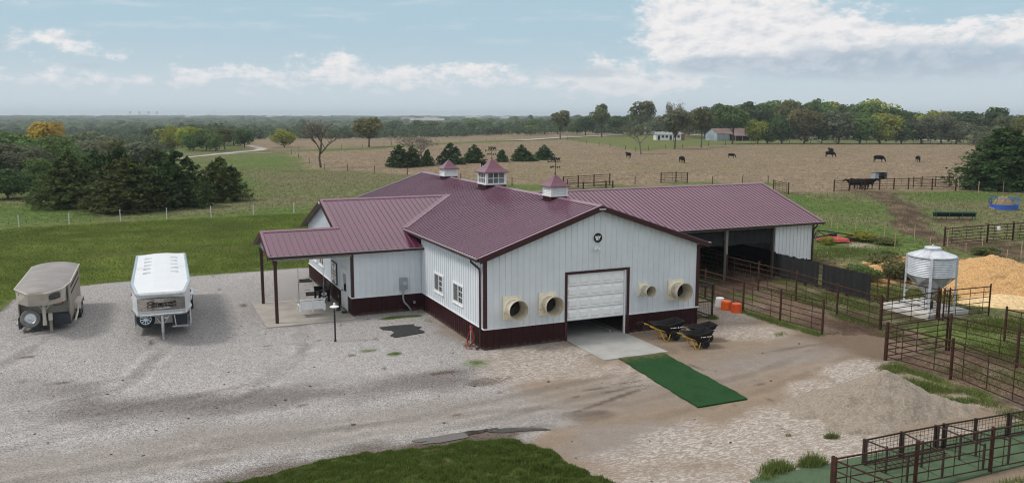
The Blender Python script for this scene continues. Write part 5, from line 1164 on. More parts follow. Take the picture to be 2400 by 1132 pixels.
# tubs and bucket by the paddock fence
def tub(name, label, x, y, r, h, mat, rz, group=None):
    o = thing(name, label, 'tub' if name == 'tub' else 'bucket', (x, y, .015), rz, group)
    m = MB(); m.lathe([(r*1.05, 0), (r*1.05, .05), (r, .05), (r*.93, h*.5), (r*.88, h), (r*.82, h+.015), (r*.5, h-.005), (0, h-.01)], (0, 0, 0), n=28); m.build('tub_body', mat, o, True)
    m = MB(); [m.lathe([(r*(1.055-.12*t), h*t), (r*(1.06-.12*t), h*t+.02)], (0, 0, 0), n=28, cap=False) for t in (.55, .75)]; m.build('hoop', mat, o)
    for a in (0, math.pi): m = MB(); m.bar((r*.95*math.cos(a), r*.95*math.sin(a)-.07, h*.2), (r*.95*math.cos(a), r*.95*math.sin(a)+.07, h*.2), .05, .03); m.build('handle', mat, o)
tub('bucket', 'upturned white bucket behind the two orange tubs', 14.75, 2.95, .25, .46, whitem, .3)
tub('tub', 'upturned orange tub touching the white bucket', 14.62, 2.25, .28, .44, orange, .9, 'orange tubs'); tub('tub', 'upturned reddish orange tub nearest the viewer beside the fence', 14.72, 1.55, .28, .44, mk('red_orange_plastic', (.74, .10, .02), .4, var=.1, stain=((.4, .1, .04), 4, .5)), .2, 'orange tubs')

# ================================================================== pipe fences
def fence(name, label, cat, pts, h=1.55, rails=6, pr=.055, rr=.022, stay=1.2, mat=rust, z0=.02, ext=.12, group=None, low=.18):
    P_ = [Vector((p[0], p[1], float(height(p[0], p[1])))) for p in pts]
    o = thing(name, label, cat, tuple(P_[0]), world=True, group=group)
    for p in P_: m = MB(); m.lathe([(pr, -.05), (pr, h+ext), (pr*.6, h+ext+.03), (0, h+ext+.035)], p, n=10); m.build('post', mat, o, True)
    for k in range(rails):
        z = low+(h-low)*k/(rails-1); r_ = rr*1.5 if k == rails-1 else rr; m = MB(); m.path([p+Z*(z+.012*math.sin(i*2.1+k)) for i, p in enumerate(P_)], r_, 6); m.build('rail', mat, o, True)
    if stay:
        for a, b in zip(P_, P_[1:]):
            L = (b-a).length; n = max(1, int(L/stay))
            for k in range(1, n+1): q = a+(b-a)*((k-.5)/n); m = MB(); m.tube(q+Z*low, q+Z*h, rr*.7, n=5); m.build('stay', mat, o)
    return o
fence('pipe_fence', 'rusty pipe fence running from the barn corner past the orange tubs', 'fence', [(15.3, 8.2), (15.25, 4.9), (15.23, 1.65), (15.22, -1.15), (15.42, -3.75)], 1.55)
fence('pipe_fence', 'rusty pipe fence dividing the two dirt alleys below the open shed', 'fence', [(19.5, 12.0), (19.5, 8.45), (19.55, 5.6), (19.5, 2.45), (18.95, -1.1), (18.62, -4.15)], 1.55)
f3 = fence('pipe_fence', 'rusty pipe fence hung with black shade cloth beside the shed', 'fence', [(23.15, 8.4), (23.1, 5.6), (23.05, 2.3), (23.0, -.6), (22.92, -3.75)], 1.5)
def cloth(x0, y0, x1, y1, zlo, zhi, n=40):
    m = MB(); V_ = []
    for k in range(n+1):
        t = k/n; x, y = x0+(x1-x0)*t, y0+(y1-y0)*t; w = .05*math.sin(t*23)+.03*math.sin(t*51); V_ += [(x-.07+w, y, zlo+.04*math.sin(t*17)), (x-.08+w*.6, y, zhi-.06*abs(math.sin(t*14))-.03*math.sin(t*37))]
    m.add(V_, [(2*k, 2*k+2, 2*k+3, 2*k+1) for k in range(n)]); m.add([(a+.02, b, c) for a, b, c in V_], [(2*k+1, 2*k+3, 2*k+2, 2*k) for k in range(n)]); return m.build('shade_cloth', shade, f3)
cloth(23.15, 8.35, 23.08, 4.45, .15, 1.62); cloth(23.07, 4.15, 23.03, .55, .12, 1.55)
fence('pipe_gate', 'rusty pipe gate closing the right hand alley in front of the feed bin', 'gate', [(18.72, -4.12), (22.85, -3.93)], 1.45, 6, .05, .022, 1.3)
fence('pipe_gate', 'rusty pipe gate swung out across the front of the bin pad', 'gate', [(22.98, -4.05), (23.35, -4.06), (26.1, -4.2)], 1.5, 6, .04, .022, .9)
fence('pipe_gate', 'rusty pipe gate at the head of the near holding pen', 'gate', [(14.73, -8.0), (18.40, -7.95)], 1.45, 6, .05, .024, 1.2)
fence('pipe_fence', 'rusty pipe fence of the near holding pen along the weeds and gravel heap', 'fence', [(14.73, -8.06), (14.95, -10.95), (14.22, -14.5), (13.6, -17.6)], 1.5, 6, .06, .024, 1.15)
fence('pipe_fence', 'rusty pipe fence on the far side of the near holding pen', 'fence', [(18.46, -8.05), (18.8, -10.9), (18.9, -14.2), (19.0, -17.5)], 1.5, 6, .055, .022, 1.15)
fence('pipe_fence', 'rusty pipe fence running off right behind the holding pen', 'fence', [(22.2, -7.9), (22.35, -10.6), (22.5, -13.4)], 1.45, 6, .05, .022, 1.2)
fence('pipe_fence', 'dark pipe fence beside the muddy track beyond the wood chips', 'fence', [(44.3, 13.25), (49.3, 13.32), (52.2, 13.2), (57, 13.0), (62, 12.9)], 1.4, 6, .07, .03, 1.4)
wb = MB(); wb.lathe([(.12, 0), (.15, .05), (.14, .32), (.1, .34)], (50.3, 13.1, .95), (0, .2, 1), 10); tag(wb.build('feed_sack', whitem, None, True), 'small white bag hung on the dark fence by the muddy track', 'bag')
# near corner pens
for i, (x0, x1, l) in enumerate(((3.4, 5.6, 'first'), (5.6, 8.22, 'second'), (8.22, 12.4, 'third'))): pass
fence('pipe_fence', 'rusty pipe fence along the front of the small corner pens', 'fence', [(2.66, -17.29), (5.5, -17.44), (8.34, -17.55), (11.2, -17.7)], 1.30, 5, .055, .018, .75, rust, ext=.06)
fence('pipe_fence', 'rusty pipe fence leaving the left corner post of the small pens towards the viewer', 'fence', [(2.66, -17.37), (2.9, -19.2), (3.2, -21.4)], 1.30, 5, .05, .018, .9, rust, ext=.06)
def penrow():
    P_ = [(5.43, -15.73), (6.89, -15.73), (8.27, -15.77), (8.62, -15.77), (9.91, -15.85), (11.31, -15.92), (12.7, -16.0)]
    o = thing('mesh_panel_fence', 'dark welded mesh panels along the back of the corner pens', 'fence', (*P_[0], 0), world=True)
    for p in P_: m = MB(); m.box(p[0]-.038, p[1]-.038, 0, p[0]+.038, p[1]+.038, .84); m.build('post', darkpipe, o)
    for a, b in zip(P_, P_[1:]):
        a, b = Vector((*a, 0)), Vector((*b, 0)); m = MB(); m.bar(a+Z*.80, b+Z*.80, .04); m.bar(a+Z*.12, b+Z*.12, .04)
        L = (b-a).length; n = max(2, int(L/.14)); [m.bar(a+(b-a)*(k/n)+Z*.12, a+(b-a)*(k/n)+Z*.80, .008) for k in range(1, n)]; [m.bar(a+Z*(.12+.12*k), b+Z*(.12+.12*k), .008) for k in range(1, 6)]; m.build('mesh_panel', galvd if False else darkpipe, o)
penrow()
for a, b, l in (((5.43, -15.8), (5.60, -17.1), 'low dark pipe divider at the left end of the corner pens'), ((6.89, -15.8), (6.72, -17.3), 'low dark pipe divider left of the middle of the corner pens'), ((8.29, -15.84), (8.24, -17.4), 'low dark pipe divider in the middle of the corner pens'), ((8.62, -15.84), (9.3, -17.4), 'slanting low divider beside the middle corner pen'), ((11.31, -16.0), (11.1, -17.5), 'low dark pipe divider at the right end of the corner pens')):
    fence('pen_divider', l, 'fence', [a, ((a[0]+b[0])/2, (a[1]+b[1])/2), b], .80, 2, .034, .016, .0, darkpipe, ext=.03, group='dividers of the corner pens', low=.06)
m = MB()
for k in range(14): m.bar((5.5+k*.2, -15.95, .25), (5.5+k*.2, -16.35, .10), .012)
for t in (0, .33, .66, 1): m.bar((5.45, -15.95-.4*t, .25-.15*t), (8.2, -16.0-.4*t, .25-.15*t), .02)
tag(m.build('floor_grid', rust), 'flat wire grid lying on the turf at the back of the corner pens', 'grid')

# welded kennel at the barn corner
kn = thing('dog_kennel', 'black welded wire kennel frame against the right corner of the barn', 'kennel', (12.2, 1.4, 0), world=True)
KX0, KX1, KY0, KY1, KH = 11.75, 12.72, .95, 2.6, 1.72
for x_ in (KX0, KX1):
    for y_ in (KY0, KY1): m = MB(); m.box(x_-.035, y_-.035, 0, x_+.035, y_+.035, KH); m.build('post', blackm, kn)
m = MB()
for z_ in (.12, .9, KH):
    for a, b in (((KX0, KY0), (KX1, KY0)), ((KX0, KY1), (KX1, KY1)), ((KX0, KY0), (KX0, KY1)), ((KX1, KY0), (KX1, KY1))): m.bar((*a, z_), (*b, z_), .05)
m.build('rail', blackm, kn)
for a, b in (((KX0, KY0), (KX1, KY0)), ((KX1, KY0), (KX1, KY1))):
    a, b = Vector((*a, 0)), Vector((*b, 0)); m = MB(); n = int((b-a).length/.1); [m.bar(a+(b-a)*(k/n)+Z*.12, a+(b-a)*(k/n)+Z*KH, .006) for k in range(1, n)]; [m.bar(a+Z*(.12+.16*k), b+Z*(.12+.16*k), .006) for k in range(1, 10)]; m.build('wire_panel', blackm, kn)
# black mesh gate panels between barn and fence
gt = fence('pipe_gate', 'dark mesh covered gate between the barn and the paddock fence', 'gate', [(12.9, 8.0), (15.1, 8.1)], 1.5, 5, .05, .022, .8, darkpipe)

# ================================================================== feed bin on its pad
fb = thing('feed_bin', 'galvanised feed hopper bin on legs above a concrete pad', 'feed bin', (23.75, -2.55, .30), world=True)
c = Vector((23.75, -2.55, 0)); RB = 1.13
m = MB(); pr = []; z0, z1 = 2.03, 3.0; n = 11
for k in range(n*4+1):
    z = z0+(z1-z0)*k/(n*4); pr.append((RB-.02+.02*math.cos(k*math.pi/2), z))
m.lathe(pr, c, n=48, cap=False); m.build('drum', galv, fb, True, 80)
m = MB(); m.lathe([(RB+.03, 2.98), (RB+.03, 3.02), (.40, 3.29), (.36, 3.31)], c, n=48, cap=False); rfb = m.build('bin_roof', galv, fb, True, 25)
m = MB()
for k in range(12):
    a = 2*math.pi*k/12; d = Vector((math.cos(a), math.sin(a), 0)); m.bar(c+d*(RB+.02)+Z*3.03, c+d*.38+Z*3.31, .03, .02)
m.build('roof_seam', galv, rfb)
m = MB(); m.lathe([(.36, 3.26), (.37, 3.36), (.40, 3.36), (.40, 3.42), (.37, 3.45), (.05, 3.49), (0, 3.49)], c, n=32, cap=False); m.bar(c+Z*3.48+X*-.1, c+Z*3.58, .03); m.bar(c+Z*3.48+X*.1, c+Z*3.58, .03); m.build('bin_lid', galv, fb, True, 30)
m = MB(); m.lathe([(RB-.03, 2.05), (.16, .82), (.14, .62)], c, n=40, cap=False); m.build('hopper_cone', galvd, fb, True, 30)
m = MB(); m.box(c.x-.40, c.y-.20, .30, c.x-.16, c.y+.2, .80, 0); m.box(c.x+.14, c.y-.16, .30, c.x+.32, c.y+.2, .62, 0); m.box(c.x-.14, c.y-.14, .30, c.x+.14, c.y+.14, .66, 1); m.build('boot_housing', [whitem, blackm], fb)
legd = [Vector((.633, -.775, 0)), Vector((-.633, .775, 0)), Vector((.775, .633, 0)), Vector((-.775, -.633, 0))]
for d in legd: m = MB(); q = c+d*(RB+.04); m.bar(q+Z*.30, q+Z*2.98, .13, .09, up=d); m.box(q.x-.12, q.y-.12, .30, q.x+.12, q.y+.12, .325); m.build('leg', galv, fb)
for a, b in ((0, 3), (3, 1), (1, 2), (2, 0)):
    for zA, zB in ((1.95, 1.05), (1.05, 1.95)): m = MB(); m.bar(c+legd[a]*(RB+.02)+Z*zA, c+legd[b]*(RB+.02)+Z*zB, .05, .03); m.build('brace', galvd, fb)
for i, (x0, y0, x1, y1, zz, l) in enumerate(((22.35, -3.72, 23.5, -.75, .30, 'long pale concrete block at the left of the feed bin pad'), (23.52, -3.78, 25.2, -2.9, .31, 'concrete block at the front right of the feed bin pad'), (23.52, -2.88, 25.25, -1.75, .29, 'middle concrete block carrying the feed bin legs'), (23.52, -1.73, 25.1, -.7, .30, 'rear concrete block of the feed bin pad'))):
    m = MB(); e = .05; m.add([(x0, y0, 0), (x1, y0, 0), (x1, y1, 0), (x0, y1, 0), (x0, y0, zz-e), (x1, y0, zz-e), (x1, y1, zz-e), (x0, y1, zz-e), (x0+e, y0+e, zz), (x1-e, y0+e, zz), (x1-e, y1-e, zz), (x0+e, y1-e, zz)], [(0, 1, 5, 4), (1, 2, 6, 5), (2, 3, 7, 6), (3, 0, 4, 7), (4, 5, 9, 8), (5, 6, 10, 9), (6, 7, 11, 10), (7, 4, 8, 11), (8, 9, 10, 11)]); tag(m.build('concrete_block', mk('pale_concrete_%d' % i, (.52, .51, .48), .85, var=.12, scale=1.5, stain=((.3, .28, .25), 1.5, .5))), l, 'block', 'concrete blocks of the bin pad')

# ================================================================== heaps
def heap(name, label, cx, cy, parts, mat, cat, s=.16, ext=8, rough=.12):
    Xg, Yg = np.meshgrid(np.arange(-ext, ext, s), np.arange(-ext, ext, s)); sh = Xg.shape; x = Xg.ravel(); y = Yg.ravel(); z = np.full(x.shape, -.3)
    n1 = fbm((x+cx)/1.4, (y+cy)/1.4, 4, 71); n2 = fbm((x+cx)/.35, (y+cy)/.35, 3, 72)
    for px_, py_, rx, ry, h, rot in parts:
        a, b = math.cos(rot), math.sin(rot); dx, dy = x-px_, y-py_; u = (dx*a+dy*b)/rx; v = (-dx*b+dy*a)/ry; d = np.sqrt(u*u+v*v)+.28*(n1-.5)
        z = np.maximum(z, h*np.clip(1-d, -.4, 1)**1 if False else h*(1-np.clip(d, 0, 1.6)**1.25))
    z = z+(n1-.5)*rough*1.6*(z > 0)+(n2-.5)*rough*(z > 0)
    K = (z > -.06).reshape(sh); q = K[:-1, :-1] & K[1:, :-1] & K[:-1, 1:] & K[1:, 1:]; i, j = np.nonzero(q); w = sh[1]
    f = np.stack([i*w+j, i*w+j+1, (i+1)*w+j+1, (i+1)*w+j], 1); used = np.unique(f); mp = np.zeros(len(x), int); mp[used] = np.arange(len(used)); f = mp[f]
    me = np_mesh(name, np.stack([x, y, np.maximum(z, -.03)], 1)[used], f, mat, smooth=True); o = link(name, me); o.location = (cx, cy, 0); return tag(o, label, cat)
heap('chip_pile', 'large golden heap of wood chips behind the feed bin', 34.0, 1.6, [(0, 0, 5.6, 4.6, 1.65, .4), (5, -2.5, 5, 4, 1.5, .3), (-3.6, 4.6, 3.0, 2.0, .8, .6), (-.6, 6.6, 3.4, 1.5, .7, .4), (-3.4, -2.4, 2.8, 2.0, .55, .2)], chips, 'heap', .11, 11, .28)
heap('chip_pile', 'low pale spill of wood chips in front of the big chip heap', 29.6, -2.6, [(0, 0, 2.6, 1.5, .5, -.5), (1.6, -.6, 2.4, 1.3, .35, -.4)], mk('pale_chips', (.64, .47, .25), .95, var=.25, scale=6, bump=.8, bscale=18), 'heap', .12, 5, .05)
for i, (px_, py_, l) in enumerate(((2045, 613, 'small golden drift of wood chips on grass beyond the bushes'), (2095, 607, 'small chip drift nearest the feed bin bushes'))):
    p = G(px_, py_); heap('chip_pile', l, p.x, p.y, [(0, 0, 1.3, .5, .06, .3)], chips, 'heap', .1, 2.0, .015)
heap('gravel_heap', 'grey brown heap of fine gravel beside the pens', 9.95, -12.2, [(.1, .1, 2.4, 1.9, 1.28, -.2), (-1.0, .5, 2.1, 1.4, .85, .1), (-1.2, .9, 2.6, 1.3, .55, .2), (1.3, -.8, 1.6, 1.1, .5, -.5), (-1.4, -.6, 2.2, 1.4, .35, 0)], mk('fine_gravel', (.265, .225, .18), .95, var=.25, scale=14, bump=1.0, bscale=12, stain=((.19, .16, .13), 2.4, .6)), 'heap', .055, 4.5, .22)

# ================================================================== implements and feeders in the pasture
mw = thing('rotary_mower', 'faded red rotary mower with black hitch parked in weeds beyond the shed', 'mower', (37.9, 18.5, -.1), R(-18), scale=.88)
m = MB(); m.add([(-1.3, -.9, .25), (1.3, -.9, .25), (1.45, .9, .25), (-1.2, .9, .25), (-1.25, -.8, .48), (1.2, -.8, .48), (1.35, .8, .48), (-1.1, .8, .48), (-.5, -.35, .68), (.6, -.35, .68), (.6, .35, .68), (-.5, .35, .68)], [(0, 1, 5, 4), (1, 2, 6, 5), (2, 3, 7, 6), (3, 0, 4, 7), (4, 5, 9, 8), (5, 6, 10, 9), (6, 7, 11, 10), (7, 4, 8, 11), (8, 9, 10, 11)]); m.bar((-1.1, -.6, .52), (1.2, -.6, .52), .08); m.bar((-1.1, .5, .52), (1.2, .5, .52), .08); m.build('mower_deck', redm, mw)
m = MB(); m.bar((-1.7, -.25, .4), (-1.45, 0, 1.25), .09); m.bar((-1.7, .25, .4), (-1.45, 0, 1.25), .09); m.bar((-1.45, 0, 1.25), (1.9, 0, .75), .10); m.bar((-1.45, 0, 1.2), (-.6, 0, .7), .07); m.build('hitch', blackm, mw)
m = MB(); m.box(-.2, -.22, .66, .35, .22, .92); m.bar((-.2, 0, .8), (-1.7, 0, .55), .12); m.build('gearbox', blackm, mw)
wheel('tail_wheel', mw, (1.95, -.08, .28), (0, 1, 0), .28, .16, tyrem, redm)
m = MB(); m.bar((1.3, 0, .6), (1.95, 0, .45), .1); m.bar((1.9, 0, .8), (1.95, 0, .3), .09); m.build('wheel_arm', blackm, mw)
p0 = G(2352, 490); hr_ = thing('hay_ring', 'blue sheet metal hay ring feeder standing in the right pasture', 'hay feeder', (p0.x, p0.y, p0.z))
m = MB(); m.lathe([(1.42, .02), (1.42, .52), (1.40, .52), (1.40, .02)], n=32, cap=False); m.build('ring_sheet', bluem, hr_)
m = MB(); m.path([(1.5*math.cos(a), 1.5*math.sin(a), 1.22) for a in np.linspace(0, 2*math.pi, 33)], .035, 6); m.path([(1.42*math.cos(a), 1.42*math.sin(a), .54) for a in np.linspace(0, 2*math.pi, 33)], .03, 6); m.build('top_rail', bluem, hr_)
for k in range(12): a = 2*math.pi*k/12; m = MB(); m.path([(1.42*math.cos(a), 1.42*math.sin(a), .5), (1.40*math.cos(a+.12), 1.40*math.sin(a+.12), .9), (1.5*math.cos(a+.2), 1.5*math.sin(a+.2), 1.22)], .03, 6); m.build('bar', bluem, hr_)
o = heap('hay_bale', 'ragged round hay bale heaped inside the blue ring feeder', p0.x-.15, p0.y+.1, [(0, 0, 1.35, 1.15, 1.5, .3), (.35, -.2, 1.1, 1.0, 1.45, 0), (-.35, .1, 1.0, 1.0, 1.4, 0), (0, .3, 1.0, .9, 1.4, 0)], hay, 'hay', .07, 1.6, .35); o.location.z = p0.z
p1 = G(2236, 515); tr_ = thing('feed_trough', 'long dark feed trough with green ends on the pasture', 'trough', (p1.x, p1.y, p1.z), -YAW+R(-3))
m = MB(); m.add([(-2.0, -.32, .72), (2.0, -.32, .72), (2.0, .32, .72), (-2.0, .32, .72), (-1.95, -.18, .32), (1.95, -.18, .32), (1.95, .18, .32), (-1.95, .18, .32)], [(0, 4, 5, 1), (1, 5, 6, 2), (2, 6, 7, 3), (3, 7, 4, 0), (4, 7, 6, 5)]); m.build('trough_body', blackm, tr_)
m = MB(); m.path([(-2.02, -.34, .73), (2.02, -.34, .73), (2.02, .34, .73), (-2.02, .34, .73), (-2.02, -.34, .73)], .035, 6); m.build('top_rail', greenm, tr_)
for sx in (-1, -.33, .33, 1): [MB().bar((sx*1.9, sy, 0), (sx*1.9, sy, .7), .05).build('leg', greenm, tr_) for sy in (-.3, .3)]
p2 = G(2061, 420); sh_ = thing('feeder_shelter', 'grey open fronted mineral shelter standing behind the cattle pen', 'shelter', (p2.x, p2.y, p2.z), -YAW+R(6))
m = MB(); m.box(-1.0, .7, 0, 1.0, .75, 1.05); m.box(-1.0, -.6, 0, -.95, .7, 1.05); m.box(.95, -.6, 0, 1.0, .7, 1.05); m.box(-1.0, -.6, 0, -.45, -.55, 1.05); m.build('side_panel', oldtin, sh_)
m = MB(); m.add([(-1.1, -.8, 1.15), (1.1, -.8, 1.15), (1.1, .85, 1.02), (-1.1, .85, 1.02), (-1.1, -.8, 1.2), (1.1, -.8, 1.2), (1.1, .85, 1.07), (-1.1, .85, 1.07)], [(0, 1, 2, 3), (4, 7, 6, 5), (0, 4, 5, 1), (1, 5, 6, 2), (2, 6, 7, 3), (3, 7, 4, 0)]); m.build('shelter_roof', galvd, sh_)
m = MB(); m.box(-.4, .1, .0, .9, .65, .5); m.bar((-.45, -.55, .55), (.95, -.55, .55), .05); m.build('feed_box', darkpipe, sh_)

# ================================================================== distant fences
def lead(px, h): return [tuple(G(a, b)[:2]) for a, b in px]
fence('pipe_fence', 'long rusty pipe pen where black cattle stand in the far pasture', 'fence', lead([(1954.5, 449.5), (1990, 448), (2027, 446), (2061, 445), (2094.5, 444.5), (2128.5, 444), (2184, 446), (2239.5, 447.5)], 0), 1.5, 5, .09, .03, 1.6)
fence('pipe_fence', 'rear run of the far cattle pen beside the big cedar', 'fence', lead([(2140, 440), (2160, 438.5), (2192, 438), (2224, 437.5)], 0), 1.4, 4, .07, .025, 0)
fence('pipe_fence', 'short brown pipe fence in the field directly behind the open shed', 'fence', lead([(1549, 429), (1584, 427.5), (1610.5, 429)], 0), 1.5, 6, .09, .03, 1.3)
fence('pipe_fence', 'dark pipe panel half hidden by the gable end of the shed roof', 'fence', lead([(1812.5, 447), (1847.5, 455.5)], 0), 1.4, 6, .08, .028, 1.2)
fence('pipe_fence', 'dark pipe pen behind the front cupola', 'fence', lead([(1320, 442), (1355, 440), (1392, 437), (1429, 434)], 0), 1.6, 6, .09, .03, 0)
fence('pipe_fence', 'lower dark fence just behind the shed ridge near the front cupola', 'fence', lead([(1325, 448), (1367, 446), (1420, 443), (1436, 442.5)], 0), 1.0, 3, .1, .03, 0)
def post_fence(name, label, pts, h, r, mat, wires=3, group=None, hs=None, wmat=None):
    P_ = [Vector((p[0], p[1], float(height(p[0], p[1])))) for p in pts]; o = thing(name, label, 'fence', tuple(P_[0]), world=True, group=group)
    for i, p in enumerate(P_):
        hh = hs[i] if hs else h; m = MB(); m.tube(p-Z*.05, p+Z*hh+X*.03*math.sin(i*2.7), r, r*.9, 6); m.build('post', mat, o)
    for k in range(wires): m = MB(); m.path([p+Z*(h*(.35+.55*k/max(1, wires-1))) for p in P_], .0035, 4); m.build('wire', wmat or galvd, o)
    return o
post_fence('wire_fence', 'wire fence on white posts between the mown lawn and the left pasture', lead([(-80, 540), (-22, 536), (45, 533), (162, 526), (283, 519), (391, 514), (495, 509), (594, 504), (689, 499), (780, 494), (870, 489)], 0), 1.12, .042, steelpost)
post_fence('wire_fence', 'line of tall pale wooden stakes fencing the right pasture', [(44.1, 26.6), (44.15, 24.9), (44.4, 22.3), (44.45, 19.2), (44.5, 16.2), (44.35, 13), (44.3, 9.98), (44.2, 6.83), (44.1, 4)], 1.3, .035, woodstake, 2)
post_fence('wire_fence', 'inner line of shorter pale wooden stakes beyond the chip heap', [(44.3, 24.3), (40.8, 17.8), (39.75, 13.9), (42.8, 13.3), (43.9, 11.0), (43.5, 7.4), (43, 4.4)], .95, .033, woodstake, 1, hs=[.6, 1.05, 1.2, .8, .6, .65, .7])
post_fence('wire_fence', 'thin steel posts in front of the big right cedar', lead([(2245, 449), (2293, 451), (2351, 451), (2410, 451), (2470, 450)], 0), 1.5, .05, woodstake, 2)
post_fence('wire_fence', 'dark post and wire fence along the near edge of the brown hayfield', lead([(683, 362), (700, 371), (725, 384), (760, 398), (815, 401), (878, 404), (955, 410), (1080, 424), (1200, 436), (1330, 441), (1488, 432), (1670, 433), (1740, 431), (1800, 431)], 0), 1.25, .07, darkpost, 3)
post_fence('wire_fence', 'fence line slanting down between green bank and brown field near the barnyard trees', lead([(1330, 329), (1375, 337), (1404, 342), (1430, 346), (1466, 351), (1490, 355), (1520, 352), (1560, 349)], 0), 1.3, .09, darkpost, 3)
post_fence('wire_fence', 'dark fence at the top of the brown field before the right hand wood', lead([(1600, 347), (1660, 343), (1700, 341), (1760, 337), (1800, 336), (1850, 336), (1900, 337), (1960, 337), (2030, 337), (2100, 337), (2140, 337), (2180, 338), (2230, 339), (2290, 341)], 0), 1.5, .1, darkpost, 3)
post_fence('wire_fence', 'grey fence following the farm drive across the middle distance', lead([(640, 359), (700, 355), (750, 352.5), (800, 350), (850, 347), (900, 344), (960, 341), (1010, 338), (1080, 335), (1140, 332)], 0), 1.4, .1, greywood, 3)
post_fence('wire_fence', 'roadside fence above the brown strip in the centre distance', lead([(1160, 329), (1230, 325), (1330, 320), (1400, 317), (1470, 314)], 0), 1.5, .12, greywood, 3)
gtp = G(1925, 332); fence('pipe_gate', 'white pipe gate by the road at the foot of the wood', 'gate', lead([(1885, 327.5), (1905, 328), (1925, 329)], 0), 1.6, 3, .16, .12, 0, whitem)

# ================================================================== cattle
def cow_mesh(name, graze, seed):
    r_ = random.Random(seed); m = MB()
    m.path([(-1.0, 0, 1.10), (-.92, 0, 1.08), (-.6, 0, 1.02), (0, 0, .98), (.5, 0, 1.0), (.78, 0, 1.05), (.90, 0, 1.06)], [.12, .28, .36, .40, .39, .32, .18], 16)
    m.path([(-.95, 0, 1.22), (-.4, 0, 1.26), (.3, 0, 1.27), (.7, 0, 1.25)], [.10, .16, .17, .12], 10)
    m.path([(.3, 0, .72), (.7, 0, .72)], [.18, .16], 10)
    if graze:
        m.path([(.65, 0, 1.12), (1.0, 0, .90), (1.25, 0, .58), (1.32, 0, .45)], [.28, .22, .17, .12], 12); m.path([(1.24, 0, .62), (1.34, 0, .36), (1.40, 0, .14), (1.41, 0, .08)], [.14, .13, .09, .06], 10); e = Vector((1.24, 0, .58))
    else:
        m.path([(.65, 0, 1.15), (1.0, 0, 1.26), (1.22, 0, 1.36)], [.28, .21, .15], 12); m.path([(1.15, 0, 1.40), (1.38, 0, 1.30), (1.62, 0, 1.14), (1.66, 0, 1.11)], [.13, .14, .09, .06], 10); e = Vector((1.16, 0, 1.42))
    for s_ in (-1, 1): m.path([e+Vector((0, s_*.10, .02)), e+Vector((-.04, s_*.28, .04))], [.05, .025], 6)
    for sx, sy, st_ in ((.62, .20, .08), (.62, -.20, -.06), (-.78, .20, -.08), (-.78, -.20, .06)):
        if sx > 0: m.path([(sx, sy, .95), (sx+.02, sy, .62), (sx+st_*.6+.03, sy, .38), (sx+st_, sy, .12), (sx+st_+.03, sy, .0)], [.15, .10, .065, .055, .065], 8)
        else: m.path([(sx, sy, 1.0), (sx+.14, sy, .70), (sx-.10+st_*.4, sy, .44), (sx-.04+st_, sy, .12), (sx+st_, sy, .0)], [.20, .14, .07, .055, .065], 8)
    m.path([(-1.02, 0, 1.2), (-1.1, .02, .9), (-1.08, .03, .5), (-1.08, .03, .38)], [.04, .03, .03, .045], 6)
    t = m.build(name, cowm); md = t.modifiers.new('skin_surface', 'REMESH'); md.mode = 'VOXEL'; md.voxel_size = .038
    sm = t.modifiers.new('soften', 'SMOOTH'); sm.iterations = 4; sm.factor = .5
    bpy.context.view_layer.update()
    me = bpy.data.meshes.new_from_object(t.evaluated_get(bpy.context.evaluated_depsgraph_get())); bpy.data.objects.remove(t)
    me.materials.clear(); me.materials.append(cowm); me.polygons.foreach_set('use_smooth', [True]*len(me.polygons)); me.name = 'cow'; return me
cg, cs_ = cow_mesh('cow_grazing', True, 1), cow_mesh('cow_standing', False, 2)
def cow(px, py, me, rz, label, sc=1.0, group='black cattle grazing in the brown field'):
    p = G(px, py); o = link('cow', me); o.location = (p.x, p.y, p.z-.01); o.rotation_euler = (0, 0, -YAW+R(rz)); o.scale = (sc,)*3; tag(o, label, 'cow', group)
cow(1473, 371, cs_, 110, 'black cow seen from behind near the fence corner, leftmost in the brown field')
cow(1598, 382, cg, -78, 'black cow grazing head on in the middle of the brown field', 1.05)
cow(1714, 370.5, cg, -8, 'small black calf grazing in profile below the old grey barn', .8)
cow(1945, 369, cg, 0, 'black cow grazing in profile in front of another cow', 1.1)
cow(1947, 360.5, cs_, 95, 'black cow half hidden behind a grazing cow high in the field', 1.1)
cow(2059, 380.5, cg, -4, 'black cow grazing in profile above the mineral shelter', 1.1)
cow(2151, 380, cg, -100, 'black cow with lowered head, rightmost in the brown field', 1.0)
cow(1133, 394, cs_, 80, 'black cow partly hidden behind the middle cupola', 1.0)
for k, (a, b, rz, l) in enumerate(((2003, 444, 170, 'black cow at the left end of the bunch in the far pen'), (2013, 442, 185, 'second black cow of the bunch in the far pen'), (2024, 443, 10, 'third black cow of the bunch standing in the far pen'), (2033, 442, -4, 'black cow at the right end of the bunch in the far pen'))): cow(a, b, cs_, rz, l, 1.0, 'black cattle bunched in the far pen')

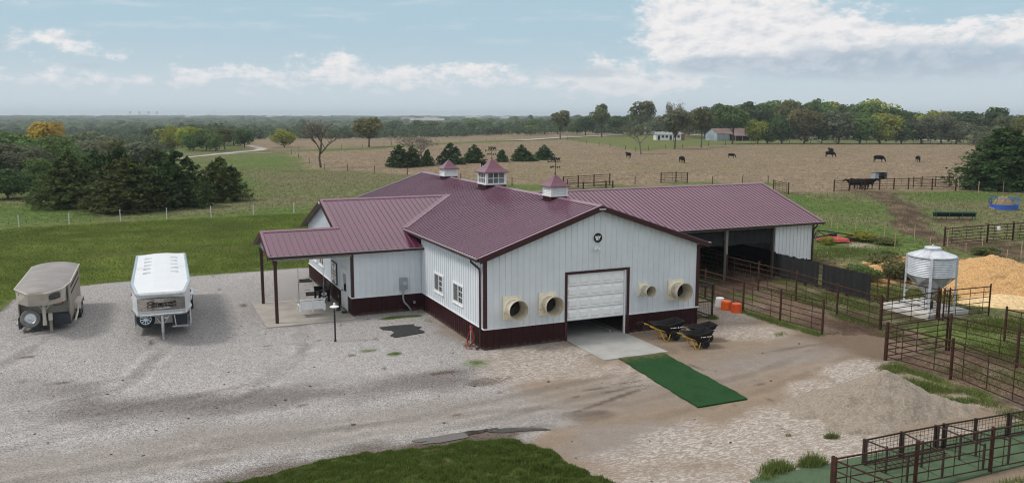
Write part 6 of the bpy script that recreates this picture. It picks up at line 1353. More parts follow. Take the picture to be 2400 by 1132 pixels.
# ================================================================== far buildings and masts
def local_to(px, py, rz): p = G(px, py); return (p.x, p.y, p.z), -YAW+R(rz)
lo, rz = local_to(1567, 328.5, 4); hs_ = thing('white_shed', 'long low white shed with grey roof beside the road', 'shed', lo, rz)
m = MB(); m.box(-6.3, -2.2, 0, 5.0, 2.2, 2.5); m.build('wall', whitem, hs_); m = MB(); m.add([(-6.6, -2.6, 2.4), (5.2, -2.6, 2.4), (5.2, 0, 3.6), (-6.6, 0, 3.6), (-6.6, 2.6, 2.4), (5.2, 2.6, 2.4)], [(0, 1, 2, 3), (3, 2, 5, 4), (0, 3, 4), (1, 5, 2)]); m.build('roof', shingle, hs_)
for k in range(6): m = MB(); m.box(-5.4+k*1.75, -2.24, 1.0 if k % 3 else .1, -4.4+k*1.75, -2.2, 2.0); m.build('window', darkhole, hs_)
m = MB(); m.box(5.0, -2.0, 0, 6.6, 2.0, 2.6); m.add([(4.9, -2.2, 2.6), (6.8, -2.2, 2.5), (6.8, 2.2, 2.5), (4.9, 2.2, 2.6), (5.8, 0, 3.2)], [(0, 1, 4), (1, 2, 4), (2, 3, 4), (3, 0, 4)]); m.build('end_wing', brickm, hs_)
lo, rz = local_to(1686, 329.5, 16); gb = thing('old_barn', 'old grey tin barn with rusty patched roof and open lean-to', 'barn', lo, rz, scale=(1, 1, .86))
m = MB(); m.box(-4, -5, 0, 14, 5, 3.6); m.add([(-4, -5, 3.6), (-4, 5, 3.6), (-4, 0, 5.9), (14, -5, 3.6), (14, 5, 3.6), (14, 0, 5.9)], [(0, 2, 1), (3, 4, 5)]); m.build('wall', oldtin, gb)
m = MB(); m.add([(-4.4, -5.4, 3.45), (14.4, -5.4, 3.45), (14.4, 0, 6.0), (-4.4, 0, 6.0), (-4.4, 5.4, 3.45), (14.4, 5.4, 3.45)], [(0, 1, 2, 3), (3, 2, 5, 4)]); m.build('roof', rusttin, gb)
m = MB(); m.add([(2, -5.4, 3.5), (16.5, -5.4, 3.5), (16.5, -9.5, 2.5), (2, -9.5, 2.5), (2, -5.4, 3.4), (16.5, -5.4, 3.4), (16.5, -9.5, 2.4), (2, -9.5, 2.4)], [(0, 3, 2, 1), (4, 5, 6, 7), (3, 7, 6, 2), (2, 6, 5, 1)]); m.build('lean_to_roof', rusttin, gb)
for k in range(5): m = MB(); m.bar((2.2+k*3.5, -9.3, 0), (2.2+k*3.5, -9.3, 2.45), .22); m.build('lean_to_post', greywood, gb)
m = MB(); m.box(2.1, -5.2, 0, 16.3, -5.05, 3.3); m.build('lean_to_shade', darkhole, gb)  # near-black sheet before the tin wall, painting the shade under the lean-to
for k in range(4): m = MB(); m.box(3.5+k*3.1, -7.8, 0, 5.6+k*3.1, -6.2, 1.1+.3*(k % 2)); m.build('stored_machine', rust, gb)
m = MB(); m.box(-4.05, -2.0, 0, -4.0, 2.0, 3.0); m.build('barn_door', mk('tin_door', (.24, .30, .35), .6, var=.2, scale=.8), gb)
lo, rz = local_to(1530, 315, 0); fh = thing('farmhouse', 'pale farmhouse roof showing behind the white shed', 'house', lo, rz); m = MB(); m.box(-5, -3, 0, 5, 3, 2.6); m.build('wall', whitem, fh); m = MB(); m.add([(-5.4, -3.5, 2.5), (5.4, -3.5, 2.5), (5.4, 0, 4.2), (-5.4, 0, 4.2), (-5.4, 3.5, 2.5), (5.4, 3.5, 2.5)], [(0, 1, 2, 3), (3, 2, 5, 4), (0, 3, 4), (1, 5, 2)]); m.build('roof', mk('pale_roof', (.55, .56, .56), .6), fh)
lo, rz = local_to(1614, 316, -10); fr = thing('red_shed', 'small red shed by the road under the trees', 'shed', lo, rz); m = MB(); m.box(-3, -2, 0, 3, 2, 2.4); m.build('wall', mk('red_board', (.22, .05, .04), .7), fr); m = MB(); m.add([(-3.3, -2.3, 2.3), (3.3, -2.3, 2.3), (3.3, 0, 3.5), (-3.3, 0, 3.5), (-3.3, 2.3, 2.3), (3.3, 2.3, 2.3)], [(0, 1, 2, 3), (3, 2, 5, 4), (0, 3, 4), (1, 5, 2)]); m.build('roof', rusttin, fr)
def pole(px, pyb, pyt, label, lean=0.0, d=None):
    p = G(px, pyb); h = (pyb-pyt)/F*depth(p)*1.0; o = thing('utility_pole', label, 'pole', tuple(p), -YAW, 'distant utility poles'); m = MB(); m.tube((0, 0, 0), (lean*h, 0, h), .2, .14, 8); m.build('pole', greywood, o); m = MB(); m.bar((lean*h-1.1, 0, h-.6), (lean*h+1.1, 0, h-.6), .16); m.build('crossarm', greywood, o)
pole(357, 352, 316, 'weathered utility pole standing by the yellow green trees'); pole(918, 341, 317, 'leaning utility pole right of the brown oak', -.12); pole(1534, 313, 271, 'tall pale utility pole behind the white shed'); pole(1677, 316, 274, 'thin utility pole in the trees left of the old barn'); pole(1184, 312, 297, 'small pole before the centre tree line'); pole(1282, 318, 295, 'thin pole right of the bright yellow green tree')
def far_at(px, d):
    a = YAW+math.atan((px-1200)/F); x, y = CAM.x+math.sin(a)*d/math.cos(a-YAW), CAM.y+math.cos(a)*d/math.cos(a-YAW); return Vector((x, y, float(height(x, y))))
hazew = mk('distant_white', (.7, .72, .74), .5); hazeg = mk('distant_grey', (.36, .38, .40), .6)
for k, px in enumerate((315, 336, 357, 377)):
    d = 4700; p = far_at(px, d); zt_ = CAM.z+(274.3-262.5)/F*d-p.z; o = thing('water_tower', ('first', 'second', 'third', 'fourth')[k]+' from the left of four water towers on the horizon', 'water tower', tuple(p), 0, 'row of four water towers'); m = MB(); m.lathe([(0, zt_-11), (5.5, zt_-9), (6.2, zt_-4), (5.5, zt_-1), (0, zt_)], n=16); m.build('tank', hazeg, o, True)
    for a in range(6): m = MB(); m.bar((5*math.cos(a*1.047), 5*math.sin(a*1.047), 0), (5*math.cos(a*1.047), 5*math.sin(a*1.047), zt_-7), 1.1); m.build('leg', hazeg, o)
d = 4300; p = far_at(1100, d); zt_ = CAM.z+(274.3-269.5)/F*d-p.z; o = thing('water_tower', 'lone white water tower far off in the centre', 'water tower', tuple(p)); m = MB(); m.lathe([(0, zt_-9), (5, zt_-7), (5.5, zt_-4), (4, zt_-1), (0, zt_)], n=16); m.build('tank', hazew, o, True); m = MB(); m.lathe([(2.4, 0), (1.2, 4), (1.2, zt_-8)], n=10); m.build('stem', hazew, o)
p = far_at(511, 4500); m = MB(); zt_ = CAM.z+(274.3-258.5)/F*4500-p.z; m.tube(p, p+Z*zt_, 1.1, .5, 6); [m.bar(p+Z*zt_*t+X*-1.5, p+Z*zt_*t+X*1.5, .5) for t in (.5, .7, .85)]; tag(m.build('radio_mast', hazeg), 'thin radio mast on the left horizon', 'mast')
p = far_at(688, 4600); o = thing('grain_elevator', 'pale grain elevator block on the horizon', 'elevator', tuple(p), -YAW); m = MB(); zt_ = CAM.z+(274.3-269.0)/F*4600-p.z; m.box(-4, -4, 0, 4, 4, zt_-4); [m.lathe([(4, 0), (4, zt_-8), (0, zt_-6)], (-9-k*8, 0, 0), n=12) for k in range(2)]; m.build('silo_block', hazew, o); m = MB(); m.box(-6, -4, zt_-4, 6, 4, zt_); m.build('headhouse', hazew, o)

# ================================================================== trees
LM = {k: leafmat('leaf_'+k, tuple(2.0*q for q in c), v, h) for k, c, v, h in (
    ('dark_green', (.034, .056, .018), .45, .03), ('mid_green', (.056, .088, .024), .42, .03), ('olive', (.070, .075, .028), .40, .03), ('yellow_green', (.140, .150, .026), .38, .03), ('bright', (.17, .18, .024), .35, .02),
    ('rust', (.075, .066, .030), .40, .03), ('gold', (.235, .165, .02), .30, .015), ('grey_green', (.072, .080, .048), .38, .03), ('grey_twig', (.105, .095, .070), .35, .02), ('cedar', (.027, .046, .013), .65, .04), ('cedar_brown', (.044, .058, .016), .6, .04))}
def leaves(pts, out, size, rng, flat=.35):
    """leaf sprays: one bent quad per point, roughly facing outwards"""
    n = len(pts); r1 = rng.normal(size=(n, 3)); a = out+r1*flat*1.6; a /= np.linalg.norm(a, axis=1)[:, None]+1e-9
    t = rng.normal(size=(n, 3)); t -= a*np.sum(a*t, 1)[:, None]; t /= np.linalg.norm(t, axis=1)[:, None]+1e-9; b = np.cross(a, t)
    s_ = size*(.55+.9*rng.random(n))[:, None]; t = t*s_; b = b*s_*(.45+.4*rng.random(n))[:, None]
    v = np.stack([pts-t*.5, pts+b*.5-t*.1, pts+t*.5, pts-b*.5+t*.1], 1).reshape(-1, 3); f = np.arange(4*n).reshape(n, 4); return v, f
def sphere_pts(rng, n):
    d = rng.normal(size=(n, 3)); return d/np.linalg.norm(d, axis=1)[:, None]
def crown_round(seed, n, leaf, zc=.62, rz=.38, rx=.40, clumps=46, cr=.13, gaps=.0):
    rng = np.random.default_rng(seed); d = sphere_pts(rng, clumps); rad = .45+.55*rng.random(clumps)**.6
    cc = d*rad[:, None]*np.array([rx-cr*.6, rx-cr*.6, rz-cr*.6])+np.array([0, 0, zc]); cc[:, 2] = np.where(cc[:, 2] < zc, zc+(cc[:, 2]-zc)*.85, cc[:, 2])
    sz = cr*(.65+.7*rng.random(clumps)); w = sz**2; k = rng.choice(clumps, n, p=w/w.sum()); u = sphere_pts(rng, n); u[:, 2] = np.where(rng.random(n) < .35, np.abs(u[:, 2]), u[:, 2])
    rr = sz[k]*(.75+.35*rng.random(n)); p = cc[k]+u*rr[:, None]*np.array([1, 1, .8]); tint = rng.random(clumps)[k]*.6+rng.random(n)*.4
    v, f = leaves(p, u+.3*d[k], leaf, rng); return v, f, np.repeat(tint, 4), cc
def crown_cedar(seed, n, leaf, rx=.42, pw=.8, lobes=5):
    """several leaning spires of drooping, pointed boughs grown together into one crown"""
    rng = np.random.default_rng(seed); L = [(0, 0, 1.0, .30)]
    for k in range(lobes): a = 2*np.pi*(k+.6*rng.random())/max(1, lobes); r_ = rx*(.30+.35*rng.random()); L.append((r_*np.cos(a), r_*np.sin(a), .52+.38*rng.random(), rx*(.50+.22*rng.random())))
    L = np.array(L); L[0, 3] = rx*.80; w = L[:, 2]*L[:, 3]; j = rng.choice(len(L), n, p=w/w.sum()); nb = 85
    ba = rng.random((len(L), nb))*2*np.pi; bh = rng.random((len(L), nb))**1.15; bl = .72+.52*rng.random((len(L), nb)); k = rng.integers(0, nb, n)
    hh = bh[j, k]; pr = np.where(hh < .16, .72+.28*hh/.16, np.clip((1-hh)/.84, 0, 1)**pw); t = rng.random(n)**.6
    a = ba[j, k]+rng.normal(size=n)*.34*(1-.8*t); r_ = L[j, 3]*pr*bl[j, k]*t; z = L[j, 2]*hh+.05*(1-t)-.06*t+.07*t*t+rng.normal(size=n)*.034*(1-.55*t)
    p = np.stack([L[j, 0]*(1-.3*hh)+r_*np.cos(a), L[j, 1]*(1-.3*hh)+r_*np.sin(a), np.clip(z, .004, 1.03)], 1)
    out = np.stack([np.cos(a), np.sin(a), np.full(n, .35)], 1); out /= np.linalg.norm(out, axis=1)[:, None]
    v, f = leaves(p, out, leaf, rng, .5); tint = rng.random((len(L), nb))[j, k]*.7+rng.random(n)*.3; return v, f, np.repeat(tint, 4), None
def branch_tree(seed, levels=4, spread=.55, trunk=.30, forks=3, up=.35, r0=.022):
    rng = random.Random(seed); segs = []; tips = []
    def grow(p, d, L, r_, lv):
        q = p+d*L*.5+Vector((rng.uniform(-1, 1), rng.uniform(-1, 1), rng.uniform(-.5, .5)))*L*.06; e = q+(d+Vector((rng.uniform(-.2, .2), rng.uniform(-.2, .2), .08))).normalized()*L*.5
        segs.append((p, q, e, r_, lv)); 
        if lv <= 1: tips.append(e); tips.append(q)
        if lv == 0: return
        for k in range(forks if lv < levels else forks+1):
            ax = Vector((rng.uniform(-1, 1), rng.uniform(-1, 1), rng.uniform(-.25, .6))).normalized(); nd = (d*(1-spread)+ax*spread+Vector((0, 0, up*.25))).normalized()
            grow(p+(e-p)*rng.uniform(.55, 1.0) if lv < levels else p+(e-p)*rng.uniform(.7, 1.0), nd, L*rng.uniform(.62, .85), r_*.6, lv-1)
    grow(Vector((0, 0, 0)), Vector((rng.uniform(-.05, .05), rng.uniform(-.05, .05), 1)), trunk, r0, levels)
    mx = max(max(t.z for t in tips), .1); s_ = 1.0/mx; m = MB()
    for p, q, e, r_, lv in segs: m.path([p*s_, q*s_, e*s_], [r_, r_*.85, r_*.66], 6 if lv > 1 else 4, cap=False)
    return m, [t*s_ for t in tips]
TREES = {}
def mesh_from(name, v, f, tint, mat): return np_mesh(name, v, f, mat, attrs={'tint': ('FLOAT', tint)})
def limb_trunk(seed, cc, top=.5, r0=.02, fork=.28):
    rng = random.Random(seed); m = MB(); bend = Vector((rng.uniform(-.03, .03), rng.uniform(-.03, .03), 0)); m.path([(0, 0, -.02), bend*.5+Z*fork*.5, bend+Z*fork, bend*1.4+Z*top], [r0*1.35, r0, r0*.85, r0*.4], 8)
    idx = list(range(len(cc))); rng.shuffle(idx)
    for i in idx[:14]: c = Vector(cc[i]); s_ = bend+Z*(fork*rng.uniform(.8, 1.3)); m.path([s_, s_*.5+c*.5+Z*.02, c], [r0*.55, r0*.35, r0*.12], 5, cap=False)
    return m
def tree_proto(key, fn, tr, mat):
    v, f, t, cc = fn(); cm = mesh_from('crown', v, f, t, LM[mat])
    m = tr(cc); tm = bpy.data.meshes.new('trunk'); tm.from_pydata(m.v, [], m.f); tm.materials.append(bark); tm.update(); TREES[key] = (tm, cm)
def sparse(seed, n, leaf, lv=4, sp=.55, scatter=.05, **k):
    m, tips = branch_tree(seed, lv, sp, **k); rng = np.random.default_rng(seed+5); T = np.array([tuple(t) for t in tips])
    q = rng.integers(0, len(T), n); p = T[q]+rng.normal(size=(n, 3))*scatter; out = p-np.array([0, 0, .5]); out /= np.linalg.norm(out, axis=1)[:, None]+1e-9
    v, f = leaves(p, out, leaf, rng, .6); return m, v, f, np.repeat(rng.random(n), 4)
def sparse_proto(key, seed, n, leaf, mat, brk=bark, **k):
    m, v, f, t = sparse(seed, n, leaf, **k); tm = bpy.data.meshes.new('trunk'); tm.from_pydata(m.v, [], m.f); tm.materials.append(brk); tm.update(); TREES[key] = (tm, mesh_from('crown', v, f, t, LM[mat]))
def spike(cc): m = MB(); m.tube((0, 0, -.02), (0, 0, .9), .022, .004, 7); return m
for i in range(3): tree_proto('cedar%d' % i, lambda i=i: crown_cedar(100+i, 14000, .036, pw=(.60, .50, .56)[i]), spike, 'cedar')
for i in range(3): tree_proto('cedarm%d' % i, lambda i=i: crown_cedar(110+i, 3200, .070, pw=(.70, .52, .6)[i], lobes=(3, 5, 4)[i]), spike, 'cedar')
for i in range(3): tree_proto('near%d' % i, lambda i=i: crown_round(120+i, 7000, .045, zc=.52, rz=.48, rx=.50, clumps=70, cr=.13), lambda cc, i=i: limb_trunk(120+i, cc, .6, .02, .12), 'mid_green')
for i in range(4): tree_proto('round%d' % i, lambda i=i: crown_round(130+i, 2600, .065, zc=.62, rz=.38, rx=.42, clumps=(44, 52, 38, 48)[i], cr=.135), lambda cc, i=i: limb_trunk(130+i, cc), 'mid_green')
for i in range(3): tree_proto('high%d' % i, lambda i=i: crown_round(180+i, 2400, .065, zc=.70, rz=.30, rx=.44, clumps=40, cr=.125), lambda cc, i=i: limb_trunk(180+i, cc, .7, .017, .34), 'mid_green')
for i in range(3): tree_proto('tall%d' % i, lambda i=i: crown_round(140+i, 1900, .060, zc=.63, rz=.37, rx=.30, clumps=(26, 30, 24)[i], cr=.115), lambda cc, i=i: limb_trunk(140+i, cc, .8, .018, .3), 'mid_green')
for i in range(3): tree_proto('bush%d' % i, lambda i=i: crown_round(150+i, 2400, .070, zc=.50, rz=.50, rx=.50, clumps=46, cr=.16), lambda cc, i=i: limb_trunk(150+i, cc, .5, .02, .15), 'mid_green')
for i in range(3): sparse_proto('sparse%d' % i, 160+i, 900, .05, 'grey_twig', barkg, sp=.55)
sparse_proto('bare', 171, 420, .035, 'grey_twig', bark, lv=5, forks=3, sp=.50, trunk=.36); sparse_proto('twiggy', 173, 700, .04, 'grey_twig', barkg, lv=5, forks=3, sp=.62, trunk=.18)
def tree(kind, mat, label, px, top, w, base=None, d=None, cat='tree', name='tree', rz=None, group=None, asp=1.0):
    p = G(px, base) if base else far_at(px, d); dd = depth(p); w = w*(1.22 if 'cedar' in kind else 1.1); hgt = CAM.z+(274.3-top)/F*dd-p.z; wid = w/F*dd
    tm, cm = TREES[kind]; xs = [v.co.x for v in cm.vertices]; nat = (max(xs)-min(xs)); sx = wid/nat
    o = thing(name, label, cat, tuple(p), random.uniform(0, 6.28) if rz is None else rz, group, scale=(sx, sx, hgt))
    t = link('trunk', tm, o); c = link('crown', cm, o); c.material_slots[0].link = 'OBJECT'; c.material_slots[0].material = LM[mat]; return o
gc = 'cedars in the clump beyond the lawn fence'
tree('cedar0', 'cedar_brown', 'brownish green cedar at the left of the clump beyond the white posts', 165, 356, 150, base=486, name='cedar_tree', group=gc)
tree('cedar1', 'cedar_brown', 'broad front cedar with brown tinge, nearest to the white posts', 303, 372, 205, base=494, name='cedar_tree', group=gc)
tree('cedar2', 'cedar', 'very dark cedar right of the broad front cedar', 415, 353, 150, base=486, name='cedar_tree', group=gc)
tree('cedar0', 'cedar_brown', 'separate cedar at the right end of the clump on the lawn edge', 520, 370, 118, base=471, name='cedar_tree', group=gc)
tree('cedar2', 'cedar', 'cedar peeping over the broad front cedar', 285, 344, 125, d=104, name='cedar_tree', group=gc)
tree('cedar1', 'cedar', 'cedar behind the gap left of the very dark cedar', 372, 350, 110, d=101, name='cedar_tree', group=gc)
tree('cedar1', 'cedar', 'low dark cedar tucked under the left end of the clump', 120, 398, 95, base=478, name='cedar_tree', group=gc)
tree('cedar0', 'cedar', 'cedar crown rising behind the brownish left cedar', 225, 352, 110, d=103, name='cedar_tree', group=gc)
gl = 'broadleaf trees at the far left'
for kind, mat, l, px, top, w, d in (('near0', 'mid_green', 'light green bushy tree at the left foot of the cedar clump', 95, 372, 95, 108), ('near1', 'grey_green', 'large grey green tree at the left picture edge', 25, 332, 165, 122), ('near2', 'dark_green', 'dark tree leaving the picture at the far left', -60, 330, 150, 118),
    ('near2', 'mid_green', 'tall broad tree below the golden tree', 120, 318, 175, 142), ('near0', 'grey_green', 'grey green tree between golden tree and cedars', 205, 330, 140, 150), ('near1', 'dark_green', 'low dark tree mass on the left below the large grey green tree', 15, 392, 130, 103), ('round1', 'mid_green', 'green crown left of the golden tree', 38, 305, 120, 180),
    ('round0', 'grey_green', 'pale green crown right of the golden tree', 205, 308, 110, 190), ('round3', 'olive', 'olive crown behind the left cedars', 285, 322, 105, 178), ('round2', 'grey_green', 'dull grey crown above the middle cedars', 335, 328, 90, 172), ('sparse0', 'grey_twig', 'thin grey twiggy tree left of the utility pole', 262, 326, 80, 185), ('near1', 'dark_green', 'dark crown wedged between left cedars and grey green tree', 165, 352, 105, 128), ('round1', 'mid_green', 'crown at the picture edge below the horizon wood', -25, 300, 130, 200), ('round2', 'olive', 'olive crown under the right side of the golden tree', 160, 312, 95, 205)): tree(kind, mat, l, px, top, w, d=d, group=gl)
tree('round2', 'gold', 'golden yellow autumn tree standing out against the dark left wood', 120, 280, 88, d=232)
gr = 'row of trees beside the farm drive'
for kind, mat, l, px, top, w, base in (('bush0', 'dark_green', 'dark tree at the back left of the drive row', 372, 293, 62, 345), ('tall0', 'bright', 'thin bright yellow green tree by the utility pole', 383, 302, 42, 352), ('bush1', 'yellow_green', 'yellow green tree second from the pole', 408, 294, 55, 351), ('bush2', 'yellow_green', 'wide yellow green tree in the middle of the drive row', 446, 291, 62, 351), ('bush0', 'mid_green', 'rounded green bush low in front of the drive row', 452, 310, 48, 355), ('bush2', 'mid_green', 'full green tree right of the middle of the drive row', 483, 296, 58, 354), ('tall1', 'olive', 'slim olive tree in the right half of the drive row', 527, 301, 46, 351), ('bush0', 'dark_green', 'dark round tree at the right end of the drive row', 573, 299, 54, 346), ('round3', 'grey_green', 'dull tree behind the right end of the drive row', 548, 296, 50, 341), ('bush0', 'yellow_green', 'yellowish crown behind the rounded bush in the drive row', 428, 296, 48, 347), ('bush2', 'mid_green', 'low green tree filling the right half of the drive row', 505, 306, 48, 355), ('bush1', 'bright', 'light yellow green bush at the left foot of the drive row', 396, 316, 40, 355)): tree(kind, mat, l, px, top, w, base=base, group=gr)
tree('bush1', 'yellow_green', 'lone rounded green tree at the end of the farm drive', 667, 302, 66, base=346)
tree('bare', 'grey_twig', 'tall half bare dark tree at the field corner', 752, 279, 105, base=393)
tree('round1', 'rust', 'rounded brown leaved oak standing alone by the drive fence', 865, 272, 74, base=345)
tree('twiggy', 'grey_twig', 'leafless spreading tree behind the row of small cedars', 990, 317, 105, base=386)
gm = 'small cedars in the field behind the barn'
for k, (l, px, top, w, base) in enumerate((('largest dark cedar at the left of the field row', 936, 340, 72, 392), ('cedar joined to the right of the largest field cedar', 966, 344, 50, 391), ('narrow cedar below the leafless spreading tree', 1003, 350, 38, 389), ('tall cedar between back cupola and leafless tree', 1056, 335, 60, 386), ('pointed cedar left of the middle cupola', 1111, 340, 54, 382), ('smallest pointed cedar right of the weathervane', 1177, 350, 36, 380), ('broad cedar second from the right in the field row', 1222, 339, 56, 378), ('rounded cedar at the right end of the field row', 1275, 340, 46, 375))): tree('cedarm%d' % (k % 3), 'cedar', l, px, top, w, base=base, name='cedar_tree', group=gm)
tree('bush2', 'bright', 'small bright yellow green tree on the brown strip', 1243, 291, 37, base=317)
gct = 'hedgerow trees beyond the brown strip'
tops = [286, 281, 287, 279, 283, 291, 284, 289, 280, 286, 292, 288, 284, 277, 290, 286]; mats = ['mid_green', 'dark_green', 'grey_green', 'dark_green', 'mid_green', 'olive', 'dark_green', 'grey_green', 'mid_green', 'dark_green', 'mid_green', 'dark_green', 'grey_green', 'mid_green', 'dark_green', 'mid_green']
nth = ['first', 'second', 'third', 'fourth', 'fifth', 'sixth', 'seventh', 'eighth', 'ninth', 'tenth', 'eleventh', 'twelfth', 'thirteenth', 'fourteenth', 'fifteenth', 'sixteenth']
for k in range(16): tree(('round%d' % (k % 4)) if k % 3 else 'bush%d' % (k % 3), mats[k], '%s tree from the left in the hedgerow beyond the brown strip' % nth[k], 905+k*26.5+random.uniform(-6, 6), tops[k], random.uniform(38, 56), base=318.5-k*.25, group=gct)
gy = 'trees round the old farmyard'
for kind, mat, l, px, top, w, base in (('tall0', 'olive', 'tall tree at the road left of the farmyard', 1313, 257, 46, 327), ('tall1', 'olive', 'tall airy tree beside the road on the green bank', 1410, 242, 48, 322), ('tall2', 'olive', 'tallest airy tree behind the grey willow', 1503, 229, 64, 318), ('sparse1', 'grey_green', 'small grey willow in front of the green bank', 1502, 290, 56, 362), ('high2', 'grey_green', 'large dull tree in front of the white shed', 1581, 256, 74, 350), ('sparse2', 'grey_twig', 'bare topped tree behind the large dull tree', 1578, 238, 46, 333),
    ('high1', 'olive', 'olive tree between white shed and old barn', 1643, 252, 62, 346), ('high0', 'mid_green', 'dense green tree in front of the old barn', 1716, 248, 82, 338), ('round1', 'dark_green', 'dark tree left of the tall airy roadside tree', 1372, 270, 48, 318), ('round3', 'dark_green', 'dark tree right of the tall airy roadside tree', 1446, 271, 46, 317), ('bush0', 'mid_green', 'low green bush tree by the road', 1352, 284, 40, 316), ('round0', 'mid_green', 'green tree behind the tallest airy tree', 1478, 268, 44, 315), ('bush1', 'grey_green', 'low greyish tree behind the utility pole', 1548, 282, 40, 316), ('round1', 'olive', 'slender olive tree behind the white shed roof', 1615, 262, 44, 318)): tree(kind, mat, l, px, top, w, base=base, group=gy)
gw = 'trees of the wood behind the old barn'
back = [(1650, 258, 'mid_green'), (1686, 239, 'dark_green'), (1722, 246, 'olive'), (1757, 238, 'dark_green'), (1800, 235, 'mid_green'), (1843, 229, 'olive'), (1880, 238, 'dark_green'), (1914, 231, 'mid_green'), (1948, 238, 'yellow_green'), (1980, 240, 'dark_green'), (2012, 238, 'mid_green'), (2044, 231, 'yellow_green'), (2078, 252, 'dark_green'), (2112, 257, 'dark_green'), (2142, 260, 'mid_green'), (2174, 257, 'yellow_green'), (2208, 260, 'grey_green'), (2244, 257, 'dark_green'), (2276, 262, 'dark_green'), (2310, 262, 'grey_green')]
for k, (px, top, mat) in enumerate(back): tree('round%d' % (k % 4), mat, '%s crown from the left along the skyline of the right hand wood' % (nth+['seventeenth', 'eighteenth', 'nineteenth', 'twentieth'])[k], px, top, random.uniform(70, 96), d=395+random.uniform(-15, 25), group=gw)
front = [(1775, 276, 52, 'yellow_green', 'bush0', 'small yellow green tree at the right end of the old barn'), (1832, 268, 70, 'dark_green', 'bush1', 'dark tree at the edge of the wood right of the barn'), (1884, 241, 84, 'rust', 'bush2', 'large brownish tree at the front of the wood'), (1925, 266, 52, 'dark_green', 'bush0', 'dark gap tree behind the white gate'), (1964, 252, 86, 'grey_green', 'bush0', 'wide grey green tree right of the white gate'), (2014, 262, 84, 'mid_green', 'bush1', 'bushy green tree in the middle of the wood edge'), (2062, 256, 82, 'yellow_green', 'bush2', 'ochre green tree standing out at the wood edge'), (2112, 284, 66, 'dark_green', 'bush1', 'low dark tree before the right part of the wood'), (2160, 272, 84, 'grey_green', 'bush0', 'greyish tree with pale twigs at the wood edge'), (2206, 268, 92, 'grey_green', 'sparse0', 'twiggy grey tree towards the right end of the wood'), (2240, 276, 70, 'grey_green', 'bush2', 'dull bush tree at the right end of the wood'), (1800, 292, 50, 'dark_green', 'bush2', 'dark bush tree beside the lean-to')]
for px, top, w, mat, kd, l in front: tree(kd, mat, l, px, top, w*1.12, base=337.5, group=gw)
tree('tall2', 'dark_green', 'dark spreading tree rising above the big right cedar', 2332, 242, 66, d=330)
tree('near0', 'grey_green', 'grey green tree behind the big right cedar', 2352, 272, 110, d=215); tree('near2', 'olive', 'olive tree at the right picture edge above the cedar', 2420, 262, 120, d=200); tree('near1', 'grey_green', 'dull tree left of the big right cedar at the field end', 2300, 292, 70, d=240)
tree('cedar1', 'cedar', 'huge dark cedar at the right edge of the brown field', 2348, 298, 218, base=444, name='cedar_tree'); tree('cedar0', 'cedar_brown', 'brownish cedar half out of the picture at the right edge', 2432, 306, 150, base=440, name='cedar_tree')

